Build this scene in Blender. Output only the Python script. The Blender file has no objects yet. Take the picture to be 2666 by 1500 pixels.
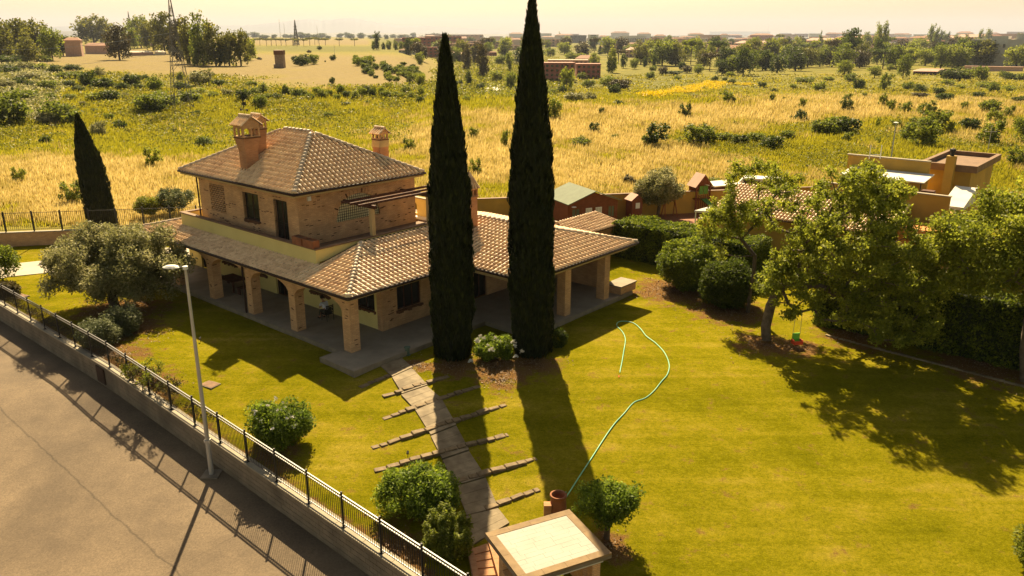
import bpy, bmesh, math, random
import numpy as np
from mathutils import Vector, Matrix
random.seed(7); RNG = np.random.default_rng(11)
R = math.radians
S = bpy.context.scene
COL = S.collection

# ------------------------------------------------------------------ camera, sky, sun, exposure
PITCH, ROLL, CAMH, FPX = R(17.65), R(0.1), 15.0, 2066.0
cam = bpy.data.cameras.new('camera'); co = bpy.data.objects.new('camera', cam); COL.objects.link(co)
cam.sensor_width = 36.0; cam.lens = 36.0 * FPX / 2666.0; cam.clip_end = 60000; cam.clip_start = .1
co.location = (0, 0, CAMH)
co.rotation_euler = (Matrix.Rotation(math.pi / 2 - PITCH, 3, 'X') @ Matrix.Rotation(ROLL, 3, 'Z')).to_euler()
S.camera = co
SUN_EL, SUN_AZ = R(43.0), R(-6.5)            # azimuth from +Y, negative = left
world = bpy.data.worlds.new('World'); S.world = world; world.use_nodes = True
wt = world.node_tree; wt.nodes.clear()
sky = wt.nodes.new('ShaderNodeTexSky'); sky.sky_type = 'NISHITA'; sky.sun_disc = False
sky.sun_elevation = SUN_EL; sky.sun_rotation = SUN_AZ
sky.air_density = 1.0; sky.dust_density = 2.0; sky.ozone_density = 1.0; sky.altitude = 60
tint = wt.nodes.new('ShaderNodeMix'); tint.data_type = 'RGBA'; tint.blend_type = 'MULTIPLY'
tint.inputs[0].default_value = 1.0; tint.inputs[7].default_value = (1.0, .82, .56, 1)
bg = wt.nodes.new('ShaderNodeBackground'); bg.inputs[1].default_value = .05
wo = wt.nodes.new('ShaderNodeOutputWorld')
wt.links.new(sky.outputs[0], tint.inputs[6]); wt.links.new(tint.outputs[2], bg.inputs[0]); wt.links.new(bg.outputs[0], wo.inputs[0])
sl = bpy.data.lights.new('sun', 'SUN'); sl.energy = 5.0; sl.angle = R(.53); sl.color = (1.0, .80, .48)
so = bpy.data.objects.new('sun', sl); COL.objects.link(so)
sdir = Vector((math.sin(SUN_AZ) * math.cos(SUN_EL), math.cos(SUN_AZ) * math.cos(SUN_EL), math.sin(SUN_EL)))
so.rotation_euler = sdir.to_track_quat('Z', 'Y').to_euler(); so.location = (0, 0, 60)
S.view_settings.view_transform = 'Standard'; S.view_settings.look = 'None'
S.view_settings.exposure = 1.6; S.view_settings.gamma = 1.0; S.view_settings.use_curve_mapping = False
S.cycles.max_bounces = 5; S.cycles.diffuse_bounces = 3; S.cycles.transmission_bounces = 4; S.cycles.transparent_max_bounces = 6
S.cycles.volume_bounces = 0; S.cycles.caustics_reflective = False; S.cycles.caustics_refractive = False
S.cycles.use_denoising = True

# ------------------------------------------------------------------ geometry of the place
PHI = .862; AX = np.array([-math.sin(PHI), math.cos(PHI)]); BX = np.array([math.cos(PHI), math.sin(PHI)])
O0 = np.array([-8.014, 36.811])
def AB(a, b):                                   # house axes -> world x, y
    p = O0 + a * AX + b * BX; return float(p[0]), float(p[1])
def toab(x, y):
    v = np.array([x, y]) - O0; return float(v @ AX), float(v @ BX)
def lawn_z(x, y):
    return -.6 - .08 * np.maximum(0, 36 - y)
def smooth(t): t = np.clip(t, 0, 1); return t * t * (3 - 2 * t)
def field_z(x, y):
    x = np.asarray(x, float); y = np.asarray(y, float)
    r = np.hypot(x, y); q = x / np.maximum(np.abs(y), 1.0) * np.sign(y + 1e-9)
    right = smooth((q + .15) / .07)
    dip = -10.0 * smooth((r - 215) / 130) * right
    left = (1 - right) * (-3.5 * np.exp(-((r - 190) / 55) ** 2) + 1.5 * smooth((r - 250) / 150))
    und = (np.sin(x * .045 + 1.3) * np.cos(y * .038) * .55 + np.sin(x * .11 + y * .07) * .22) * smooth((r - 75) / 50)
    z = -1.0 + dip + left + und * smooth((r - 70) / 40)
    b = (x - O0[0]) * BX[0] + (y - O0[1]) * BX[1]
    g = lawn_z(x, y) - np.where(b < -7.5, 1.6, .45)
    near = smooth((r - 68) / 12)
    return np.where(r < 80, np.minimum(g, -1.0) * (1 - near) + z * near, z)
def unray(px, py):
    X, Y = px - 1333, py - 750; c, s = math.cos(ROLL), math.sin(ROLL)
    X, Y = c * X + s * Y, -s * X + c * Y
    return (X / FPX, math.cos(PITCH) - Y / FPX * math.sin(PITCH), -math.sin(PITCH) - Y / FPX * math.cos(PITCH))
def at(px, py, z=0.0):
    d = unray(px, py); t = (z - CAMH) / d[2]; return d[0] * t, d[1] * t
def ground(px, py, zf=field_z):
    z = -1.0
    for _ in range(40):
        x, y = at(px, py, z); z = .5 * z + .5 * float(zf(x, y))
    return x, y, z
def pix(x, y, z):
    z = z - CAMH; d = y * math.cos(PITCH) - z * math.sin(PITCH); u = y * math.sin(PITCH) + z * math.cos(PITCH)
    d = np.maximum(d, .01)
    return 1333 + FPX * x / d, 750 - FPX * u / d
def persize(x, y): return math.hypot(math.hypot(x, y), CAMH) / FPX    # metres per photo pixel

# ------------------------------------------------------------------ materials
def mat(name, c1, c2=None, rough=.8, scale=1.0, detail=3, bump=0, bscale=None, c3=None, s3=.1, spec=.3, metal=0, thr=(.35, .65)):
    m = bpy.data.materials.new(name); m.use_nodes = True; nt = m.node_tree; N = nt.nodes; L = nt.links
    p = N['Principled BSDF']; p.inputs['Roughness'].default_value = rough
    p.inputs['Specular IOR Level'].default_value = spec; p.inputs['Metallic'].default_value = metal
    g = N.new('ShaderNodeNewGeometry')
    c2 = c2 or tuple(v * .75 for v in c1)
    n = N.new('ShaderNodeTexNoise'); n.inputs['Scale'].default_value = scale; n.inputs['Detail'].default_value = detail
    L.new(g.outputs['Position'], n.inputs['Vector'])
    mr = N.new('ShaderNodeMapRange'); mr.inputs[1].default_value, mr.inputs[2].default_value = thr
    L.new(n.outputs[0], mr.inputs[0])
    mx = N.new('ShaderNodeMix'); mx.data_type = 'RGBA'; L.new(mr.outputs[0], mx.inputs[0])
    mx.inputs[6].default_value = (*c1, 1); mx.inputs[7].default_value = (*c2, 1); out = mx.outputs[2]
    if c3:
        n3 = N.new('ShaderNodeTexNoise'); n3.inputs['Scale'].default_value = s3; n3.inputs['Detail'].default_value = 4
        L.new(g.outputs['Position'], n3.inputs['Vector'])
        m3 = N.new('ShaderNodeMapRange'); m3.inputs[1].default_value, m3.inputs[2].default_value = .45, .65
        L.new(n3.outputs[0], m3.inputs[0])
        x3 = N.new('ShaderNodeMix'); x3.data_type = 'RGBA'; L.new(m3.outputs[0], x3.inputs[0]); L.new(out, x3.inputs[6])
        x3.inputs[7].default_value = (*c3, 1); out = x3.outputs[2]
    L.new(out, p.inputs['Base Color'])
    if bump:
        b = N.new('ShaderNodeBump'); b.inputs['Strength'].default_value = bump; b.inputs['Distance'].default_value = .03
        nb = N.new('ShaderNodeTexNoise'); nb.inputs['Scale'].default_value = bscale or scale * 6; nb.inputs['Detail'].default_value = 4
        L.new(g.outputs['Position'], nb.inputs['Vector']); L.new(nb.outputs[0], b.inputs['Height']); L.new(b.outputs[0], p.inputs['Normal'])
    return m
def leafmat(name, c1, c2, c3=None, trans=.45, rough=.6, K=.60):
    c1, c2, c3 = [None if c is None else tuple(v * K for v in c) for c in (c1, c2, c3)]
    m = bpy.data.materials.new(name); m.use_nodes = True; nt = m.node_tree; N = nt.nodes; L = nt.links; N.clear()
    at_ = N.new('ShaderNodeAttribute'); at_.attribute_name = 'rnd'
    cr = N.new('ShaderNodeValToRGB'); e = cr.color_ramp.elements
    e[0].color = (*c1, 1); e[1].color = (*c2, 1)
    if c3: k = e.new(.55); k.color = (*c3, 1)
    L.new(at_.outputs['Fac'], cr.inputs[0])
    d = N.new('ShaderNodeBsdfPrincipled'); d.inputs['Roughness'].default_value = rough; d.inputs['Specular IOR Level'].default_value = .25
    t = N.new('ShaderNodeBsdfTranslucent'); mx = N.new('ShaderNodeMixShader'); mx.inputs[0].default_value = trans
    o = N.new('ShaderNodeOutputMaterial'); L.new(cr.outputs[0], d.inputs['Base Color']); L.new(cr.outputs[0], t.inputs['Color'])
    L.new(d.outputs[0], mx.inputs[1]); L.new(t.outputs[0], mx.inputs[2]); L.new(mx.outputs[0], o.inputs[0]); return m
def brickmat(name, cols, mortar, bw=.26, bh=.065, ms=.008, bump=.4):
    m = bpy.data.materials.new(name); m.use_nodes = True; nt = m.node_tree; N = nt.nodes; L = nt.links
    p = N['Principled BSDF']; p.inputs['Roughness'].default_value = .9; p.inputs['Specular IOR Level'].default_value = .2
    uv = N.new('ShaderNodeUVMap'); bt = N.new('ShaderNodeTexBrick'); bt.inputs['Scale'].default_value = 1
    bt.inputs['Brick Width'].default_value = bw; bt.inputs['Row Height'].default_value = bh; bt.inputs['Mortar Size'].default_value = ms
    bt.inputs['Color1'].default_value = (*cols[0], 1); bt.inputs['Color2'].default_value = (*cols[1], 1); bt.inputs['Mortar'].default_value = (*mortar, 1)
    L.new(uv.outputs[0], bt.inputs['Vector'])
    g = N.new('ShaderNodeNewGeometry'); n = N.new('ShaderNodeTexNoise'); n.inputs['Scale'].default_value = 1.3; n.inputs['Detail'].default_value = 5
    L.new(g.outputs['Position'], n.inputs['Vector'])
    mx = N.new('ShaderNodeMix'); mx.data_type = 'RGBA'; mx.blend_type = 'MULTIPLY'; mx.inputs[0].default_value = .6
    cr = N.new('ShaderNodeValToRGB'); cr.color_ramp.elements[0].position = .3; cr.color_ramp.elements[0].color = (.62, .6, .58, 1); cr.color_ramp.elements[1].position = .7; cr.color_ramp.elements[1].color = (1.1, 1.08, 1.05, 1)
    L.new(n.outputs[0], cr.inputs[0]); L.new(bt.outputs[0], mx.inputs[6]); L.new(cr.outputs[0], mx.inputs[7]); L.new(mx.outputs[2], p.inputs['Base Color'])
    b = N.new('ShaderNodeBump'); b.inputs['Strength'].default_value = bump; b.inputs['Distance'].default_value = .01; b.invert = True
    L.new(bt.outputs['Fac'], b.inputs['Height']); L.new(b.outputs[0], p.inputs['Normal']); return m
def tilemat(name, c1, c2, c3, sc=4.5):
    m = bpy.data.materials.new(name); m.use_nodes = True; nt = m.node_tree; N = nt.nodes; L = nt.links
    p = N['Principled BSDF']; p.inputs['Roughness'].default_value = .5; p.inputs['Specular IOR Level'].default_value = .5
    g = N.new('ShaderNodeNewGeometry'); v = N.new('ShaderNodeTexVoronoi'); v.inputs['Scale'].default_value = sc
    L.new(g.outputs['Position'], v.inputs['Vector']); sp = N.new('ShaderNodeSeparateColor'); L.new(v.outputs['Color'], sp.inputs[0])
    cr = N.new('ShaderNodeValToRGB'); e = cr.color_ramp.elements; e[0].color = (*c1, 1); e[1].color = (*c2, 1); k = e.new(.5); k.color = (*c3, 1)
    n = N.new('ShaderNodeTexNoise'); n.inputs['Scale'].default_value = .9; n.inputs['Detail'].default_value = 6; L.new(g.outputs['Position'], n.inputs['Vector'])
    ad = N.new('ShaderNodeMath'); ad.operation = 'MULTIPLY_ADD'; L.new(sp.outputs[0], ad.inputs[0]); ad.inputs[1].default_value = .6
    sb = N.new('ShaderNodeMath'); sb.operation = 'SUBTRACT'; sb.inputs[1].default_value = .3; L.new(n.outputs[0], sb.inputs[0]); L.new(sb.outputs[0], ad.inputs[2])
    L.new(ad.outputs[0], cr.inputs[0])
    n2 = N.new('ShaderNodeTexNoise'); n2.inputs['Scale'].default_value = 14; n2.inputs['Detail'].default_value = 5; L.new(g.outputs['Position'], n2.inputs['Vector'])
    r2 = N.new('ShaderNodeMapRange'); r2.inputs[1].default_value = .62; r2.inputs[2].default_value = .72; L.new(n2.outputs[0], r2.inputs[0])
    mx = N.new('ShaderNodeMix'); mx.data_type = 'RGBA'; L.new(r2.outputs[0], mx.inputs[0]); L.new(cr.outputs[0], mx.inputs[6]); mx.inputs[7].default_value = (c1[0] * .5, c1[1] * .5, c1[2] * .5, 1)
    L.new(mx.outputs[2], p.inputs['Base Color']); return m

M = {}
M['brick'] = brickmat('brick_tuff', ((.72, .44, .22), (.58, .33, .155)), (.44, .29, .17), ms=.010, bump=.8)
M['brick_red'] = brickmat('brick_red', ((.50, .25, .12), (.40, .19, .09)), (.40, .26, .16))
M['darkbrick'] = mat('brick_dark', (.10, .045, .022), (.17, .08, .038), scale=3)
M['yellowwall'] = mat('plaster_yellow', (.70, .58, .22), (.63, .52, .19), scale=.8, detail=6)
M['tile'] = tilemat('roof_terracotta', (.54, .31, .16), (.90, .66, .38), (.80, .54, .29))
M['tile_pan'] = tilemat('roof_terracotta_pan', (.055, .022, .012), (.12, .05, .026), (.08, .034, .018))
M['ridge'] = tilemat('ridge_terracotta', (.42, .28, .17), (.7, .56, .39), (.58, .43, .28), 3)
M['soffit'] = mat('soffit_plaster', (.5, .37, .18), (.42, .31, .15))
M['gutter'] = mat('gutter_brown_metal', (.032, .016, .011), (.045, .024, .016), rough=.6, spec=.25)
M['wood'] = mat('dark_timber', (.10, .04, .022), (.06, .025, .015), scale=4)
M['darkglass'] = mat('dark_glass', (.012, .013, .012), (.02, .02, .018), rough=.15, spec=.6)
M['black'] = mat('black_metal', (.014, .012, .011), (.02, .018, .016), rough=.6, spec=.35)
M['railsheen'] = mat('fence_rail_sheen', (.13, .12, .11), (.10, .09, .085), rough=.45, spec=.5)  # black rails coloured grey to carry the bright highlight along their tops
M['patio'] = mat('patio_stone', (.30, .245, .175), (.24, .195, .14), scale=1.5, detail=6, rough=.7)
M['patio_edge'] = mat('patio_edge_stone', (.27, .215, .145), (.2, .16, .11), scale=2)
M['path'] = mat('travertine_slab', (.26, .20, .12), (.185, .14, .082), scale=3, detail=8, bump=.4, bscale=18, c3=(.13, .095, .052), s3=1.2)
M['tuff'] = mat('tuff_edging_stone', (.20, .14, .072), (.12, .08, .04), scale=5, detail=6, bump=.6, bscale=20)
M['concrete'] = mat('wall_block', (.24, .19, .135), (.18, .145, .1), scale=2, detail=6, bump=.3, bscale=20, c3=(.13, .105, .075), s3=.6)
M['coping'] = mat('coping_stone', (.33, .28, .2), (.26, .22, .16), scale=2, detail=6)
M['copbrown'] = mat('coping_brown', (.21, .125, .07), (.15, .09, .05), scale=2, detail=5)
M['white'] = mat('white_paint', (.75, .74, .70), (.66, .65, .6), rough=.5)
M['pylonsteel'] = mat('pylon_steel', (.16, .15, .14), (.12, .11, .1), rough=.6)
M['greymetal'] = mat('galvanised_grey', (.46, .45, .43), (.36, .35, .33), rough=.4, spec=.6, metal=.3)
M['whitetile'] = mat('pale_roof_slab', (.255, .235, .20), (.22, .20, .165), scale=1.2, detail=5, rough=.6)
M['borderstone'] = mat('brown_border_stone', (.22, .145, .07), (.165, .105, .05), scale=3, detail=6, bump=.2)
M['terracotta'] = mat('terracotta', (.27, .105, .045), (.2, .075, .033), scale=4)
M['soil'] = mat('soil', (.13, .065, .03), (.2, .11, .05), scale=4, detail=8, bump=.8, bscale=14)
M['mulch'] = mat('bark_mulch', (.17, .075, .03), (.30, .17, .08), scale=9, detail=8, bump=1, bscale=25)
M['bark'] = mat('bark', (.16, .12, .085), (.09, .065, .045), scale=5, detail=6, bump=.6)
M['darkbark'] = mat('dark_bark', (.06, .045, .03), (.1, .075, .05), scale=5)
M['greenhose'] = mat('hose_green', (.16, .48, .28), (.28, .6, .38), rough=.4)
M['redplastic'] = mat('red_plastic', (.6, .06, .02), (.5, .05, .02), rough=.4)
M['limeplastic'] = mat('lime_plastic', (.18, .55, .05), (.16, .5, .05), rough=.4)
M['rope'] = mat('pale_rope', (.45, .45, .42), (.4, .4, .36))
M['shedwood'] = mat('red_cabin_boards', (.20, .06, .024), (.15, .045, .017), scale=3)
M['shedroof'] = mat('green_felt', (.12, .145, .085), (.10, .12, .07), scale=2, detail=6)
M['yellowhouse'] = mat('ochre_plaster', (.44, .27, .05), (.38, .23, .04), scale=.6, detail=6, c3=(.33, .21, .045), s3=.7)
M['orangewall'] = mat('orange_plaster', (.55, .22, .05), (.48, .18, .04), scale=1)
M['canvas'] = mat('white_canvas', (.6, .58, .54), (.55, .53, .5))
M['cream'] = mat('cream_render', (.6, .5, .36), (.52, .43, .3))
M['redrender'] = mat('red_render', (.34, .13, .09), (.28, .10, .07))
M['pinkrender'] = mat('pink_render', (.55, .34, .25), (.48, .29, .21))
M['greyrender'] = mat('grey_render', (.60, .55, .48), (.54, .49, .42), scale=.3)
M['whiterender'] = mat('white_render', (.6, .57, .52), (.52, .5, .45))
M['ochrestone'] = mat('ruin_stone', (.3, .22, .15), (.2, .14, .09), scale=1, detail=6)
M['skin'] = mat('skin', (.42, .22, .13), (.4, .2, .12)); M['hair'] = mat('dark_hair', (.02, .014, .01), (.03, .02, .015))
M['shirt'] = mat('pale_shirt', (.6, .62, .7), (.54, .56, .64)); M['trousers'] = mat('olive_trousers', (.075, .075, .045), (.055, .055, .035))
M['shoe'] = mat('black_shoe', (.015, .015, .015))

# ------------------------------------------------------------------ mesh helpers
class MB:
    def __init__(s): s.v = []; s.f = []; s.mi = []
    def poly(s, pts, m=0):
        k = len(s.v); s.v += [tuple(map(float, p)) for p in pts]; s.f.append(tuple(range(k, k + len(pts)))); s.mi.append(m)
    def raw(s, V, F, m=0):
        k = len(s.v); s.v += [tuple(map(float, p)) for p in V]
        for f in F: s.f.append(tuple(i + k for i in f)); s.mi.append(m)
    def box(s, x0, x1, y0, y1, z0, z1, m=0, rz=0, top=None):
        V = [(x0, y0, z0), (x1, y0, z0), (x1, y1, z0), (x0, y1, z0), (x0, y0, z1), (x1, y0, z1), (x1, y1, z1), (x0, y1, z1)]
        if rz:
            cx, cy = (x0 + x1) / 2, (y0 + y1) / 2; c, q = math.cos(rz), math.sin(rz)
            V = [(cx + (x - cx) * c - (y - cy) * q, cy + (x - cx) * q + (y - cy) * c, z) for x, y, z in V]
        s.raw(V, [(3, 2, 1, 0), (4, 5, 6, 7), (0, 1, 5, 4), (1, 2, 6, 5), (2, 3, 7, 6), (3, 0, 4, 7)], m); return s
    def prism(s, P, z0, z1, m=0):
        n = len(P); zf0 = z0 if callable(z0) else (lambda x, y: z0); zf1 = z1 if callable(z1) else (lambda x, y: z1)
        V = [(x, y, zf0(x, y)) for x, y in P] + [(x, y, zf1(x, y)) for x, y in P]
        ar = sum(P[i][0] * P[(i + 1) % n][1] - P[(i + 1) % n][0] * P[i][1] for i in range(n))
        F = [tuple(range(n - 1, -1, -1)), tuple(range(n, 2 * n))] + [(i, (i + 1) % n, n + (i + 1) % n, n + i) for i in range(n)]
        if ar < 0: F = [tuple(reversed(f)) for f in F]
        s.raw(V, F, m); return s
    def tube(s, p0, p1, r0, r1=None, n=6, m=0, caps=True):
        r1 = r0 if r1 is None else r1; p0, p1 = Vector(p0), Vector(p1); d = (p1 - p0)
        if d.length < 1e-6: return s
        d.normalize(); u = d.orthogonal().normalized(); w = d.cross(u); V = []
        for p, r in ((p0, r0), (p1, r1)):
            for i in range(n):
                t = 2 * math.pi * i / n; V.append(p + u * (r * math.cos(t)) + w * (r * math.sin(t)))
        F = [(i, (i + 1) % n, n + (i + 1) % n, n + i) for i in range(n)]
        if caps: F += [tuple(range(n - 1, -1, -1)), tuple(range(n, 2 * n))]
        s.raw(V, F, m); return s
    def lathe(s, prof, c=(0, 0, 0), n=12, m=0):
        V = []; F = []
        for r, z in prof:
            for i in range(n): t = 2 * math.pi * i / n; V.append((c[0] + r * math.cos(t), c[1] + r * math.sin(t), c[2] + z))
        for j in range(len(prof) - 1):
            for i in range(n): F.append((j * n + i, j * n + (i + 1) % n, (j + 1) * n + (i + 1) % n, (j + 1) * n + i))
        s.raw(V, F, m); return s
    def build(s, name, mats, parent=None, smooth=False, jitter=0):
        me = bpy.data.meshes.new(name)
        V = s.v
        if jitter:
            rr = random.Random(len(V)); d = {}
            def jj(p):
                k = tuple(round(c, 4) for c in p)
                if k not in d: d[k] = tuple(c + rr.uniform(-jitter, jitter) for c in p)
                return d[k]
            V = [jj(p) for p in V]
        me.from_pydata(V, [], s.f)
        for m_ in (mats if isinstance(mats, (list, tuple)) else [mats]): me.materials.append(M[m_] if isinstance(m_, str) else m_)
        if any(s.mi): me.polygons.foreach_set('material_index', s.mi)
        uvl = me.uv_layers.new(name='UVMap'); uv = np.zeros((len(me.loops), 2)); co_ = np.array(V) if V else np.zeros((0, 3)); me.update()
        nrm = np.zeros((len(me.polygons), 3)); me.polygons.foreach_get('normal', nrm.ravel())
        ls = np.zeros(len(me.polygons), int); lt = np.zeros(len(me.polygons), int); me.polygons.foreach_get('loop_start', ls); me.polygons.foreach_get('loop_total', lt)
        lv = np.zeros(len(me.loops), int); me.loops.foreach_get('vertex_index', lv)
        pn = np.repeat(nrm, lt, axis=0); P = co_[lv]
        hx = -pn[:, 1]; hy = pn[:, 0]; hl = np.hypot(hx, hy) + 1e-9
        uv[:, 0] = np.where(np.abs(pn[:, 2]) > .75, P[:, 0], (P[:, 0] * hx + P[:, 1] * hy) / hl)
        uv[:, 1] = np.where(np.abs(pn[:, 2]) > .75, P[:, 1], P[:, 2])
        uvl.data.foreach_set('uv', uv.ravel())
        if smooth: me.polygons.foreach_set('use_smooth', [True] * len(me.polygons))
        o = bpy.data.objects.new(name, me); COL.objects.link(o)
        if parent: o.parent = parent
        return o
def empty(name, label, cat, loc=(0, 0, 0), rz=0, group=None):
    o = bpy.data.objects.new(name, None); COL.objects.link(o); o.location = loc; o.rotation_euler = (0, 0, rz); o.empty_display_size = .2
    o['label'] = label; o['category'] = cat
    if group: o['group'] = group
    return o
def tag(o, label, cat, group=None):
    o['label'] = label; o['category'] = cat
    if group: o['group'] = group
    return o
def struct(o, kind='structure'): o['kind'] = kind; return o
def place(o, loc, rz=0): o.location = loc; o.rotation_euler = (0, 0, rz); return o
def dup(root, loc, rz=0, label=None, group=None, scale=None):
    r = root.copy(); COL.objects.link(r); r.location = loc; r.rotation_euler = (0, 0, rz)
    if label: r['label'] = label
    if group: r['group'] = group
    if scale: r.scale = scale
    for ch in list(root.children):
        c = ch.copy(); COL.objects.link(c); c.parent = r
        for g in ch.children:
            d = g.copy(); COL.objects.link(d); d.parent = c
    return r
def inst(name, me, parent, loc, rot=(0, 0, 0), scale=None):
    o = bpy.data.objects.new(name, me); COL.objects.link(o); o.parent = parent; o.location = loc; o.rotation_euler = rot
    if scale: o.scale = scale
    return o
HROT = PHI_ROT = math.atan2(BX[1], BX[0])        # local x = b, local y = a

def quads_mesh(name, Q, rnd, mat_, parent=None, keep=True):
    """Q (n,k,3) separate faces, rnd (n,) -> one mesh"""
    n, k = Q.shape[:2]; me = bpy.data.meshes.new(name)
    me.vertices.add(n * k); me.vertices.foreach_set('co', Q.reshape(-1).astype(np.float32))
    me.loops.add(n * k); me.loops.foreach_set('vertex_index', np.arange(n * k, dtype=np.int32))
    me.polygons.add(n); me.polygons.foreach_set('loop_start', np.arange(0, n * k, k, dtype=np.int32)); me.polygons.foreach_set('loop_total', np.full(n, k, dtype=np.int32))
    a = me.attributes.new('rnd', 'FLOAT', 'POINT'); a.data.foreach_set('value', np.repeat(rnd, k).astype(np.float32))
    me.update(calc_edges=True); me.materials.append(M[mat_] if isinstance(mat_, str) else mat_)
    o = bpy.data.objects.new(name, me); COL.objects.link(o)
    if parent: o.parent = parent
    return o
def leaves(centers, size, rng, aspect=.55, up=.0, rnd=None, jitter=.35):
    n = len(centers); d = rng.normal(size=(n, 3)); d[:, 2] = np.abs(d[:, 2]) * (1 + up) if up >= 0 else d[:, 2]
    d /= np.linalg.norm(d, axis=1, keepdims=True)
    t = rng.normal(size=(n, 3)); t -= (t * d).sum(1, keepdims=True) * d; t /= np.linalg.norm(t, axis=1, keepdims=True); w = np.cross(d, t)
    s = (size * rng.uniform(1 - jitter, 1 + jitter, n))[:, None]
    Q = np.stack([centers - t * s * .5, centers + w * s * aspect * .5, centers + t * s * .5, centers - w * s * aspect * .5], 1)
    if rnd is None: rnd = rng.uniform(0, 1, n)
    return Q, rnd
def cloud(clumps, n, rng, surf=.5):
    """points in ellipsoid clumps [(cx,cy,cz,rx,ry,rz)], biased outward; returns pts and a clump tone"""
    C = np.array(clumps, float); w = (C[:, 3] * C[:, 4] * C[:, 5]) ** .7; idx = rng.choice(len(C), n, p=w / w.sum())
    d = rng.normal(size=(n, 3)); d /= np.linalg.norm(d, axis=1, keepdims=True); r = np.where(rng.uniform(0, 1, n) < surf * .8, rng.uniform(.72, 1.12, n), np.minimum(np.abs(rng.normal(0, .66, n)) + .1, 1.18))
    P = C[idx, :3] + d * r[:, None] * C[idx, 3:6]
    tone = rng.uniform(-.18, .18, len(C))[idx]
    return P, np.clip(.5 + tone + rng.normal(0, .18, n), 0, 1)

M['leaf_green'] = leafmat('leaves_green', (.07, .10, .012), (.30, .32, .035), (.17, .2, .022), trans=.55, K=.95)
M['leaf_light'] = leafmat('leaves_light', (.10, .13, .013), (.47, .47, .05), (.25, .28, .026), trans=.55, K=.92)
M['leaf_fresh'] = leafmat('leaves_fresh', (.05, .09, .012), (.42, .50, .045), (.18, .25, .022), trans=.55, K=.9)
M['leaf_dark'] = leafmat('leaves_dark', (.035, .055, .009), (.15, .18, .022), (.08, .11, .013), trans=.5, K=.8)
M['leaf_olive'] = leafmat('leaves_olive', (.10, .11, .035), (.55, .50, .28), (.26, .25, .09), trans=.45, K=.95)
M['leaf_cypress'] = leafmat('leaves_cypress', (.006, .012, .003), (.06, .075, .014), (.018, .028, .006), trans=.2, K=0.75)
M['leaf_hedge'] = leafmat('leaves_hedge', (.05, .08, .010), (.34, .37, .03), (.15, .19, .018), trans=.5, K=.95)
M['leaf_rosemary'] = leafmat('leaves_rosemary', (.09, .11, .045), (.28, .29, .13), (.16, .18, .075), trans=.4, K=.8)
M['leaf_yellow'] = leafmat('leaves_yellow', (.12, .15, .02), (.42, .38, .05), (.24, .25, .03), K=.95)
M['leaf_euc'] = leafmat('leaves_eucalyptus', (.06, .07, .013), (.30, .28, .04), (.16, .16, .025), trans=.5, K=.95)
M['leaf_rust'] = leafmat('leaves_rust', (.06, .045, .015), (.17, .12, .035), (.10, .085, .025), trans=.3, K=.8)
M['leaf_scrub'] = leafmat('leaves_scrub', (.11, .125, .012), (.36, .34, .03), (.23, .23, .018), trans=.45, K=.8)
M['leaf_scrub_light'] = leafmat('leaves_scrub_light', (.20, .19, .014), (.50, .42, .04), (.33, .30, .02), trans=.45, K=.85)
M['petal_white'] = leafmat('petals_white', (.6, .58, .5), (.75, .72, .66), trans=.2, K=.9)
M['petal_gold'] = leafmat('broom_flowers', (.55, .42, .01), (.9, .68, .01), (.8, .58, .01), trans=.35, K=.9)
M['drygrass'] = leafmat('dry_grass', (.24, .20, .025), (.84, .67, .28), (.58, .45, .13), trans=.35, rough=.5, K=.88)
M['greengrass'] = leafmat('green_grass', (.22, .21, .012), (.56, .47, .04), (.38, .34, .02), trans=.5, K=.86)

def branches(root, clumps, rng, r_tip=.02, kr=.75, wob=.12, n=5, trunk=None, seg=1.0, mb=None):
    """grow a branch skeleton from root through trunk points to every clump centre"""
    nodes = [np.array(root, float)]; par = [-1]
    for t in (trunk or []): nodes.append(np.array(t, float)); par.append(len(nodes) - 2)
    top = len(nodes) - 1
    C = sorted([np.array(c[:3], float) for c in clumps], key=lambda c: np.linalg.norm(c - nodes[top]))
    first = max(1, top) if top else 0
    for c in C:
        A = np.array(nodes[first:]) if top else np.array(nodes)
        d = np.linalg.norm(A - c, axis=1) + np.linalg.norm(A - nodes[top], axis=1) * .35 + np.maximum(0, A[:, 2] - c[2]) * .8
        k = int(np.argmin(d)) + (first if top else 0); L_ = np.linalg.norm(nodes[k] - c); m = max(1, int(L_ / seg)); p = k; a = nodes[k]
        for i in range(1, m + 1):
            t = i / m; q = a + (c - a) * t; q[2] += math.sin(t * math.pi) * L_ * .08
            if i < m: q = q + rng.normal(0, wob * L_ / m, 3)
            nodes.append(q); par.append(p); p = len(nodes) - 1
    w = np.zeros(len(nodes)); ch = [0] * len(nodes)
    for i in range(len(nodes) - 1, 0, -1):
        if ch[i] == 0: w[i] = r_tip ** 2
        ch[par[i]] += 1; w[par[i]] += w[i]
    rad = np.sqrt(w) * kr * 1.6; mb = mb or MB()
    for i in range(1, len(nodes)):
        p = par[i]; q_ = nodes[i] - nodes[p]; l_ = max(1e-6, np.linalg.norm(q_)); mb.tube(nodes[p] - q_ / l_ * rad[i] * .3, nodes[i] + q_ / l_ * rad[i] * .35, min(rad[p], rad[i] * 1.35), rad[i], n, caps=False)
    return mb, nodes

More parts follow.
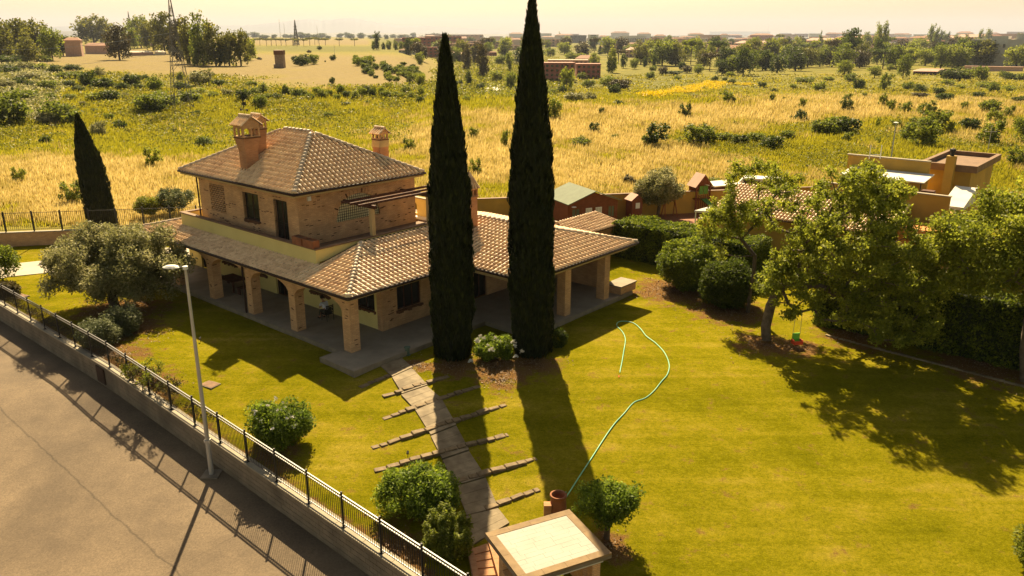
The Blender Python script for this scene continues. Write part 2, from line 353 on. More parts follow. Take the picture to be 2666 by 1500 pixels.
# ------------------------------------------------------------------ ground, lawn, road, far hills
def grid_mesh(name, P, mat_, uvw=None, attrs=None):
    h, w = P.shape[:2]; me = bpy.data.meshes.new(name); idx = np.arange(h * w).reshape(h, w)
    F = np.stack([idx[:-1, :-1], idx[:-1, 1:], idx[1:, 1:], idx[1:, :-1]], -1).reshape(-1, 4)
    me.from_pydata(P.reshape(-1, 3).tolist(), [], F.tolist()); me.materials.append(M[mat_])
    for k, v in (attrs or {}).items():
        a = me.attributes.new(k, 'FLOAT', 'POINT'); a.data.foreach_set('value', v.ravel().astype(np.float32))
    me.polygons.foreach_set('use_smooth', [True] * len(me.polygons)); me.update()
    o = bpy.data.objects.new(name, me); COL.objects.link(o); return o

BLOBS = [  # dry/gold patches in the meadow (photo px centre, radii, strength): + gold, - green
 (250, 520, 420, 70, 1.1), (500, 470, 300, 60, .7), (100, 440, 200, 50, .5), (1230, 440, 260, 70, 1.0), (1500, 330, 350, 50, 1.1), (1700, 440, 260, 60, 1.0),
 (1100, 330, 160, 35, .6), (1950, 300, 330, 22, 1.2), (2350, 270, 400, 30, .9), (2100, 250, 300, 18, .5), (420, 430, 160, 28, .5), (120, 480, 300, 45, .9), (2600, 330, 120, 60, .6),
 (300, 150, 330, 26, 1.1), (500, 175, 360, 26, 1.0), (800, 190, 300, 42, 1.0), (950, 212, 160, 18, 1.1), (800, 112, 320, 9, 1.5), (800, 150, 200, 8, .3), (780, 127, 300, 8, -.9), (700, 205, 200, 7, -.5), (400, 158, 200, 6, .5), (1010, 165, 120, 20, .9),
 (700, 300, 500, 60, -.9), (300, 330, 420, 60, -.9), (1050, 260, 300, 24, -.6), (1700, 235, 260, 35, -.9), (2350, 235, 400, 16, -.7), (700, 330, 200, 30, -.3),
 (2000, 380, 240, 35, -.6), (2250, 400, 260, 50, -.9), (500, 380, 260, 30, -.5), (180, 400, 200, 20, -.5), (820, 128, 250, 12, -.3), (1500, 250, 200, 20, -.5), (1000, 290, 150, 30, -.4), (100, 230, 300, 40, -.9)]
def gold(x, y, z):
    u, v = pix(x, y, z); g = np.full(np.shape(x), .32)
    for cx, cy, rx, ry, s in BLOBS: g = g + s * .62 * np.exp(-((u - cx) / rx) ** 2 - ((v - cy) / ry) ** 2)
    return np.clip(g, 0, 1)
def meadow_material():
    m = bpy.data.materials.new('meadow'); m.use_nodes = True; nt = m.node_tree; N = nt.nodes; L = nt.links
    p = N['Principled BSDF']; p.inputs['Roughness'].default_value = .95; p.inputs['Specular IOR Level'].default_value = .1
    a = N.new('ShaderNodeAttribute'); a.attribute_name = 'gold'; g = N.new('ShaderNodeNewGeometry')
    def noise(sc, det, st=(1, 1, 1)):
        mp = N.new('ShaderNodeMapping'); mp.inputs['Scale'].default_value = st; n = N.new('ShaderNodeTexNoise'); n.inputs['Scale'].default_value = sc; n.inputs['Detail'].default_value = det
        L.new(g.outputs['Position'], mp.inputs[0]); L.new(mp.outputs[0], n.inputs['Vector']); return n.outputs[0]
    def math_(op, x, y):
        k = N.new('ShaderNodeMath'); k.operation = op
        for i, q in enumerate((x, y)):
            if isinstance(q, (int, float)): k.inputs[i].default_value = q
            else: L.new(q, k.inputs[i])
        return k.outputs[0]
    n1 = noise(.05, 6, (1, .8, 1)); n2 = noise(.5, 6); n3 = noise(2.5, 4)
    s = math_('ADD', a.outputs['Fac'], math_('MULTIPLY', math_('SUBTRACT', n1, .5), 1.1))
    s = math_('ADD', s, math_('MULTIPLY', math_('SUBTRACT', n2, .5), .8))
    cr = N.new('ShaderNodeValToRGB'); e = cr.color_ramp.elements; e[0].position = .1; e[0].color = (.125, .118, .009, 1); e[1].position = .95; e[1].color = (.205, .150, .052, 1)
    k = e.new(.38); k.color = (.185, .16, .012, 1); k = e.new(.62); k.color = (.215, .165, .03, 1)
    L.new(s, cr.inputs[0])
    mx = N.new('ShaderNodeMix'); mx.data_type = 'RGBA'; mx.blend_type = 'MULTIPLY'; mx.inputs[0].default_value = 1
    c2 = N.new('ShaderNodeValToRGB'); c2.color_ramp.elements[0].position = .3; c2.color_ramp.elements[0].color = (.6, .6, .55, 1); c2.color_ramp.elements[1].position = .65; c2.color_ramp.elements[1].color = (1.05, 1.05, 1.05, 1)
    L.new(math_('MULTIPLY', math_('ADD', n3, n2), .5), c2.inputs[0]); L.new(cr.outputs[0], mx.inputs[6]); L.new(c2.outputs[0], mx.inputs[7]); L.new(mx.outputs[2], p.inputs['Base Color'])
    b = N.new('ShaderNodeBump'); b.inputs['Strength'].default_value = .8; b.inputs['Distance'].default_value = .6; L.new(n2, b.inputs['Height']); L.new(b.outputs[0], p.inputs['Normal'])
    return m
M['meadow'] = meadow_material()
az = np.concatenate([np.linspace(-180, -62, 20), np.linspace(-60, 60, 260), np.linspace(62, 180, 20)]) * math.pi / 180
rr_ = np.concatenate([[0.01], np.geomspace(8, 260, 150), np.geomspace(270, 30000, 70)])
RR, AZ = np.meshgrid(rr_, az, indexing='ij'); GX, GY = RR * np.sin(AZ), RR * np.cos(AZ); GZ = field_z(GX, GY)
gatt = gold(GX, GY, GZ); gatt = np.where(np.abs(AZ) > 1.05, .4, gatt)
far_ = smooth((RR - 600) / 800) * (GX / (GY + 1) > -.17); gatt = gatt * (1 - far_) + .12 * far_
struct(grid_mesh('meadow_ground', np.stack([GX, GY, GZ], -1), 'meadow', attrs={'gold': gatt}))

def lawn_material():
    m = bpy.data.materials.new('lawn'); m.use_nodes = True; nt = m.node_tree; N = nt.nodes; L = nt.links
    p = N['Principled BSDF']; p.inputs['Roughness'].default_value = 1; p.inputs['Specular IOR Level'].default_value = .0
    g = N.new('ShaderNodeNewGeometry')
    def ramp(fac, stops):
        c = N.new('ShaderNodeValToRGB'); e = c.color_ramp.elements; e[0].position, e[0].color = stops[0][0], (*stops[0][1], 1); e[1].position, e[1].color = stops[-1][0], (*stops[-1][1], 1)
        for q, cc in stops[1:-1]: k = e.new(q); k.color = (*cc, 1)
        L.new(fac, c.inputs[0]); return c.outputs[0]
    def noise(sc, det, st=(1, 1, 1), rz=0, ro=.6):
        mp = N.new('ShaderNodeMapping'); mp.inputs['Scale'].default_value = st; mp.inputs['Rotation'].default_value = (0, 0, rz); n = N.new('ShaderNodeTexNoise')
        n.inputs['Scale'].default_value = sc; n.inputs['Detail'].default_value = det; n.inputs['Roughness'].default_value = ro
        L.new(g.outputs['Position'], mp.inputs[0]); L.new(mp.outputs[0], n.inputs['Vector']); return n.outputs[0]
    big = noise(.22, 6, (1, 1.3, 1)); mid = noise(1.4, 6, ro=.7); fine = noise(17, 6, (1, 1.6, 1), .4, ro=.85); stripe = noise(.55, 3, (.12, 2.4, 1), -.72)
    a = N.new('ShaderNodeMath'); a.operation = 'MULTIPLY_ADD'; L.new(big, a.inputs[0]); a.inputs[1].default_value = .5
    b = N.new('ShaderNodeMath'); b.operation = 'MULTIPLY_ADD'; L.new(mid, b.inputs[0]); b.inputs[1].default_value = .25; L.new(b.outputs[0], a.inputs[2])
    c = N.new('ShaderNodeMath'); c.operation = 'MULTIPLY'; L.new(stripe, c.inputs[0]); c.inputs[1].default_value = .25; L.new(c.outputs[0], b.inputs[2])
    base = ramp(a.outputs[0], [(.36, (.105, .102, .003)), (.455, (.155, .141, .005)), (.53, (.20, .171, .009)), (.60, (.26, .206, .022)), (.69, (.34, .26, .05))])
    fr = ramp(fine, [(.28, (.42, .47, .4)), (.5, (.95, .95, .95)), (.72, (1.5, 1.4, 1.5))])
    mx0 = N.new('ShaderNodeMix'); mx0.data_type = 'RGBA'; mx0.blend_type = 'MULTIPLY'; mx0.inputs[0].default_value = 1; L.new(base, mx0.inputs[6]); L.new(ramp(noise(6, 6, (1, 1.4, 1), .3, ro=.8), [(.33, (.66, .70, .6)), (.5, (.98, .98, .96)), (.68, (1.28, 1.22, 1.3))]), mx0.inputs[7])
    mx = N.new('ShaderNodeMix'); mx.data_type = 'RGBA'; mx.blend_type = 'MULTIPLY'; mx.inputs[0].default_value = 1; L.new(mx0.outputs[2], mx.inputs[6]); L.new(fr, mx.inputs[7])
    at_ = N.new('ShaderNodeAttribute'); at_.attribute_name = 'dirt'; md = N.new('ShaderNodeMix'); md.data_type = 'RGBA'
    dm = N.new('ShaderNodeMath'); dm.operation = 'MULTIPLY_ADD'; L.new(mid, dm.inputs[0]); dm.inputs[1].default_value = 2.6; sb = N.new('ShaderNodeMath'); sb.operation = 'SUBTRACT'; L.new(at_.outputs['Fac'], sb.inputs[0]); sb.inputs[1].default_value = 1.32; L.new(sb.outputs[0], dm.inputs[2])
    d2 = N.new('ShaderNodeMapRange'); d2.inputs[1].default_value = .2; d2.inputs[2].default_value = .6; L.new(dm.outputs[0], d2.inputs[0])
    dirt = ramp(fine, [(.3, (.07, .032, .01)), (.5, (.15, .08, .028)), (.7, (.28, .18, .08))])
    L.new(d2.outputs[0], md.inputs[0]); L.new(mx.outputs[2], md.inputs[6]); L.new(dirt, md.inputs[7]); L.new(md.outputs[2], p.inputs['Base Color'])
    bu = N.new('ShaderNodeBump'); bu.inputs['Strength'].default_value = .9; bu.inputs['Distance'].default_value = .05; L.new(fine, bu.inputs['Height']); L.new(bu.outputs[0], p.inputs['Normal'])
    return m
M['lawn'] = lawn_material()
DIRT = [(-23.3, 44.5, 2.6, .9), (-21.5, 41.5, 2.2, .8), (-2.95, 36.2, 1.3, .95), (1.0, 36.6, 1.5, .95), (-.8, 36.2, 1.6, .95), (-.4, 34.8, 1.2, .75), (13.4, 39.2, 1.6, .85), (15.0, 38.7, 1.2, .9), (-20.5, 37.5, 2.0, .8), (-17.5, 34.6, 1.6, .8), (3.25, 23.2, .9, .8),
        (-4.6, 36.3, 1.0, .7), (10.5, 48.5, 3.0, .9), (13, 44.5, 2.4, .9), (19, 40.5, 2.2, .9), (23.5, 36.6, 2.4, .9), (-9.5, 28.4, 1.3, .6), (-16.5, 32.9, 1.2, .8), (-4.0, 23.0, 1.5, .8)]
def lawn_grid():
    bs = np.linspace(-8.12, 60, 150); as_ = np.linspace(-42, 46, 190); Bg, Ag = np.meshgrid(bs, as_, indexing='ij')
    X = O0[0] + Ag * AX[0] + Bg * BX[0]; Y = O0[1] + Ag * AX[1] + Bg * BX[1]
    lim = 66.7 + .19 * X                                     # far boundary wall
    over = Y > lim; Yc = np.where(over, lim, Y); Z = lawn_z(X, Yc) + .02 * np.sin(X * .9) * np.sin(Yc * .7)
    dirt = np.zeros_like(X)
    for cx, cy, r, s in DIRT: dirt = np.maximum(dirt, s * np.exp(-(((X - cx) ** 2 + (Yc - cy) ** 2) / r ** 2) ** 1.5))
    dirt = np.maximum(dirt, .75 * np.exp(-((Bg + 8.3) / .45) ** 2))
    return struct(grid_mesh('lawn', np.stack([X, Yc, Z], -1), 'lawn', attrs={'dirt': dirt}))
lawn_grid()

SEAM1 = toab(*at(260, 1300, -2.3))[1]
def road_material():
    m = bpy.data.materials.new('asphalt'); m.use_nodes = True; nt = m.node_tree; N = nt.nodes; L = nt.links
    p = N['Principled BSDF']; p.inputs['Roughness'].default_value = .85; p.inputs['Specular IOR Level'].default_value = .25
    g = N.new('ShaderNodeNewGeometry')
    def noise(sc, det, ro=.5, dist=0):
        n = N.new('ShaderNodeTexNoise'); n.inputs['Scale'].default_value = sc; n.inputs['Detail'].default_value = det; n.inputs['Roughness'].default_value = ro; n.inputs['Distortion'].default_value = dist
        L.new(g.outputs['Position'], n.inputs['Vector']); return n.outputs[0]
    def ramp(f, a, ca, b, cb):
        c = N.new('ShaderNodeValToRGB'); c.color_ramp.elements[0].position = a; c.color_ramp.elements[0].color = (*ca, 1); c.color_ramp.elements[1].position = b; c.color_ramp.elements[1].color = (*cb, 1); L.new(f, c.inputs[0]); return c.outputs[0]
    base = ramp(noise(.3, 8, .65), .36, (.105, .076, .049), .64, (.175, .127, .08)); fine = ramp(noise(13, 8, .85), .32, (.55, .54, .52), .7, (1.36, 1.34, 1.3))
    mx = N.new('ShaderNodeMix'); mx.data_type = 'RGBA'; mx.blend_type = 'MULTIPLY'; mx.inputs[0].default_value = 1; L.new(base, mx.inputs[6]); L.new(fine, mx.inputs[7])
    def M_(op, x, y, z=None):
        k = N.new('ShaderNodeMath'); k.operation = op
        for i_, q in enumerate((x, y, z)):
            if q is None: continue
            if isinstance(q, (int, float)): k.inputs[i_].default_value = q
            else: L.new(q, k.inputs[i_])
        return k.outputs[0]
    sx_ = N.new('ShaderNodeSeparateXYZ'); L.new(g.outputs['Position'], sx_.inputs[0]); wv = noise(.5, 7, .65); cr = None
    for cxx, cyy, c0, wd, dk in ((BX[0], BX[1], SEAM1, .03, .62), (BX[0], BX[1], SEAM1 - 4.6, .02, .78), (AX[0], AX[1], -6.0, .012, .8), (AX[0], AX[1], 4.5, .012, .82)):
        dd = M_('ADD', M_('MULTIPLY', sx_.outputs[0], float(cxx)), M_('MULTIPLY', sx_.outputs[1], float(cyy))); dd = M_('ADD', dd, M_('MULTIPLY', M_('SUBTRACT', wv, .5), .55)); dd = M_('ABSOLUTE', M_('SUBTRACT', dd, float(c0) + float(O0[0] * cxx + O0[1] * cyy)), 0)
        mr = N.new('ShaderNodeMapRange'); mr.inputs[1].default_value = wd * .4; mr.inputs[2].default_value = wd * 2; mr.inputs[3].default_value = dk; mr.inputs[4].default_value = 1; L.new(dd, mr.inputs[0]); cr = mr.outputs[0] if cr is None else M_('MULTIPLY', cr, mr.outputs[0])
    m2 = N.new('ShaderNodeMix'); m2.data_type = 'RGBA'; m2.blend_type = 'MULTIPLY'; m2.inputs[0].default_value = 1; L.new(mx.outputs[2], m2.inputs[6]); L.new(cr, m2.inputs[7]); L.new(m2.outputs[2], p.inputs['Base Color'])
    bu = N.new('ShaderNodeBump'); bu.inputs['Strength'].default_value = .35; bu.inputs['Distance'].default_value = .02; L.new(noise(28, 4, .8), bu.inputs['Height']); L.new(bu.outputs[0], p.inputs['Normal']); return m
M['road'] = road_material()
bs = np.linspace(-60, -8.2, 30); as_ = np.linspace(-40, 60, 60); Bg, Ag = np.meshgrid(bs, as_, indexing='ij')
X = O0[0] + Ag * AX[0] + Bg * BX[0]; Y = O0[1] + Ag * AX[1] + Bg * BX[1]
struct(grid_mesh('road', np.stack([X, Y, lawn_z(X, Y) - 1.1], -1), 'road'))
def sheet(name, pts, mat_, zf, th=.03, kind=True):
    mb = MB(); mb.prism(pts, lambda x, y: zf(x, y) - .12, lambda x, y: zf(x, y) + th); o = mb.build(name, mat_)
    return struct(o) if kind else o
M['drive'] = mat('pale_driveway', (.42, .37, .28), (.36, .31, .24), scale=.7, detail=5)
sheet('driveway', [at(-60, 694, -.5), at(-60, 735, -.5), at(20, 718, -.5), at(135, 706, -.5), at(330, 690, -.5), at(470, 690, -.5), at(545, 640, -.5), at(300, 645, -.5), at(130, 674, -.5)], 'drive', lawn_z)

# mountains far away
def ridge_line(name, pts, dist, depth, label=None):
    u = np.linspace(0, 1, 160); xs = np.interp(u, np.linspace(0, 1, len(pts)), [p[0] for p in pts]); hs = np.interp(u, np.linspace(0, 1, len(pts)), [p[1] for p in pts])
    hs = np.convolve(np.pad(hs, 4, 'edge'), np.ones(9) / 9, 'valid') + RNG.normal(0, .6, 160)
    P = []
    for k, f in enumerate((0, .35, .7, 1., .6, 0)):
        d = dist + depth * (k / 5.); row = []
        for x, h in zip(xs, hs):
            X_ = (x - 1333) / FPX * d * 1.05; H_ = max(0, (93 - h)) / FPX * dist * 1.05 + CAMH
            row.append((X_, d, -12 + (H_ + 12) * f))
        P.append(row)
    return struct(grid_mesh(name, np.array(P), 'hills'))
M['hills'] = mat('hill_scrub', (.035, .034, .04), (.03, .03, .034), scale=.002)
ridge_line('mountains', [(-900, 85), (-300, 78), (0, 82), (250, 72), (560, 66), (700, 70), (790, 60), (850, 52), (890, 57), (950, 48), (1000, 58), (1060, 68), (1200, 72), (1330, 84), (1500, 92)], 19000, 4000)
ridge_line('hills', [(-1500, 84), (-300, 86), (300, 84), (700, 87), (1100, 88), (1500, 91), (2000, 92), (2400, 91), (2900, 90), (4200, 91)], 7000, 1500)

# ------------------------------------------------------------------ villa (local x = b, y = a)
FL = -.35; villa = empty('villa', 'two-storey brick and yellow villa with terracotta tiled roofs, arched porch and roof terrace', 'house', (O0[0], O0[1], 0), HROT)
def slices(mb, fixed, th, u0, u1, z0, z1, ops, axis, m=0):
    """wall with openings. axis 'a': runs along a at b=fixed..fixed+th; 'b': runs along b at a=fixed..fixed+th. ops: (u0,u1,zb,zt[,rise]) rise>0 = arch"""
    cuts = {u0, u1}
    for o in ops:
        n = 14 if len(o) > 4 else 1
        for i in range(n + 1): cuts.add(o[0] + (o[1] - o[0]) * i / n)
    cuts = sorted(c for c in cuts if u0 - 1e-6 <= c <= u1 + 1e-6)
    def ztop(o, u):
        if len(o) < 5: return o[3]
        c, h = (o[0] + o[1]) / 2, (o[1] - o[0]) / 2; t = max(0, 1 - ((u - c) / h) ** 2); return o[3] + o[4] * math.sqrt(t)
    def blk(ua, ub, za0, zb0, za1, zb1):
        P = [(ua, za0), (ub, zb0), (ub, zb1), (ua, za1)]
        f0, f1 = fixed, fixed + th
        if axis == 'a': V = [(f0, u, z) for u, z in P] + [(f1, u, z) for u, z in P]; flip = False
        else: V = [(u, f0, z) for u, z in P] + [(u, f1, z) for u, z in P]; flip = True
        F = [(0, 1, 2, 3), (7, 6, 5, 4), (0, 4, 5, 1), (1, 5, 6, 2), (2, 6, 7, 3), (3, 7, 4, 0)]
        F = [tuple(reversed(f)) for f in F] if not flip else F
        mb.raw(V, F, m)
    for ua, ub in zip(cuts[:-1], cuts[1:]):
        mid = (ua + ub) / 2; o = next((o for o in ops if o[0] <= mid <= o[1]), None)
        if not o: blk(ua, ub, z0, z0, z1, z1); continue
        if o[2] > z0: blk(ua, ub, z0, z0, o[2], o[2])
        blk(ua, ub, ztop(o, ua), ztop(o, ub), z1, z1)
# platform
mb = MB(); mb.prism([(-1.05, -1.5), (-1.05, 1.14), (.12, 1.14), (.12, 23.2), (3.5, 23.2), (3.5, 1.7), (9.2, 1.7), (18.4, 1.6), (18.4, -4.75), (8.2, -4.75), (8.2, -1.5)], -1.1, FL - .004); mb.build('patio_floor', 'patio', villa)
e_ = MB(); 
for x0, x1, y0, y1 in ((-1.09, -1.05, -1.54, 1.14), (-1.05, 8.2, -1.54, -1.5), (-1.09, .12, 1.14, 1.18), (.08, .12, 1.18, 23.2), (8.2, 18.4, -4.79, -4.75), (18.4, 18.44, -4.79, 1.6)): e_.box(x0, x1, y0, y1, -1.05, FL + .004)
e_.build('patio_kerb', 'patio_edge', villa)
for (b0, b1, a0, a1) in [(b, b + 1.15, -1.48, 1.1) for b in np.arange(-1.03, 7.0, 1.16)] + [(.14, 3.4, a, a + 1.15) for a in np.arange(1.75, 22, 1.16)] + [(b, b + 1.3, -4.7, 1.5) for b in np.arange(8.3, 17, 1.31)]:
    mb = MB(); mb.box(b0, b1 - .02, a0, a1 - .02, FL - .01, FL + .006 + random.uniform(0, .002)); mb.build('paving_slab', 'patio', villa)
# ground-floor walls
lo = MB(); gl_ops = [(2.2, 3.8, .65, 1.95), (6.2, 8.0, .65, 1.95), (10.3, 11.6, FL, 1.95), (12.6, 14.0, .65, 1.95), (16.0, 17.7, .65, 1.95), (19.4, 20.6, FL, 1.95)]
slices(lo, 3.4, .3, 1.64, 22.2, FL, 3.0, gl_ops, 'a'); lo.build('wall', 'yellowwall', villa)
br = MB(); slices(br, 1.6, .3, 3.36, 8.6, FL, 2.95, [(4.5, 6.3, .55, 2.25)], 'b'); br.box(3.36, 3.75, 1.57, 1.96, FL, 2.9)
slices(br, 1.6, .3, 9.6, 18.4, FL, 2.9, [(10.6, 11.8, FL, 1.9), (13.6, 15.2, .6, 1.9)], 'b'); br.box(17.5, 18.3, -3.0, 1.6, FL, 2.6); br.build('wall', 'brick', villa)
mb = MB(); mb.box(8.6, 9.6, 4.3, 4.55, FL, 3.2); mb.box(8.6, 8.85, 1.9, 4.3, FL, 3.1); mb.box(9.4, 9.6, 1.9, 4.3, FL, 3.1); mb.build('wall', 'yellowwall', villa)
def window(u0, u1, z0, z1, fixed, axis, parent, panes=2, frame='wood', glass='darkglass', depth=.12, name='window'):
    fr = MB(); t = .06
    def bx(ua, ub, za, zb, d0, d1, tgt):
        if axis == 'a': tgt.box(fixed + d0, fixed + d1, ua, ub, za, zb)
        else: tgt.box(ua, ub, fixed + d0, fixed + d1, za, zb)
    bx(u0, u0 + t, z0, z1, depth, depth + .06, fr); bx(u1 - t, u1, z0, z1, depth, depth + .06, fr); bx(u0 + t, u1 - t, z0, z0 + t, depth, depth + .06, fr); bx(u0 + t, u1 - t, z1 - t, z1, depth, depth + .06, fr)
    for i in range(1, panes): c = u0 + (u1 - u0) * i / panes; bx(c - .03, c + .03, z0 + t, z1 - t, depth, depth + .06, fr)
    f = fr.build(name, frame, parent); g = MB()
    bx(u0 + t, u1 - t, z0 + t, z1 - t, depth + .025, depth + .04, g); g.build('pane', glass, f); return f
for (u0, u1, z0, z1) in gl_ops: window(u0, u1, z0, z1, 3.4, 'a', villa, name='window' if z0 > 0 else 'door')
window(4.5, 6.3, .55, 2.25, 1.6, 'b', villa, 3); window(10.6, 11.8, FL, 1.9, 1.6, 'b', villa, name='door'); window(13.6, 15.2, .6, 1.9, 1.6, 'b', villa)
window(8.85, 9.4, FL, 2.0, 4.2, 'b', villa, name='door')
def bars(u0, u1, z0, z1, fixed, axis, parent, step=.14, mat_='black', hstep=None):
    b_ = MB(); n = int((u1 - u0) / step)
    for i in range(n + 1):
        u = u0 + (u1 - u0) * i / n; p = ((fixed, u, z0), (fixed, u, z1)) if axis == 'a' else ((u, fixed, z0), (u, fixed, z1)); b_.tube(*p, .012, n=4)
    for k in range(3 if not hstep else int((z1 - z0) / hstep) + 1):
        z = z0 + .05 + (z1 - z0 - .1) * k / (2 if not hstep else int((z1 - z0) / hstep)); p = ((fixed, u0, z), (fixed, u1, z)) if axis == 'a' else ((u0, fixed, z), (u1, fixed, z)); b_.tube(*p, .014, n=4)
    return b_.build('window_grille', mat_, parent)
for u0, u1 in ((2.2, 3.8), (6.2, 8.0), (12.6, 14.0), (16.0, 17.7)):
    bars(u0, u1, .65, 1.95, 3.37, 'a', villa)
# ragged bottom bricks (window sill corbels)
def sill(u0, u1, z, fixed, axis, parent):
    sm = MB(); u = u0 - .1
    while u < u1 + .05:
        h = random.uniform(.06, .2); w_ = .09
        if axis == 'a': sm.box(fixed - .1, fixed + .02, u, u + w_, z - h, z + .01)
        else: sm.box(u, u + w_, fixed - .1, fixed + .02, z - h, z + .01)
        u += .125
    sm.build('brick_sill', 'darkbrick', parent)
for u0, u1 in ((2.2, 3.8), (6.2, 8.0), (12.6, 14.0), (16.0, 17.7)): sill(u0, u1, .65, 3.4, 'a', villa)
sill(4.5, 6.3, .55, 1.6, 'b', villa)
# porch pillars and arches
PIL = [(.38, .98), (5.03, 5.6), (9.25, 9.82), (13.5, 14.07), (17.75, 18.3), (22.1, 22.6)]
for a0, a1 in PIL:
    mb = MB(); mb.box(.3, .88, a0, a1, FL, 2.62); mb.build('pillar', 'brick', villa)
ar = MB()
for i in range(5): slices(ar, .32, .54, PIL[i][1], PIL[i + 1][0], 2.5, 2.62, [(PIL[i][1] - .02, PIL[i + 1][0] + .02, 1.72, 1.72, .72)], 'a')
ar.build('porch_arch', 'brick', villa)
mb = MB(); mb.box(.98, 8.4, .42, .86, 2.4, 2.64); mb.box(8.3, 18.2, -4.42, -4.0, 2.36, 2.62); mb.box(8.2, 8.6, -4.0, .42, 2.36, 2.62); mb.box(17.9, 18.3, -4.0, 1.6, 2.36, 2.62); mb.build('eave_beam', 'soffit', villa)
for b0 in (8.25, 11.75, 15.7):
    mb = MB(); mb.box(b0, b0 + .55, -4.45, -3.88, FL, 2.38); mb.build('pillar', 'brick', villa)
for a0, b0 in ((-.2, 17.75),):
    mb = MB(); mb.box(b0, b0 + .55, a0, a0 + .55, FL, 2.38); mb.build('pillar', 'brick', villa)
mb = MB(); mb.box(17.2, 18.9, -4.7, -3.6, FL, .12); mb.box(17.15, 18.95, -4.75, -3.55, .12, .2, 1); mb.build('low_wall', ['brick', 'patio_edge'], villa)
# upper floor
UZ = 6.72; up = MB()
slices(up, 2.55, .28, 7.4, 18.1, 3.45, UZ, [(8.45, 9.7, 3.5, 6.02), (11.35, 12.95, 4.4, 6.05), (15.1, 16.85, 4.35, 6.1)], 'a')
slices(up, 7.4, .28, 2.83, 11.1, 3.45, UZ, [(5.15, 8.45, 4.5, 4.75, 1.28)], 'b')
up.box(11.1, 11.38, 7.4, 18.1, 3.45, UZ); up.box(2.83, 11.1, 17.82, 18.1, 3.45, UZ)
upo = up.build('wall', 'brick', villa)
window(8.45, 9.7, 3.5, 6.02, 2.55, 'a', villa, 2, name='door'); window(11.35, 12.95, 4.4, 6.05, 2.55, 'a', villa, 2)
bars(8.45, 9.7, 3.5, 6.0, 2.52, 'a', villa); bars(11.35, 12.95, 4.4, 6.05, 2.52, 'a', villa); sill(11.35, 12.95, 4.4, 2.55, 'a', villa)
# arched window: glass with bright reflection painted into its pale colour, and a square grille
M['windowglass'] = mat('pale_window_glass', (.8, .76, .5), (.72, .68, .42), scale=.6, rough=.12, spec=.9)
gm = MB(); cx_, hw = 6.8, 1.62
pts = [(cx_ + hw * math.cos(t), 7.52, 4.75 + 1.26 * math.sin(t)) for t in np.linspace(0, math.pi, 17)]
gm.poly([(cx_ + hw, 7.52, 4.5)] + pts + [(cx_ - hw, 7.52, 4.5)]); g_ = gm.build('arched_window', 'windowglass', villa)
gg = MB()
for u in np.arange(5.3, 8.4, .155):
    h = 4.75 + 1.24 * math.sqrt(max(0, 1 - ((u - cx_) / hw) ** 2)); gg.tube((u, 7.46, 4.52), (u, 7.46, h), .016, n=4)
for z in np.arange(4.6, 6.0, .155):
    w_ = hw if z < 4.75 else hw * math.sqrt(max(0, 1 - ((z - 4.75) / 1.26) ** 2)); gg.tube((cx_ - w_, 7.455, z), (cx_ + w_, 7.455, z), .016, n=4)
gg.build('window_grille', 'black', g_)
for i in range(19):                                             # voussoirs round the arch
    t = math.pi * (i + .5) / 19; b_ = MB(); b_.box(-.045, .045, -.02, .03, 0, .26); o = b_.build('arch_brick', 'darkbrick' if i % 4 == 0 else 'brick', villa)
    o.location = (cx_ + (hw + .04) * math.cos(t), 7.4 - .012, 4.75 + 1.30 * math.sin(t)); o.rotation_euler = (0, math.pi / 2 - t, 0)
# brick lattice
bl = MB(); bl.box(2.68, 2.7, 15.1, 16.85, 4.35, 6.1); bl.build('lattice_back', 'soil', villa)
lm = None
for r in range(13):
    for c in range(6):
        u = 15.12 + c * .30 + (.15 if r % 2 else 0)
        if u + .2 > 16.87: continue
        if lm is None:
            b_ = MB(); b_.box(0, .16, 0, .2, 0, .075); o = b_.build('lattice_brick', 'brick', villa); lm = o.data; o.location = (2.535, u, 4.38 + r * .134)
        else: inst('lattice_brick', lm, villa, (2.535, u, 4.38 + r * .134))
# dark proud bricks scattered over the walls and pillars
b_ = MB(); b_.box(-.012, .03, -.095, .095, -.024, .024); pb = b_.build('brick', 'darkbrick', villa); pb.location = (2.55, 10.4, 5.2); pbm = pb.data
rb = random.Random(5); nb_ = 1
def putb(x, y, z, r):
    global nb_
    if nb_ < 300: inst('brick', pbm, villa, (x, y, z), (0, 0, r)); nb_ += 1
for _ in range(75):
    a_, z_ = rb.uniform(7.7, 17.8), 3.6 + .066 * rb.randint(0, 45)
    if any(u0 - .2 < a_ < u1 + .2 and z0 - .1 < z_ < z1 + .1 for u0, u1, z0, z1 in ((8.45, 9.7, 3.5, 6.02), (11.35, 12.95, 4.2, 6.05), (15.1, 16.85, 4.35, 6.1))): continue
    for k in range(rb.choice((1, 1, 2, 3))): putb(2.55, a_ + k * .3, z_ + rb.choice((0, .066)), 0)
for _ in range(70):
    b2, z_ = rb.uniform(2.8, 10.9), 3.6 + .066 * rb.randint(0, 45)
    if 4.9 < b2 < 8.7 and 4.3 < z_ < 6.3: continue
    for k in range(rb.choice((1, 1, 2))): putb(b2 + k * .3, 7.4, z_ + rb.choice((0, .066)), math.pi / 2)
for _ in range(26): putb(rb.uniform(3.9, 4.4) if rb.random() < .5 else rb.uniform(6.5, 8.4), 1.6, rb.uniform(0, 2.7), math.pi / 2)
for a0, a1 in PIL[:5]:
    for _ in range(4): putb(.3, rb.uniform(a0 + .14, a1 - .14), rb.uniform(-.2, 2.4), 0)
    for _ in range(3): putb(.45 + rb.random() * .25, a0, rb.uniform(-.2, 2.4), math.pi / 2)
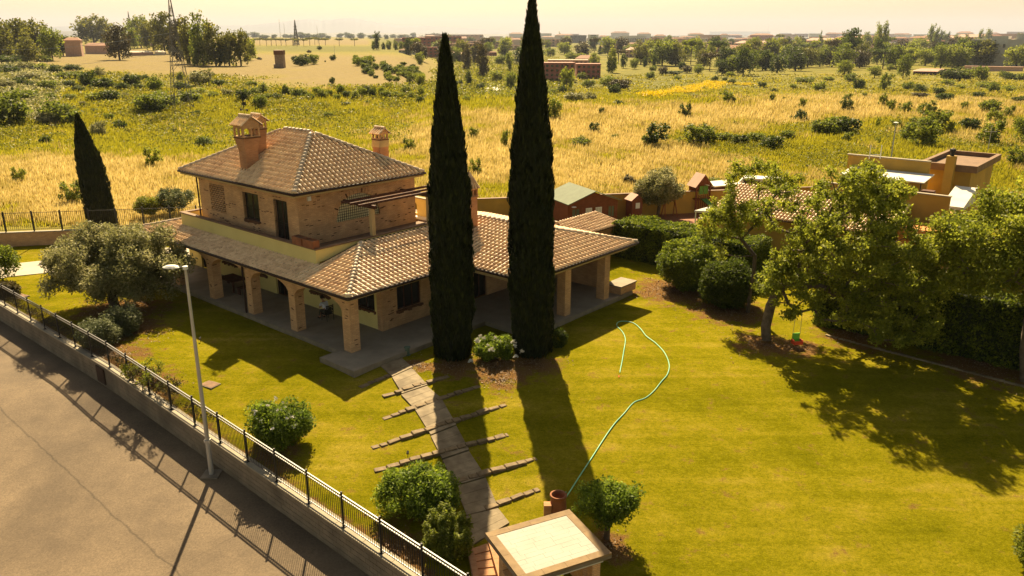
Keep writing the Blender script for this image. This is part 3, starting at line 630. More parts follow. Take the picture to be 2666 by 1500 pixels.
# terrace floor + parapet
tf = MB(); tf.box(1.9, 12.2, 5.0, 7.4, 3.3, 3.5); tf.box(1.9, 2.55, 7.4, 19.1, 3.3, 3.5); tf.box(2.55, 12.0, 18.1, 19.1, 3.3, 3.5); tf.box(12.0, 14.0, 4.8, 16, 3.2, 3.5); tf.build('terrace_floor', 'copbrown', villa)
pp = MB(); pp.box(1.7, 1.9, 4.8, 19.3, 2.9, 3.98); pp.box(1.9, 12.8, 4.8, 5.0, 3.3, 3.98); pp.box(1.9, 12.0, 19.1, 19.3, 2.9, 3.98); pp.build('parapet', 'yellowwall', villa)
cp = MB(); cp.box(1.64, 1.96, 4.74, 19.36, 3.98, 4.05); cp.box(1.97, 12.8, 4.74, 5.06, 3.98, 4.052); cp.box(1.97, 12.0, 19.04, 19.36, 3.98, 4.052); cp.build('parapet_coping', 'copbrown', villa)
pp = MB(); slices(pp, 12.6, .2, 5.06, 16, 3.5, 4.7, [(6.0, 6.4, 3.7, 4.2, .2), (7.3, 7.7, 3.7, 4.2, .2), (8.6, 9.0, 3.7, 4.2, .2)], 'a'); pp.build('parapet', 'yellowwall', villa)
mb = MB(); mb.box(12.55, 12.85, 5.0, 16, 4.7, 4.78); mb.build('parapet_coping', 'coping', villa)
mb = MB(); mb.box(12.0, 12.6, 5.3, 9.2, 3.5, 3.56); mb.build('white_terrace_slab', 'white', villa)
# pergola
pg = MB()
for b_c in (5.75, 10.2):
    pg.box(b_c - .07, b_c + .07, 4.55, 7.4, 5.62, 5.82); pb_ = MB(); pb_.box(b_c - .12, b_c + .12, 4.78, 5.02, 4.052, 5.62); pb_.build('pergola_post', 'soffit', villa)
pg.build('pergola_beam', 'wood', villa)
for a_c in (5.0, 5.75, 6.5): 
    mb = MB(); mb.box(4.9, 12.4, a_c - .05, a_c + .05, 5.82, 5.95); mb.build('pergola_rafter', 'wood', villa)
mb = MB(); mb.box(3.2, 3.42, 7.3, 7.4, 6.1, 6.34); mb.build('wall_lamp', 'white', villa)
# roofs
def roof_tile_mesh(name, L_, r0, r1, mat_, seg=5, th=.0):
    mb = MB(); V = []
    for y, r, z in ((0, r0, .028), (L_, r1, .008)):
        for i in range(seg + 1): t = math.pi * i / seg; V.append((r * math.cos(t), y, z - .03 * (1 - math.sin(t)) + r * .62 * math.sin(t)))
    F = [(i + 1, i, seg + 1 + i, seg + 2 + i) for i in range(seg)] + [tuple(range(seg + 1))]
    mb.raw(V, F); return mb
TV = roof_tile_mesh('t', .43, .104, .088, 'tile'); PV = None
def inside(P, x, y):
    c = False; n = len(P)
    for i in range(n):
        x1, y1 = P[i]; x2, y2 = P[(i + 1) % n]
        if (y1 > y) != (y2 > y) and x < (x2 - x1) * (y - y1) / (y2 - y1) + x1: c = not c
    return c
camL = Matrix.Rotation(-HROT, 4, 'Z') @ Matrix.Translation((-O0[0], -O0[1], 0)) @ Vector((0, 0, CAMH))
def roof_face(poly, eave0, edir, udir, zf, store, pitch=.31, row=.37):
    """poly in (b,a); tiles run up udir from the eave line"""
    ed = Vector((*edir, 0)).normalized(); ud2 = Vector((*udir, 0)).normalized(); s = zf(udir[0], udir[1]) - zf(0, 0)
    ud = Vector((ud2.x, ud2.y, s)).normalized(); nn = ed.cross(ud); 
    if nn.z < 0: nn = -nn; ed_ = -ed
    else: ed_ = ed
    rot = Matrix((ed_, ud, nn)).transposed(); L2 = math.hypot(1, s)
    us = [(Vector((*p, 0)) - Vector((*eave0, 0))) for p in poly]; e0, e1 = min(v.dot(ed) for v in us), max(v.dot(ed) for v in us); u1 = max(v.dot(ud2) for v in us)
    ne = int((e1 - e0) / pitch)
    for i in range(ne + 1):
        e = e0 + pitch * (i + .5) + random.uniform(-.008, .008)
        for j in range(int(u1 * L2 / row) + 1):
            u = (j * row - .06) / L2; p = Vector((*eave0, 0)) + ed * e + ud2 * u; pc = p + ud2 * (.2 / L2) 
            if not inside(poly, pc.x, pc.y): continue
            z = zf(p.x, p.y); store.append((Vector((p.x, p.y, z + .015)), rot))
def deck(poly, zf, parent, name='roof', th=.1):
    mb = MB(); mb.prism(poly, lambda x, y: zf(x, y) - th, lambda x, y: zf(x, y) - .0); return mb.build(name, ['tile_pan'], parent)
def add_tiles(store, parent, nind, nm='roof_tile', proto=TV, mt='tile'):
    store.sort(key=lambda t: (t[0] - camL).length); me = None
    for p, r in store[:nind]:
        r = r @ Matrix.Rotation(random.uniform(-.02, .02), 3, 'Z')
        if me is None: o = proto.build(nm, mt, parent, smooth=False); me = o.data; me.polygons.foreach_set('use_smooth', [True] * (len(me.polygons) - 1) + [False]); o.location = p; o.rotation_euler = r.to_euler()
        else: inst(nm, me, parent, p, r.to_euler())
    rest = store[nind:]
    if rest:
        V0 = np.array(proto.v); nv = len(V0); VS = []; FS = []
        for k, (p, r) in enumerate(rest):
            r = r @ Matrix.Rotation(random.uniform(-.025, .025), 3, 'Z'); VS.append(V0 @ np.array(r).T + np.array(p)); FS += [tuple(i + k * nv for i in f) for f in proto.f]
        big = MB(); big.v = [tuple(q) for q in np.concatenate(VS)]; big.f = FS; big.mi = [0] * len(FS)
        o = big.build(nm + '_field', mt, parent); o['kind'] = 'stuff'
        sm_ = [len(f) == 4 for f in FS]; o.data.polygons.foreach_set('use_smooth', sm_)
SL = .24; LT = []
faces = [
 ([(0, 0), (0, 22.6), (3.3, 19.3), (1.7, 19.3), (1.7, 4.8), (4.8, 4.8)], (0, 0), (0, 1), (1, 0), lambda x, y: 2.75 + SL * x),
 ([(0, 0), (4.8, 4.8), (12.8, 4.8), (8, 0)], (0, 0), (1, 0), (0, 1), lambda x, y: 2.75 + SL * y),
 ([(8, -4.7), (8, 0), (12.8, 4.8), (13.4, 4.8), (13.4, .7)], (8, 0), (0, 1), (1, 0), lambda x, y: 2.75 + SL * (x - 8)),
 ([(8, -4.7), (13.4, .7), (18.8, -4.7)], (8, -4.7), (1, 0), (0, 1), lambda x, y: 2.75 + SL * (y + 4.7)),
 ([(18.8, -4.7), (13.4, .7), (13.4, 8), (18.8, 8)], (18.8, 0), (0, 1), (-1, 0), lambda x, y: 2.75 + SL * (18.8 - x)),
 ([(0, 22.6), (12, 22.6), (12, 19.3), (3.3, 19.3)], (0, 22.6), (1, 0), (0, -1), lambda x, y: 2.75 + SL * (22.6 - y))]
lowroof = None
allm = MB()
for poly, *_r in faces: allm.prism(poly, lambda x, y, z=_r[3]: z(x, y) - .1, _r[3])
lowroof = allm.build('roof', 'tile_pan', villa); lowroof['label'] = 'lower tiled roof over the porch and the side wing'
for poly, e0, ed, ud, zf in faces: roof_face(poly, e0, ed, ud, zf, LT)
US = .525; ub0, ub1, ua0, ua1 = 1.97, 11.67, 6.8, 19.3; hb = (ub1 - ub0) / 2
uf = [([(ub0, ua0), (ub0, ua1), (ub0 + hb, ua1 - hb), (ub0 + hb, ua0 + hb)], (ub0, ua0), (0, 1), (1, 0), lambda x, y: 6.75 + US * (x - ub0)),
      ([(ub0, ua0), (ub0 + hb, ua0 + hb), (ub1, ua0)], (ub0, ua0), (1, 0), (0, 1), lambda x, y: 6.75 + US * (y - ua0)),
      ([(ub1, ua0), (ub0 + hb, ua0 + hb), (ub0 + hb, ua1 - hb), (ub1, ua1)], (ub1, ua0), (0, 1), (-1, 0), lambda x, y: 6.75 + US * (ub1 - x)),
      ([(ub0, ua1), (ub0 + hb, ua1 - hb), (ub1, ua1)], (ub0, ua1), (1, 0), (0, -1), lambda x, y: 6.75 + US * (ua1 - y))]
allm = MB()
for poly, e0, ed, ud, zf in uf: allm.prism(poly, lambda x, y, z=zf: z(x, y) - .1, zf)
uproof = allm.build('roof', 'tile_pan', villa); uproof['label'] = 'steep hipped upper roof'
UT = []
for poly, e0, ed, ud, zf in uf[:2]: roof_face(poly, e0, ed, ud, zf, UT)
UR = []
for poly, e0, ed, ud, zf in uf[2:]: roof_face(poly, e0, ed, ud, zf, UR)
add_tiles(LT, lowroof, 200); add_tiles(UT + UR, uproof, 100)
RV = roof_tile_mesh('r', .46, .15, .12, 'ridge', 6)
def hip(p0, p1, store):
    p0, p1 = Vector(p0), Vector(p1); d = (p1 - p0); n = max(1, int(d.length / .39)); d.normalize(); s = d.cross(Vector((0, 0, 1))).normalized(); nn = s.cross(d)
    for i in range(n): store.append((p0 + d * (i * .39) + nn * .05, Matrix((s, d, nn)).transposed()))
HL, HU = [], []
hip((0, 0, 2.75), (4.8, 4.8, 3.9), HL); hip((8, -4.7, 2.75), (13.4, .7, 4.05), HL); hip((18.8, -4.7, 2.75), (13.4, .7, 4.05), HL); hip((13.4, .7, 4.05), (13.4, 8, 4.05), HL); hip((0, 22.6, 2.75), (3.3, 19.3, 3.54), HL)
zr = 6.75 + US * hb
for p0, p1 in (((ub0, ua0, 6.75), (ub0 + hb, ua0 + hb, zr)), ((ub1, ua0, 6.75), (ub0 + hb, ua0 + hb, zr)), ((ub0, ua1, 6.75), (ub0 + hb, ua1 - hb, zr)), ((ub1, ua1, 6.75), (ub0 + hb, ua1 - hb, zr)), ((ub0 + hb, ua0 + hb, zr), (ub0 + hb, ua1 - hb, zr))): hip(p0, p1, HU)
add_tiles(HL, lowroof, 400, 'ridge_tile', RV, 'ridge'); add_tiles(HU, uproof, 400, 'ridge_tile', RV, 'ridge')
# gutters
def gutter(pts, parent):
    g = MB()
    for p0, p1 in zip(pts[:-1], pts[1:]): g.tube((*p0[:2], p0[2] - .05), (*p1[:2], p1[2] - .05), .085, n=6)
    g.build('gutter', 'gutter', parent, smooth=True)
gutter([(-.06, 22.6, 2.75), (-.06, -.06, 2.75), (7.94, -.06, 2.75), (7.94, -4.76, 2.75), (18.86, -4.76, 2.75), (18.86, 4, 2.75)], lowroof)
gutter([(ub0 - .06, ua1 + .06, 6.74), (ub0 - .06, ua0 - .06, 6.74), (ub1 + .06, ua0 - .06, 6.74), (ub1 + .06, ua1 + .06, 6.74), (ub0 - .06, ua1 + .06, 6.74)], uproof)
mb = MB(); mb.box(ub0 + .02, ub0 + .06, ua0, ua1, 6.5, 6.66); mb.box(ub0 + .06, ub1, ua0 + .02, ua0 + .06, 6.5, 6.66); mb.box(ub0 + .06, ub1 - .1, ua0 + .06, ua1 - .1, 6.56, 6.6); mb.build('fascia', 'soffit', villa)
mb = MB(); mb.box(.0, .04, 0, 22.6, 2.56, 2.66); mb.box(.04, 7.9, .0, .04, 2.56, 2.66); mb.box(8.0, 18.8, -4.7, -4.66, 2.56, 2.66); mb.box(8.0, 8.04, -4.66, 0, 2.56, 2.66); mb.build('fascia', 'soffit', villa)
dp = MB(); dp.tube((ub0 - .02, 18.4, 6.66), (2.47, 18.18, 6.35), .05); dp.tube((2.47, 18.18, 6.35), (2.47, 18.18, 3.5), .05); dp.build('downpipe', 'gutter', villa)
dp = MB(); dp.tube((.22, 9.9, 2.66), (.22, 9.9, FL), .06); dp.build('downpipe', 'gutter', villa)
dp = MB(); dp.tube((8.0, -4.4, 2.6), (8.1, -4.0, 2.3), .05); dp.tube((8.1, -4.0, 2.3), (8.12, -3.9, FL), .05); dp.build('downpipe', 'gutter', villa)
# chimneys
def chimney(b, a, z0, w, d, h, flare, head, parent=villa, style=0, name='chimney'):
    """square stack, corbelled head with openings, small gabled tile roof"""
    cm = MB(); zt = z0 + h; cm.box(b - w, b + w, a - d, a + d, z0, zt)
    if flare:
        V = [(b - w, a - d, zt), (b + w, a - d, zt), (b + w, a + d, zt), (b - w, a + d, zt)]; f = flare; zf_ = zt + .75
        V += [(b - w - f, a - d - f, zf_), (b + w + f, a - d - f, zf_), (b + w + f, a + d + f, zf_), (b - w - f, a + d + f, zf_)]
        cm.raw(V, [(0, 1, 5, 4), (1, 2, 6, 5), (2, 3, 7, 6), (3, 0, 4, 7), (4, 5, 6, 7)]); zt = zf_; w, d = w + f, d + f
    c = cm.build(name, 'brick_red', parent)
    if style == 1:
        k = MB(); k.box(b - w - .02, b + w + .02, a - d - .02, a + d + .02, zt, zt + .42); k.build('plaster_band', 'soffit', c); zt += .42
    k = MB(); k.box(b - w - .03, b + w + .03, a - d - .03, a + d + .03, zt, zt + .07); k.build('cornice', 'darkbrick', c); zt += .07
    hd = MB(); p = .1
    ops = [(b - w + p + i * (2 * w - p) / 2, b - w + p + i * (2 * w - p) / 2 + (2 * w - p) / 2 - p, zt + .06, zt + head * .55, .1) for i in range(2)]
    slices(hd, a - d, .1, b - w, b + w, zt, zt + head, ops, 'b'); slices(hd, a + d - .1, .1, b - w, b + w, zt, zt + head, ops, 'b')
    opa = [(a - d + p + i * (2 * d - p) / 2, a - d + p + i * (2 * d - p) / 2 + (2 * d - p) / 2 - p, zt + .06, zt + head * .55, .1) for i in range(2)]
    slices(hd, b - w, .1, a - d + .1, a + d - .1, zt, zt + head, opa, 'a'); slices(hd, b + w - .1, .1, a - d + .1, a + d - .1, zt, zt + head, opa, 'a')
    zt += head; hr = (w if style != 3 else w) * .75
    hd.raw([(b - w, a - d, zt), (b + w, a - d, zt), (b, a - d, zt + hr), (b - w, a + d, zt), (b + w, a + d, zt), (b, a + d, zt + hr)], [(0, 1, 2), (5, 4, 3)]); hd.build('chimney_head', 'brick', c)
    me = None
    cap = MB()
    for sgn in (-1, 1): cap.raw([(b + sgn * (w + .14), a - d - .1, zt - .1), (b + sgn * (w + .14), a + d + .1, zt - .1), (b, a + d + .1, zt + hr + .03), (b, a - d - .1, zt + hr + .03)], [(0, 1, 2, 3)])
    cp_ = cap.build('cap', 'tile_pan', c); L_ = math.hypot(w + .14, hr + .1)
    tv = roof_tile_mesh('c', L_ + .02, .085, .07, 'tile', 4); n = max(3, int(2 * d / .17))
    for sgn in (-1, 1):
        for i in range(n + 1):
            y = a - d - .06 + (2 * d + .12) * i / n; ud = Vector((-sgn * (w + .14), 0, hr + .1)).normalized(); ed = Vector((0, -sgn, 0)) * -1; nn = ed.cross(ud)
            if nn.z < 0: ed = -ed; nn = -nn
            r = Matrix((ed, ud, nn)).transposed(); loc = Vector((b + sgn * (w + .14), y, zt - .09))
            if me is None: o = tv.build('roof_tile', 'tile', cp_); me = o.data; o.location = loc; o.rotation_euler = r.to_euler()
            else: inst('roof_tile', me, cp_, loc, r.to_euler())
    rd = MB(); rd.tube((b, a - d - .12, zt + hr + .05), (b, a + d + .12, zt + hr + .05), .08, n=7); rd.build('ridge_tile', 'ridge', cp_)
    return c, zt + hr
c1, ztop = chimney(3.35, 13.2, 6.9, .42, .36, 1.5, .15, .78)
mb = MB(); mb.box(2.9, 3.8, 12.78, 13.62, 7.15, 7.35); mb.build('flashing', 'copbrown', c1)
chimney(4.5, 13.85, 7.6, .32, .32, 1.15, .08, .5, style=2)
chimney(10.7, 9.75, 7.0, .36, .36, 1.2, 0, .42, style=1)
# weather vane
vb = MB(); x_, y_, z_ = 3.35, 13.25, ztop
vb.tube((x_, y_, z_), (x_, y_, z_ + .95), .018); vb.tube((x_, y_ - .32, z_ + .35), (x_, y_ + .32, z_ + .35), .014); vb.tube((x_ - .32, y_, z_ + .35), (x_ + .32, y_, z_ + .35), .014)
for k in (-1, 1): vb.box(x_ - .02, x_ + .02, y_ + k * .34 - .05, y_ + k * .34 + .05, z_ + .28, z_ + .42)
vb.raw([(x_, y_ - .3, z_ + .62), (x_, y_ + .05, z_ + .6), (x_, y_ + .3, z_ + .8), (x_, y_ + .12, z_ + .75), (x_, y_ + .06, z_ + .98), (x_, y_ - .05, z_ + .8), (x_, y_ - .28, z_ + .85)], [(0, 1, 2, 3, 4, 5, 6)])
tag(place(vb.build('weather_vane', 'black'), (O0[0], O0[1], 0), HROT), 'black iron weather vane with a bird on the big brick chimney', 'weather vane')
# wing chimney with pointed hood
wc = MB(); wc.box(11.55, 12.25, 2.75, 3.45, 3.5, 5.6); w_o = wc.build('chimney', 'brick_red', villa)
hd = MB(); slices(hd, 2.75, .1, 11.5, 12.3, 5.67, 6.2, [(11.6, 11.83, 5.72, 6.05), (11.97, 12.2, 5.72, 6.05)], 'b'); slices(hd, 3.35, .1, 11.5, 12.3, 5.67, 6.2, [(11.6, 11.83, 5.72, 6.05), (11.97, 12.2, 5.72, 6.05)], 'b'); hd.box(11.5, 11.6, 2.85, 3.35, 5.67, 6.2); hd.box(12.2, 12.3, 2.85, 3.35, 5.67, 6.2); hd.box(11.48, 12.32, 2.68, 3.5, 5.6, 5.67); hd.build('chimney_head', 'brick_red', w_o)
ch = MB()
for k in range(4):
    t0, t1 = k * math.pi / 2 + math.pi / 4, (k + 1) * math.pi / 2 + math.pi / 4; r = .68
    ch.raw([(11.9 + r * math.cos(t0), 3.1 + r * math.sin(t0), 6.15), (11.9 + r * math.cos(t1), 3.1 + r * math.sin(t1), 6.15), (11.9, 3.1, 7.15)], [(0, 1, 2)])
cho = ch.build('cap', 'tile_pan', w_o)
for k in range(4):
    for i in range(4):
        t0, t1 = k * math.pi / 2 + math.pi / 4, (k + 1) * math.pi / 2 + math.pi / 4; f = (i + .5) / 4; r = .7
        p0 = Vector((11.9 + r * ((1 - f) * math.cos(t0) + f * math.cos(t1)), 3.1 + r * ((1 - f) * math.sin(t0) + f * math.sin(t1)), 6.15)); p1 = Vector((11.9, 3.1, 7.2)); p1 = p1.lerp(p0, .08); mb = MB(); mb.tube(p0, p1, .085, .03, 6); mb.build('roof_tile', 'tile', cho)
mb = MB(); mb.lathe([(.0, .2), (.05, .14), (.02, .05), (.08, 0)], (11.9, 3.1, 7.1), 8); mb.build('finial', 'terracotta', cho)
chimney(19.4, 2.4, 1.2, .3, .3, .9, 0, .45, style=2, name='chimney')
# small tiled wall/shelter behind the wing
mb = MB(); mb.box(19.0, 26.2, 1.6, 1.9, -.5, 1.7); mb.box(19.0, 26.2, 3.3, 3.5, -.5, 2.1); sh = mb.build('shelter', 'brick'); tag(place(sh, (O0[0], O0[1], 0), HROT), 'low brick shelter with a single slope of terracotta tiles behind the villa wing', 'shelter')
ST = []; roof_face([(19.0, 1.2), (26.4, 1.2), (26.4, 3.7), (19.0, 3.7)], (19.0, 1.2), (1, 0), (0, 1), lambda x, y: 1.75 + .2 * (y - 1.2), ST)
mb = MB(); mb.prism([(19.0, 1.2), (26.4, 1.2), (26.4, 3.7), (19.0, 3.7)], lambda x, y: 1.65 + .2 * (y - 1.2), lambda x, y: 1.75 + .2 * (y - 1.2)); so_ = mb.build('roof', 'tile_pan', sh); add_tiles(ST, so_, 240)
# planters on the terrace corner
for k, a_ in enumerate((5.35, 6.35)):
    t = empty('planter', ['terracotta trough planter on the terrace corner, the one nearer the corner', 'terracotta trough planter on the terrace, the one nearer the dark door'][k], 'planter', (O0[0] + a_ * AX[0] + 1.82 * BX[0], O0[1] + a_ * AX[1] + 1.82 * BX[1], 4.055), HROT + random.uniform(-.05, .05))
    mb = MB(); mb.box(-.22, .22, -.45, .45, 0, .05); mb.box(-.22, -.18, -.45, .45, .05, .42); mb.box(.18, .22, -.45, .45, .05, .42); mb.box(-.18, .18, -.45, -.41, .05, .42); mb.box(-.18, .18, .41, .45, .05, .42); mb.build('trough', 'terracotta', t)
    mb = MB(); mb.box(-.18, .18, -.41, .41, .1, .34); mb.build('soil', 'soil', t)

# ------------------------------------------------------------------ boundary wall and fence along the road (villa axes: x = b, y = a)
FB = -8.5
def lz_ab(b, a): x, y = AB(a, b); return float(lawn_z(x, y))
wall = empty('roadside_wall', 'long low block retaining wall between the asphalt road and the garden', 'wall', (O0[0] + .2 * BX[0], O0[1] + .2 * BX[1], 0), HROT)
core = MB(); AW = np.arange(-26, 48.1, 2.0)
for a0, a1 in zip(AW[:-1], AW[1:]):
    z0, z1 = lz_ab(FB, a0), lz_ab(FB, a1); V = [(-8.63, a0, z0 - 1.35), (-8.3, a0, z0 - 1.35), (-8.3, a0, z0), (-8.63, a0, z0), (-8.63, a1, z1 - 1.35), (-8.3, a1, z1 - 1.35), (-8.3, a1, z1), (-8.63, a1, z1)]
    core.raw(V, [(0, 1, 2, 3), (7, 6, 5, 4), (3, 2, 6, 7), (4, 0, 3, 7), (1, 5, 6, 2)])
core.build('wall_core', 'concrete', wall)
for a0 in np.arange(-26, 47.5, 1.5):
    z0, z1 = lz_ab(FB, a0), lz_ab(FB, a0 + 1.5); V = []
    for a, z in ((a0 + .008, z0), (a0 + 1.492, z1)):
        for b_, dz in ((-8.67, .002), (-8.24, .002), (-8.24, .06), (-8.67, .06)): V.append((b_, a, z + dz))
    mb = MB(); mb.raw(V, [(0, 1, 2, 3), (7, 6, 5, 4), (3, 2, 6, 7), (0, 3, 7, 4), (1, 5, 6, 2), (0, 4, 5, 1)]); mb.build('coping_stone', 'coping', wall)
BL = []
for r in range(5):
    for k in range(190):
        a = -26 + k * .4 + (.2 if r % 2 else 0)
        if a > 47: continue
        zc = lz_ab(FB, a + .195) - .11 - r * .215; sl = (lz_ab(FB, a + .39) - lz_ab(FB, a)) / .39
        BL.append((a, zc, sl))
BL.sort(key=lambda t: (Vector((-8.65, t[0], t[1])) - camL).length); 
px_ok = [b for b in BL if (lambda p: -10 < p[0] < 2680 and p[1] < 1510)(pix(*AB(b[0], -8.65), b[1]))]; inds = px_ok[:300]; iset = set(id(b) for b in inds); bme = None
stuff_ = MB()
for t in BL:
    a, zc, sl = t
    V = [(-.016, 0, -.1), (.002, 0, -.1), (.002, .388, -.1 + sl * .388), (-.016, .388, -.1 + sl * .388), (-.016, 0, .1), (.002, 0, .1), (.002, .388, .1 + sl * .388), (-.016, .388, .1 + sl * .388)]
    F = [(3, 2, 1, 0), (4, 5, 6, 7), (0, 1, 5, 4), (2, 3, 7, 6), (3, 0, 4, 7)]
    if id(t) in iset:
        if bme is None: mb = MB(); mb.raw(V, F); o = mb.build('block', 'concrete', wall); bme = o.data; o.location = (-8.632, a, zc)
        else: inst('block', bme, wall, (-8.632 - random.uniform(0, .006), a, zc))
    else: stuff_.raw([(x - 8.632, y + a, z + zc) for x, y, z in V], F)
stuff_.build('block_courses', 'concrete', wall)['kind'] = 'stuff'
mb = MB(); a_, b_ = toab(*at(262, 985, -1.3)); zz = lz_ab(FB, a_); mb.box(-8.70, -8.655, a_ - .45, a_ + .45, zz - .95, zz - .12); mb.box(-8.715, -8.70, a_ - .4, a_ + .4, zz - .9, zz - .16); mb.build('meter_hatch', 'gutter', wall)
# fence
fence = empty('railing_fence', 'black metal railing fence on the roadside wall with white-lit double top rail', 'fence', (O0[0] + .2 * BX[0], O0[1] + .2 * BX[1], 0), HROT)
A0, A1 = -22.0, 46.0; posts = np.arange(A0, A1, 2.02)
def fz(a): return lz_ab(FB, a) + .06
pm = MB(); pm.box(-.03, .03, -.03, .03, 0, 1.42); pm.box(-.07, .07, -.07, .07, 0, .02); pme = None
for a in posts:
    if pme is None: o = pm.build('post', 'black', fence); pme = o.data; o.location = (FB, a, fz(a))
    else: inst('post', pme, fence, (FB, a, fz(a)))
for a0, a1 in zip(posts[:-1], posts[1:]):
    for h, r in ((1.3, .024), (1.17, .022), (.14, .022)):
        mb = MB(); mb.tube((FB, a0 + .03, fz(a0) + h), (FB, a1 - .03, fz(a1) + h), r * 1.3, n=4); mb.build('rail', 'railsheen', fence)
bars_ = []
for a0 in posts[:-1]:
    for k in range(1, 18): bars_.append(a0 + 2.02 * k / 18)
bars_.sort(key=lambda a: (Vector((FB, a, fz(a))) - camL).length)
vis = [a for a in bars_ if (lambda p: p[0] > 0 and p[1] < 1500)(pix(*AB(a, FB), fz(a) + .6))][:300]; vs = set(vis)
bm_ = MB(); bm_.tube((0, 0, .1), (0, 0, 1.3), .011, n=4, caps=False); bme = None; rest = MB()
for a in bars_:
    if a in vs:
        if bme is None: o = bm_.build('bar', 'black', fence); bme = o.data; o.location = (FB, a, fz(a))
        else: inst('bar', bme, fence, (FB, a, fz(a)))
    else: rest.tube((FB, a, fz(a) + .1), (FB, a, fz(a) + 1.3), .011, n=4, caps=False)
rest.build('bar_run', 'black', fence)['kind'] = 'stuff'
# far boundary wall with fence (left) and the yellow wall (right)
def far_pt(x, off=0): return (x, 66.7 + .19 * x + off)
dirf = math.atan(.19)
fw = empty('garden_wall', 'low brown boundary wall at the far left end of the garden', 'wall', (*far_pt(-33), -.5), dirf)
mb = MB(); mb.box(-26, 12, 0, .3, -.6, .95); mb.build('wall_face', 'brick', fw)
for i in range(19): mb = MB(); mb.box(-26 + i * 2 + .01, -24 + i * 2 - .01, -.05, .35, .95, 1.02); mb.build('coping_stone', 'coping', fw)
ff = empty('far_railing_fence', 'thin dark railing fence on the far left boundary wall against dry grass', 'fence', (*far_pt(-33), .52), dirf)
pme = None
for i in range(19):
    if pme is None: mb = MB(); mb.box(-.04, .04, -.04, .04, 0, 1.6); o = mb.build('post', 'black', ff); pme = o.data; o.location = (-26 + i * 2, .15, 0)
    else: inst('post', pme, ff, (-26 + i * 2, .15, 0))
for z in (.15, 1.45): mb = MB(); mb.tube((-26, .15, z), (10, .15, z), .02, n=4); mb.build('rail', 'black', ff)
bme = None; k = 0; rest = MB()
for i in range(18 * 14):
    x = -26 + (i + .5) * 2 / 14
    if bme is None: mb = MB(); mb.tube((0, 0, .1), (0, 0, 1.5), .014, n=4, caps=False); o = mb.build('bar', 'black', ff); bme = o.data; o.location = (x, .15, 0)
    else: inst('bar', bme, ff, (x, .15, 0))
yw = empty('yellow_boundary_wall', 'yellow plastered boundary wall behind the red cabin and the olive tree', 'wall', (*far_pt(6, 2), -.5), dirf)
mb = MB(); mb.box(-24, 34, 0, .25, -.6, 1.9); mb.build('wall_face', 'yellowhouse', yw)
mb = MB(); mb.box(-24, 34, -.06, .31, 1.9, 1.97); mb.build('coping', 'copbrown', yw)

# ------------------------------------------------------------------ path, steps, stone edgings
def z7(px, py): return 900 + px / 2.229, 850 + py / 2.229
def lawn_pt(px, py, off=.03): x, y, z = ground(px, py, lawn_z); return (x, y, z + off)
path = empty('garden_path', 'travertine slab path', 'path', (0, 0, 0)); del path['label'], path['category']; path['kind'] = 'structure'
SLAB = [((190, 222), (305, 170), (402, 215), (272, 268)), ((270, 300), (385, 248), (490, 303), (360, 356)), ((322, 402), (472, 352), (556, 412), (402, 470)), ((405, 492), (556, 425), (640, 530), (495, 592)),
        ((494, 642), (642, 583), (720, 668), (552, 722)), ((562, 782), (715, 730), (805, 832), (625, 884)), ((638, 937), (812, 885), (885, 1015), (722, 1068)), ((700, 1108), (884, 1062), (950, 1146), (720, 1285))]
for qi, q in enumerate(SLAB):
    P = [lawn_pt(*z7(*p)) for p in q]
    if qi + 1 < len(SLAB):
        Nx = [lawn_pt(*z7(*p)) for p in SLAB[qi + 1][:2]]; P[3] = tuple(P[3][k] + (Nx[0][k] - P[3][k]) * .86 for k in range(3)); P[2] = tuple(P[2][k] + (Nx[1][k] - P[2][k]) * .86 for k in range(3)); c = [sum(p[i] for p in P) / 4 for i in range(3)]; zt = c[2] + .05
    V = [(x, y, zt - .12) for x, y, z in P] + [(x, y, max(z, zt - .03) + .02) for x, y, z in P]
    n = 3                                                     # each tread is laid from three boards of travertine
    for i in range(n):
        t0, t1 = i / n + .004, (i + 1) / n - .004
        def L2(a_, b_, t): return tuple(a_[k] + (b_[k] - a_[k]) * t for k in range(3))
        top = [L2(P[0], P[3], t0), L2(P[1], P[2], t0), L2(P[1], P[2], t1), L2(P[0], P[3], t1)]; h = random.uniform(0, .006)
        mb = MB(); mb.raw([(x, y, z - .1) for x, y, z in top] + [(x, y, z + .03 + h) for x, y, z in top], [(0, 1, 2, 3), (7, 6, 5, 4), (4, 5, 1, 0), (5, 6, 2, 1), (6, 7, 3, 2), (7, 4, 0, 3)][0:6]); o = mb.build('paving_slab', 'path', path)
ROWS = [((80, 355), (440, 212), 9, .35, 'half-buried stone edging nearest the patio, lying in the shade of the roof'), ((215, 410), (600, 290), 10, .8, 'second stone edging from the patio, short and ending under the tall left cypress shadow'),
        ((215, 538), (780, 345), 13, .75, 'third stone edging from the patio across the slab path'), ((150, 712), (930, 455), 15, 1.0, 'long middle stone edging, the longest of the rows crossing the path'),
        ((165, 842), (945, 628), 14, .95, 'stone edging just above the big bright green shrub'), ((585, 925), (1110, 768), 10, .95, 'stone edging right of the big green shrub, reaching far to the right'),
        ((722, 1092), (1125, 945), 8, .7, 'lowest stone edging, last row before the gate canopy')]
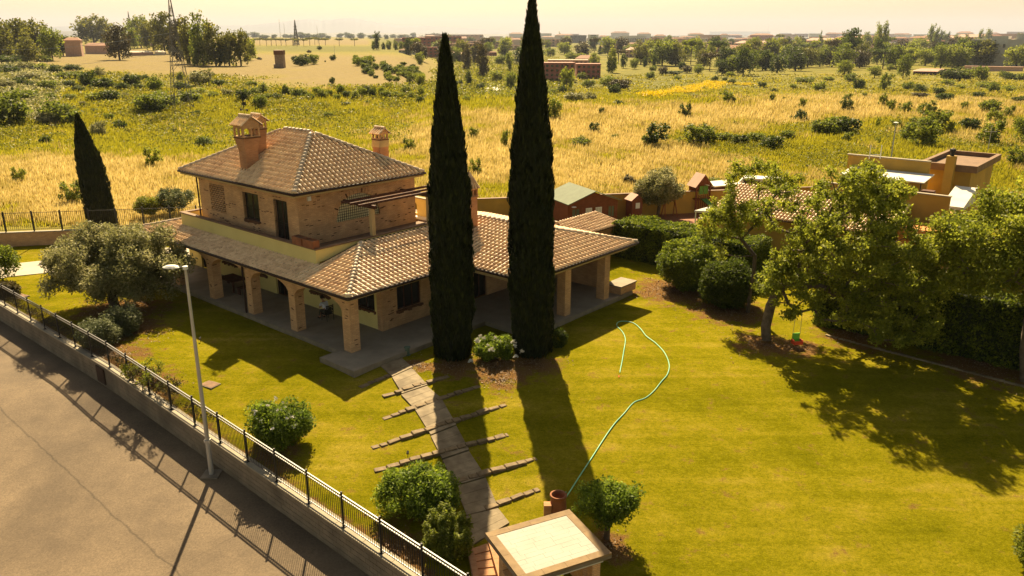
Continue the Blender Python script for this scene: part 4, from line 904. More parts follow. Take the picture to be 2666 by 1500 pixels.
for (p0, p1, n, hh, lab) in ROWS:
    a = Vector(lawn_pt(*z7(*p0), 0)); b = Vector(lawn_pt(*z7(*p1), 0)); e = empty('stone_edging', lab, 'edging', a, 0, 'rows of stone edging across the path'); cur = 0; L_ = (b - a).length; d = (b - a).normalized(); ang = math.atan2(d.y, d.x)
    while cur < L_ - .15:
        w = random.uniform(.30, .62); w = min(w, L_ - cur); p = a + d * (cur + w / 2); t = (cur + w / 2) / L_; taper = min(1, 3.2 * min(t, 1 - t) + .25)
        p.z = float(lawn_z(p.x, p.y)); bm = bmesh.new(); bmesh.ops.create_cube(bm, size=1)
        h = .12 * hh * taper * random.uniform(.85, 1.1); dd = .27 * random.uniform(.85, 1.15)
        for v in bm.verts: v.co = Vector((v.co.x * (w - .035), v.co.y * dd, v.co.z * (h + .12) + (h - .12) / 2))
        bmesh.ops.bevel(bm, geom=bm.edges[:], offset=.022, segments=1, affect='EDGES')
        for v in bm.verts: v.co += Vector([random.uniform(-.012, .012) for _ in range(3)])
        me = bpy.data.meshes.new('stone'); bm.to_mesh(me); bm.free(); me.materials.append(M['tuff'])
        o = bpy.data.objects.new('stone', me); COL.objects.link(o); o.parent = e; off = Vector((-d.y, d.x, 0)) * random.uniform(-.03, .03) * 1.0
        o.location = (p - a) + off; o.rotation_euler = (random.uniform(-.05, .05), random.uniform(-.05, .05), ang + random.uniform(-.07, .07)); cur += w + random.uniform(-.02, .01)
# ------------------------------------------------------------------ gate canopy at the foot of the path
GC = [at(1262.6, 1388.8, 0), at(1481.9, 1326.7, 0), at(1581.9, 1445, 0)]
p0, p1, p2 = [np.array(q) for q in GC]; ex = (p1 - p0); W_ = np.linalg.norm(ex); ex /= W_; ey = np.array([ex[1], -ex[0]]); D_ = abs((p2 - p1) @ ey); GR = math.atan2(ex[1], ex[0])
gate = empty('gate_canopy', 'flat-roofed brick gate canopy topped with pale slabs and a brown stone border', 'gate canopy', (p0[0], p0[1], 0), GR)
g = MB(); g.box(0, W_, -D_, 0, -.16, -.05); g.build('roof_plate', 'concrete', gate)
bw = .27
for x0, x1, y0, y1 in ((0, W_, -bw, 0), (0, W_, -D_, -D_ + bw), (0, bw, -D_ + bw, -bw), (W_ - bw, W_, -D_ + bw, -bw)):
    n = max(1, int(max(x1 - x0, y1 - y0) / .7)); 
    for i in range(n):
        mb = MB(); gp = .003
        if x1 - x0 > y1 - y0: mb.box(x0 + (x1 - x0) * i / n + gp, x0 + (x1 - x0) * (i + 1) / n - gp, y0 + gp, y1 - gp, -.048, .02)
        else: mb.box(x0 + gp, x1 - gp, y0 + (y1 - y0) * i / n + gp, y0 + (y1 - y0) * (i + 1) / n - gp, -.048, .02)
        mb.build('border_stone', 'borderstone', gate)
xx0, xx1, yy0, yy1 = bw, W_ - bw, -D_ + bw, -bw; rows_ = 10; rh = (yy1 - yy0) / rows_
for r in range(rows_):
    x = xx0 - random.uniform(0, .5)
    while x < xx1 - .02:
        w = .62; a_, b_ = max(x, xx0), min(x + w, xx1)
        if b_ - a_ > .03: mb = MB(); mb.box(a_ + .002, b_ - .002, yy0 + r * rh + .002, yy0 + (r + 1) * rh - .002, -.048, .008 + random.uniform(0, .003)); mb.build('roof_slab', 'whitetile', gate)
        x += w
mb = MB(); mb.box(.18, W_ - .18, -D_ + .18, -.18, -.36, -.162); mb.build('beam', 'whiterender', gate)
for x, y, w in ((.25, -.5, .3), (W_ - .55, -.5, .3), (W_ - .5, -D_ + .55, .28), (.3, -D_ + .6, .28)):
    mb = MB(); mb.box(x, x + w, y - w, y, -2.8, -.361); mb.build('pillar', 'brick', gate)
mb = MB(); mb.box(.2, .45, -D_ + .9, -.85, -2.8, -.9); mb.build('side_wall', 'brick', gate); mb = MB(); mb.box(W_ - .45, W_ - .2, -D_ + .9, -.85, -2.8, -1.0); mb.build('side_wall', 'brick', gate)
# brick steps down beside the canopy
st = empty('garden_steps', 'brick stair going down beside the gate canopy', 'stair', (0, 0, 0))
P = [lawn_pt(*z7(722, 1300)), lawn_pt(*z7(840, 1255)), lawn_pt(*z7(905, 1500)), lawn_pt(*z7(760, 1500))]
a, b, c, d = [Vector(p) for p in P]
for i in range(5):
    q = [a.lerp(d, i / 5), b.lerp(c, i / 5), b.lerp(c, (i + 1) / 5), a.lerp(d, (i + 1) / 5)]; z = a.z + .02 - .03 * i
    mb = MB(); mb.prism([(v.x, v.y) for v in reversed(q)], z - .5, z); mb.build('step', 'brick_red', st)
for (u, v, hh, nm) in ((a, d, .35, 'cheek_wall'), (b, c, .35, 'cheek_wall')):
    w = Vector((.09, .03, 0)); mb = MB(); mb.prism([(u.x - .1, u.y), (u.x + .1, u.y + .03), (v.x + .1, v.y), (v.x - .1, v.y)], u.z - .6, u.z + .12); mb.build(nm, 'brick_red', st)
# terracotta jar with the hose
jx, jy, jz = ground(1452, 1345, lawn_z)
jar = empty('terracotta_pot', 'round brown terracotta well pot standing behind the gate canopy', 'pot', (jx + .02, jy + .15, jz))
mb = MB(); mb.lathe([(.30, 0), (.36, .3), (.33, .62), (.30, .74), (.36, .78), (.37, .86), (.30, .86), (.27, .72), (.27, .3), (0, .3)], n=20); mb.build('pot_body', 'terracotta', jar, smooth=True)
mb = MB(); mb.box(-.62, -.30, -.25, .1, -.2, .5); mb.build('plinth', 'brick_red', jar)
# hose
HP = [(1465, 1312), (1486, 1278), (1512, 1237), (1545, 1187), (1575, 1140), (1600, 1105), (1625, 1078), (1650, 1050), (1680, 1038), (1702, 1020), (1722, 995), (1738, 975), (1742, 950), (1730, 920), (1707, 895), (1683, 877), (1668, 858), (1650, 843), (1628, 838), (1610, 840), (1606, 850), (1620, 865), (1628, 885), (1624, 915), (1619, 945), (1613, 975)]
pts = [(jx + .3, jy + .25)] + [ground(px, py, lawn_z)[:2] for px, py in HP]; Cp = []
for i in range(len(pts) - 1):
    p0_, p1_, p2_, p3_ = [np.array(pts[min(max(k, 0), len(pts) - 1)]) for k in (i - 1, i, i + 1, i + 2)]
    for t in np.linspace(0, 1, 6, endpoint=False): Cp.append(.5 * (2 * p1_ + (p2_ - p0_) * t + (2 * p0_ - 5 * p1_ + 4 * p2_ - p3_) * t * t + (3 * p1_ - p0_ - 3 * p2_ + p3_) * t ** 3))
Cp = [(c[0], c[1], float(lawn_z(*c)) + .035) for c in Cp]; Cp[0] = (Cp[0][0], Cp[0][1], jz + .86); Cp[1] = (*Cp[1][:2], jz + .8); Cp[2] = (*Cp[2][:2], jz + .5); Cp[3] = (*Cp[3][:2], jz + .2)
mb = MB()
for a, b in zip(Cp[:-1], Cp[1:]): mb.tube(a, b, .022, n=6, caps=False)
jar.scale = (.84, .84, .95)
h = tag(mb.build('garden_hose', 'greenhose', smooth=True), 'green garden hose winding across the sunny lawn', 'hose')
x, y, z = ground(1611, 980, lawn_z); mb = MB(); mb.tube((0, 0, .02), (-.02, -.22, .05), .03, .02, 6); nz = mb.build('hose_nozzle', 'redplastic'); nz.parent = h; nz.location = (x, y, z)
# manhole covers, small bits
for px, py, w, lab in ((547, 1002, .38, 'reddish manhole cover in the lawn behind the street lamp pole'), (52, 772, .45, 'pale manhole cover in the lawn near the far left of the fence')):
    x, y, z = ground(px, py, lawn_z); e = empty('manhole_cover', lab, 'manhole cover', (x, y, z + .02), -.5); mb = MB(); mb.box(-w - .03, w + .03, -w * .7 - .03, w * .7 + .03, -.08, .012); mb.build('rim', 'concrete', e); mb = MB(); mb.box(-w, w, -w * .7, w * .7, .0125, .022); mb.build('lid', 'soil', e)
x, y, z = ground(1061, 925, lawn_z); e = empty('garden_lantern', 'small green-grey lantern post light beside the patio edge', 'lantern', (x, y, z)); mb = MB(); mb.lathe([(.16, 0), (.16, .06), (.1, .08), (.12, .4), (.17, .42), (.17, .46), (0, .52)], n=8); mb.build('lantern_body', mat('verdigris', (.1, .14, .1), (.08, .11, .08)), e)
for px, py, lab in ((1062, 1190, 'small black spike light in the grass between stone rows'), (522, 890, 'small black spike light beside the villa shadow edge')):
    x, y, z = ground(px, py, lawn_z); e = empty('spike_light', lab, 'garden light', (x, y, z)); mb = MB(); mb.tube((0, 0, 0), (0, 0, .16), .012); mb.build('spike', 'black', e); mb = MB(); mb.tube((0, -.05, .17), (0, .06, .24), .055, .045, 8); mb.build('lamp_head', 'black', e)
# ------------------------------------------------------------------ street lamp
lx, ly = at(549.5, 1221, -2.02); lz = float(lawn_z(lx, ly)) - 1.1
lamp = empty('street_lamp', 'tall pale grey street lamp standing on the road against the roadside wall', 'street lamp', (lx, ly, lz))
H_ = 6.62 - lz
mb = MB(); mb.tube((0, 0, 0), (0, 0, 1.6), .105, .095, 12); mb.tube((0, 0, 1.6), (0, 0, H_), .085, .05, 12); mb.build('pole', 'greymetal', lamp, smooth=False)
mb = MB(); mb.tube((0, 0, H_), (-.35, 0, H_ + .03), .03, n=6); mb.build('arm', 'greymetal', lamp)
mb = MB(); mb.lathe([(0, .1), (.12, .09), (.2, .03), (.2, 0), (0, 0)], (0, 0, 0), 14); o = mb.build('lamp_head', 'white', lamp); o.location = (-.52, 0, H_ - .02); o.scale = (1.7, .9, 1)
mb = MB(); mb.lathe([(.1, 0), (.1, .12), (0, .14)], (0, 0, H_ - .08), 10); mb.build('cap', 'white', lamp)
mb = MB(); mb.box(-.35, .35, -.35, .35, -.05, .03); mb.build('footing', 'concrete', lamp)
mb = MB(); mb.box(-.11, .11, -.11, .11, 1.5, 1.6); mb.build('clamp', 'greymetal', lamp)

# ------------------------------------------------------------------ garden plants
def rng_(s): return np.random.default_rng(s)
def plant(name, label, cat, loc, clumps, n, size, lm, seed, trunk=None, root=(0, 0, 0), bark='bark', surf=.55, aspect=.55, r_tip=.012, group=None, core=None, up=0., seg=1.0, kr=.75, wob=.12, branch_name='trunk'):
    e = empty(name, label, cat, loc, 0, group); rg = rng_(seed)
    P, tone = cloud(clumps, n, rg, surf); P[:, 2] = np.maximum(P[:, 2], .03); Q, rn = leaves(P, size, rg, aspect, up, tone)
    quads_mesh('crown', Q, rn, lm, e)
    if trunk is not None:
        mb, _ = branches(root, clumps, rg, r_tip, kr, wob, 5, trunk, seg); mb.build(branch_name, bark, e, smooth=True)
    return e
def ellipsoid_clumps(rg, c, r, n, cr, surf=.75, flat=1., zmin=None):
    out = []
    for _ in range(n):
        d = rg.normal(size=3); d /= np.linalg.norm(d); d *= surf + (1 - surf) * rg.uniform(-1, 1); p = np.array(c) + d * np.array(r); q = cr * rg.uniform(.7, 1.3)
        if zmin is not None: p[2] = max(p[2], zmin)
        out.append((*p, q, q, q * flat))
    return out
# tall cypresses: column of upright sprays around a dense core
def cypress(label, x, y, z, H, Rm, seed, n, lean=(0, 0), size=.26, twin=False, base=.85, group='tall cypresses'):
    e = empty('cypress_tree', label, 'cypress', (x, y, z), 0, None); rg = rng_(seed)
    def prof(t): return Rm * np.where(t < .2, base + (1 - base) * smooth(t / .2), np.where(t < .5, 1 - .07 * (t - .2) / .3, .93 * (1 - ((t - .5) / .5) ** 1.35) ** .92 + .015))
    lob = rg.uniform(0, 6.28, 6)
    def R_(t, a): return prof(t) * (1 + .05 * np.sin(3 * a + lob[0] + t * 4) + .045 * np.sin(5 * a + lob[1] - t * 9) + .04 * np.sin(9 * a + lob[2] + t * 23) + .035 * np.sin(t * 47 + 2 * a + lob[3]))
    nt, na = 60, 28; T = np.linspace(0, 1, nt); Aa = np.linspace(0, 2 * np.pi, na, endpoint=False); TT, AA = np.meshgrid(T, Aa, indexing='ij')
    RRa = R_(TT, AA) * .9 * (1 + rg.normal(0, .03, TT.shape)); Z = .15 + TT * (H - .3); cx = lean[0] * TT; cy = lean[1] * TT
    P = np.stack([cx + RRa * np.cos(AA), cy + RRa * np.sin(AA), Z], -1).reshape(-1, 3); idx = np.arange(nt * na).reshape(nt, na)
    F = [(idx[i, j], idx[i, (j + 1) % na], idx[i + 1, (j + 1) % na], idx[i + 1, j]) for i in range(nt - 1) for j in range(na)]
    mb = MB(); mb.v = [tuple(p) for p in P]; mb.f = [tuple(int(q) for q in f) for f in F]; mb.mi = [0] * len(F); mb.build('foliage_core', mat_core, e, smooth=True)
    t = rg.uniform(0, 1, n) ** 1.05; a = rg.uniform(0, 6.283, n); r = R_(t, a) * rg.uniform(.86, 1.06, n) + rg.uniform(0, .06, n) ** 1.0 + .05 * np.sin(t * 90 + a * 5) * rg.uniform(0, 1, n); zz = .1 + t * (H - .35)
    C = np.stack([lean[0] * t + r * np.cos(a), lean[1] * t + r * np.sin(a), zz], -1)
    out = np.stack([np.cos(a), np.sin(a), np.zeros(n)], -1); upv = np.stack([rg.normal(0, .12, n), rg.normal(0, .12, n), np.ones(n)], -1) + out * rg.uniform(-.05, .30, n)[:, None]; upv /= np.linalg.norm(upv, axis=1, keepdims=True)
    tn = np.stack([-np.sin(a), np.cos(a), np.zeros(n)], -1); ang = rg.uniform(-1.2, 1.2, n)[:, None]; w = tn * np.cos(ang) + out * np.sin(ang); s = (size * rg.uniform(.6, 1.5, n))[:, None]
    Q = np.stack([C - upv * s * .4, C + w * s * .16, C + upv * s * .75, C - w * s * .16], 1); quads_mesh('crown', Q, np.clip(rg.uniform(0, 1, n) * .7 + .3 * np.sin(a * 7 + t * 40) ** 2 * rg.uniform(0, 1, n), 0, 1), 'leaf_cypress', e)
    mb = MB(); mb.tube((0, 0, -.2), (0, 0, .6), .22, .18, 8); mb.build('trunk', 'darkbark', e); return e
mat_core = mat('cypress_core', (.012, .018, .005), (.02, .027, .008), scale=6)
x, y, z = ground(1180, 932, lawn_z); cypress('tall dark cypress in front of the villa, the left and shorter of the pair', x, y + .3, z, 15.75, .98, 21, 26000, (-.1, .2))
x, y, z = ground(1385, 925, lawn_z); cypress('tallest dark cypress, right one of the pair in front of the villa', x, y + .3, z, 17.5, 1.02, 22, 30000, (-.15, .15))
x, y, z = at(262, 600, -.5)[0], at(262, 600, -.5)[1], -.5; cypress('lone leaning dark cypress behind the olive tree at the left end of the garden', x + .35, y, z, 9.6, 1.02, 23, 9000, (-.75, 0), .3, base=1.0)

# olive tree (left)
rg = rng_(31); cl = ellipsoid_clumps(rg, (.35, 0, 2.75), (4.7, 3.0, 1.75), 175, .5, .74); cl += ellipsoid_clumps(rg, (.5, .8, 4.3), (3.6, 2.0, .9), 60, .42, .7) + ellipsoid_clumps(rg, (0, 0, 2.6), (2.2, 1.8, .8), 20, .8, .5)
cl = [(c[0], c[1], c[2] - .3, *c[3:]) for c in cl if c[2] > 1.0]
ox, oy, oz = ground(300, 800, lawn_z)
plant('olive_tree', 'large spreading silvery olive tree on the left lawn beside the porch', 'olive tree', (ox, oy, oz), cl, 100000, .16, 'leaf_olive', 32, trunk=[(-.1, 0, .5), (.05, .1, 1.1)], bark='darkbark', aspect=.42, r_tip=.022, kr=.9)
# rosemary bushes
for px, py, r, h, lab, sd in ((265, 900, 1.25, 1.35, 'grey-green rosemary bush at the fence, the lower and wider of the two', 33), (325, 868, 1.0, 1.45, 'round grey-green rosemary bush under the olive tree', 34)):
    x, y, z = ground(px, py, lawn_z); rg = rng_(sd); cl = ellipsoid_clumps(rg, (0, 0, h * .5), (r * .8, r * .75, h * .45), 26, .35, .8) + [(0, 0, h * .4, r * .7, r * .7, h * .42)]
    plant('rosemary_bush', lab, 'bush', (x, y, z), cl, 11000, .14, 'leaf_rosemary', sd, aspect=.3, up=.6)
# sparse rose shrubs along the fence
RL = ['leftmost thin rose shrub behind the fence', 'second thin rose shrub from the left behind the fence, low one', 'tallest thin reddish rose shrub behind the fence', 'rightmost thin rose shrub behind the fence', 'thin rose shrub standing farthest behind the fence, in the lawn']
for i, (px, py, h, w) in enumerate(((345, 1000, 1.0, .5), (372, 1022, 1.15, .6), (405, 1035, 1.3, .7), (440, 1040, 1.1, .6), (395, 985, 1.0, .6))):
    x, y, z = ground(px, py, lawn_z); rg = rng_(40 + i); cl = ellipsoid_clumps(rg, (0, 0, h * .65), (w, w, h * .35), 14, .16, .8)
    plant('rose_bush', RL[i], 'rose bush', (x, y, z), cl, 700, .075, 'leaf_rust' if i % 2 else 'leaf_light', 40 + i, trunk=[(0, 0, .12)], r_tip=.008, aspect=.7, bark='bark', seg=.3, group='rose shrubs behind the fence')
# big shrubs
SH = [(735, 1150, 1.55, 1.75, 'dark round oleander shrub with a few white blossoms, left of the stone rows', 'leaf_fresh', 51, 17000, .14), 
      (1092, 1330, 1.75, 1.65, 'large bright green shrub behind the fence at the lower end of the stone rows', 'leaf_fresh', 52, 21000, .13)]
for px, py, r, h, lab, lm, sd, n, s in SH:
    x, y, z = ground(px, py, lawn_z); rg = rng_(sd); cl = ellipsoid_clumps(rg, (0, 0, h * .52), (r * .82, r * .74, h * .44), 55, .34, .82) + [(0, 0, h * .45, r * .7, r * .6, h * .42)]
    e = plant('garden_shrub', lab, 'shrub', (x, y, z), cl, n, s, lm, sd, aspect=.4, up=.3)
    if sd == 51:
        P, _ = cloud([(0, 0, h * .55, r, r * .9, h * .5)], 90, rg, .95); P = P[P[:, 2] > h * .6][:26]; Q, rn = leaves(np.repeat(P, 4, 0) + rg.normal(0, .03, (len(P) * 4, 3)), .1, rg, .8); quads_mesh('blossom', Q, rn, 'petal_white', e)['kind'] = 'stuff'
x, y, z = ground(1168, 1445, lawn_z); rg = rng_(53); cl = [(rg.uniform(-.7, .7), rg.uniform(-.6, .6), 0, 0, 0, 0) for _ in range(60)]; cl = [(a, b, rg.uniform(.5, 1.5) * (1.25 - .5 * math.hypot(a, b)), .12, .12, .3) for a, b, *_ in cl] + [(0, 0, .5, .75, .65, .5)]
plant('spiky_shrub', 'spiky grey-green shrub with upright stems between the fence and the gate canopy', 'shrub', (x, y, z), cl, 11000, .11, 'leaf_green', 54, aspect=.5, up=1.0)
# small lemon-like tree beside the canopy
x, y, z = ground(1580, 1402, lawn_z); rg = rng_(55); cl = ellipsoid_clumps(rg, (0, 0, 1.45), (1.05, .9, .6), 60, .26, .8); cl += ellipsoid_clumps(rg, (.4, 0, 1.6), (.7, .6, .45), 18, .24, .8)
plant('small_tree', 'small round tree with glossy yellow-green leaves beside the gate canopy', 'small tree', (x, y, z), cl, 12000, .11, 'leaf_fresh', 56, trunk=[(0, .02, .3), (.02, 0, .62)], bark='darkbark', aspect=.5, r_tip=.016, seg=.4)
x, y, z = ground(2700, 1500, lawn_z); rg = rng_(57); cl = ellipsoid_clumps(rg, (0, 0, .8), (.75, .8, .7), 30, .28, .8)
plant('garden_shrub', 'dark leafy shrub cut off by the lower right edge of the picture', 'shrub', (x + .2, y + .2, z), cl, 6000, .13, 'leaf_green', 58, aspect=.45)
# rose bed between the cypresses
x, y, z = ground(1290, 935, lawn_z); rg = rng_(59); cl = ellipsoid_clumps(rg, (0, 0, .6), (1.05, .7, .6), 52, .24, .8, 1, .15)
e = plant('white_rose_bush', 'bushy white-flowering rose bush between the two tall cypresses', 'rose bush', (x, y, z), cl, 9500, .1, 'leaf_fresh', 60, trunk=[(0, 0, .1)], r_tip=.01, aspect=.6, seg=.4)
fm = None
def bloom(parent, p, s=1.0):
    global fm
    if fm is None:
        rg_ = rng_(61); P = rg_.normal(0, .035, (16, 3)); Q, rn = leaves(P, .09, rg_, .9); o = quads_mesh('bloom', Q, rn, 'petal_white', parent); fm = o.data; o.location = p
    else: o = inst('bloom', fm, parent, p, (0, 0, random.uniform(0, 6)))
    o.scale = (s, s, s)
for px, py, zz in ((1337, 872, 1.0), (1340, 890, .8), (1358, 905, .75), (1343, 918, .5), (1320, 887, .8), (1316, 889, .85), (1256, 827, 1.3), (1290, 842, 1.2), (1247, 848, 1.1), (1247, 856, 1.0), (1226, 930, .2), (1262, 858, 1.2), (1301, 880, 1.0), (1280, 900, 1.0), (1270, 890, 1.0)):
    X_, Y_ = at(px, py, zz - .5); bloom(e, (X_ - x, min(Y_, y + .1) - y - .25, zz), random.uniform(.9, 1.5))
x, y, z = ground(1452, 905, lawn_z); rg = rng_(62); cl = ellipsoid_clumps(rg, (0, 0, .5), (.4, .4, .5), 12, .2, .8)
plant('garden_shrub', 'small dark shrub at the right foot of the tallest cypress', 'shrub', (x, y, z), cl, 1800, .11, 'leaf_dark', 63)
# right side round shrubs
for px, py, r, h, lab, lm, sd in ((1805, 765, 2.15, 3.3, 'large clipped round shrub in front of the hedge, left of the leafy tree', 'leaf_hedge', 71), (1905, 810, 1.75, 2.7, 'dark green rounded shrub just left of the leafy tree trunk', 'leaf_dark', 72)):
    x, y, z = ground(px, py, lawn_z); rg = rng_(sd); cl = ellipsoid_clumps(rg, (0, 0, h * .5), (r * .88, r * .85, h * .45), 120, .42, .9) + [(0, 0, h * .5, r * .85, r * .8, h * .46)]
    plant('round_shrub', lab, 'shrub', (x, y + r * .6, z), cl, 26000, .15, lm, sd, surf=.8)
# hedges: dense box of leaves around a dark core
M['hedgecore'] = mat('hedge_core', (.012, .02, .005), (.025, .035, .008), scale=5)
def hedge(label, a0, a1, b0, b1, z0, z1, n, seed, lm='leaf_hedge'):
    e = empty('hedge', label, 'hedge', (*O0, 0), HROT); mb = MB(); ins = .14; rg = rng_(seed)
    na = max(2, int((a1 - a0) / .6)); A = np.linspace(a0 + ins, a1 - ins, na)
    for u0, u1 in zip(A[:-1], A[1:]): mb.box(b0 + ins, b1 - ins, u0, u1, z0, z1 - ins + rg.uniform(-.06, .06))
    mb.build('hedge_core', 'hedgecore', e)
    W, D, H = a1 - a0, b1 - b0, z1 - z0; ar = np.array([W * D, W * H, W * H, D * H, D * H]); f = rg.choice(5, n, p=ar / ar.sum()); u, v = rg.uniform(0, 1, n), rg.uniform(0, 1, n); P = np.zeros((n, 3)); o = rg.normal(0, .07, n)
    P[:, 0] = np.select([f == 0, f == 1, f == 2, f == 3, f == 4], [b0 + u * D, b0 - o * 0 + 0 * u, b1 + 0 * u, b0 + u * D, b0 + u * D])
    P[:, 1] = np.select([f == 0, f == 1, f == 2, f == 3, f == 4], [a0 + v * W, a0 + u * W, a0 + u * W, a0 + 0 * u, a1 + 0 * u]); P[:, 2] = np.select([f == 0, f > 0], [z1 + 0 * u, z0 + v * H])
    bmp = .10 * np.sin(P[:, 1] * 2.1 + seed) * np.sin(P[:, 2] * 2.7) + .07 * np.sin(P[:, 1] * 5.3 + P[:, 0] * 4)
    P[:, 0] += np.where(f == 1, -o - bmp, 0) + np.where(f == 2, o, 0); P[:, 2] += np.where(f == 0, np.abs(o) + bmp, 0); P[:, 1] += np.where(f == 3, o, 0) + np.where(f == 4, o, 0)
    Q, rn = leaves(P, .15, rg, .6); quads_mesh('hedge_leaves', Q, np.clip(rn * .8 + bmp, 0, 1), lm, e); return e
hedge('tall clipped hedge directly right of the villa, its flat top lit yellow-green', -9.5, 1.3, 25.2, 28.0, -.6, 2.0, 42000, 81)
hedge('tall shady hedge along the right edge of the lawn behind the swing tree', -27.5, -15.5, 20.6, 22.4, -.6, 2.7, 36000, 82)
ed = empty('bed_edging', 'line of small pale stones bordering the hedge bed on the right', 'edging', (0, 0, 0)); sme = None
for i in range(34):
    t = i / 33; px, py = 2158 + (2668 - 2158) * t, 876 + (1008 - 876) * t; x, y, z = ground(px, py, lawn_z)
    if sme is None: mb = MB(); mb.box(-.17, .17, -.07, .07, -.05, .07); o = mb.build('stone', 'path', ed); sme = o.data; o.location = (x, y, z); o.rotation_euler = (0, 0, -.9)
    else: inst('stone', sme, ed, (x, y, z + random.uniform(-.02, .01)), (0, 0, -.55 + random.uniform(-.15, .15)), (random.uniform(.7, 1.1), 1, 1))
# big leafy tree with the swing
tx, ty, tz = ground(1995, 885, lawn_z); rg = rng_(91)
CR = [((3.6, -1.6, 6.0), (3.3, 3.2, 2.7), 120, .42), ((5.6, -2.2, 4.4), (2.9, 2.6, 2.3), 90, .42), ((1.9, -1.0, 4.2), (2.2, 2.0, 2.0), 55, .38), ((3.4, -1.8, 2.4), (2.4, 1.6, 1.2), 36, .38), ((6.2, -1.6, 2.0), (2.6, 2.4, 1.5), 60, .4), ((3.8, -1.4, 8.2), (2.5, 2.4, 1.3), 50, .38), ((8.0, -.8, 4.4), (1.8, 1.5, 1.5), 30, .36), ((5.2, -3.0, 1.4), (1.9, 1.1, .8), 18, .34), ((.4, -.5, 6.6), (1.5, 1.5, 1.6), 22, .3), ((.5, -1.0, 3.3), (1.5, 1.3, 1.1), 26, .32), ((.9, -1.2, 1.9), (.8, .7, .6), 8, .26)]
cl = []
for c, r, n, cr_ in CR: cl += ellipsoid_clumps(rg, (c[0] - .35, c[1], c[2] + .3), r, n, cr_, .72, .8, .5)
plant('leafy_tree', 'big spreading tree with yellow-green leaves and forked pale trunk holding a toddler swing', 'tree', (tx, ty, tz), cl, 76000, .155, 'leaf_light', 92, trunk=[(-.12, 0, .8), (.05, .1, 1.9), (.5, .2, 3.0)], aspect=.6, r_tip=.022, kr=.62, surf=.3, seg=1.1)
x2, y2, z2 = ground(2672, 992, lawn_z); rg = rng_(93); cl = []
for c, r, n, cr_ in [((.2, .8, 7.0), (3.4, 3.0, 3.2), 130, .65), ((-2.7, 1.2, 6.2), (2.6, 2.2, 2.2), 70, .6), ((3.0, 0, 5.5), (3, 2.6, 2.6), 60, .65)]: cl += ellipsoid_clumps(rg, c, r, n, cr_, .72, .8, 1.0)
plant('leafy_tree', 'tall leafy tree cut off by the right edge, its trunk rising beside the hedge', 'tree', (x2, y2, z2), cl, 85000, .155, 'leaf_light', 94, trunk=[(-.25, .1, 1.5), (-.35, .1, 3.0), (-.2, .2, 4.2)], aspect=.6, r_tip=.022, kr=.95, surf=.35, seg=1.1)
# sparse bare-ish tree behind the left part of the leafy tree
x3, y3 = ground(1962, 850, lawn_z)[:2]; x3 += .3; y3 += 2.2; rg = rng_(95); cl = ellipsoid_clumps(rg, (.2, .8, 7.0), (2.6, 2.0, 2.0), 60, .34, .8) + ellipsoid_clumps(rg, (-1.8, .4, 4.8), (1.4, 1.4, 1.4), 24, .34, .8) + ellipsoid_clumps(rg, (-1.6, .4, 6.0), (1.0, 1.0, 1.0), 12, .3, .8)
plant('sparse_tree', 'open-crowned tree with bare dark twisting branches above the round shrubs', 'tree', (x3, y3, -.5), cl, 15000, .14, 'leaf_light', 96, trunk=[(0, 0, 1.2), (.12, 0, 2.4), (.1, .1, 3.4)], bark='darkbark', aspect=.6, r_tip=.026, kr=.5, surf=.3, seg=.7, wob=.16)
# swing
sx, sy, sz = ground(2072, 905, lawn_z); sw = empty('toddler_swing', 'lime green and red toddler swing hanging from the leafy tree', 'swing', (sx, sy, sz + .35), .15)
mb = MB(); mb.box(-.2, .2, .1, .15, 0, .42); mb.box(-.16, .16, -.16, .1, -.02, .04); mb.build('seat_back', 'limeplastic', sw)
mb = MB(); mb.box(-.25, .25, -.22, -.165, -.12, .08); mb.box(-.25, -.205, -.16, .12, -.1, .12); mb.box(.205, .25, -.16, .12, -.1, .12); mb.build('safety_bar', 'redplastic', sw)
for s in (-1, 1): mb = MB(); mb.tube((s * .2, .1, .4), (s * .16, .05, 2.9), .012, n=5); mb.build('rope', 'rope', sw)
x, y, z = ground(2597, 862, lambda x, y: .6); mb = MB(); mb.lathe([(0, .2), (.12, .17), (.2, 0), (.12, -.17), (0, -.2)], n=12); bl_ = mb.build('globe_lamp', mat('amber_globe', (.35, .26, .18), (.3, .2, .14), rough=.3)); bl_.location = (*at(2597, 862, .5), .5); tag(bl_, 'round amber globe lamp in front of the dark hedge at the right', 'lamp')
mb = MB(); mb.tube((0, 0, -.2), (0, 0, -1.1), .03); o = mb.build('lamp_post', 'black', bl_)
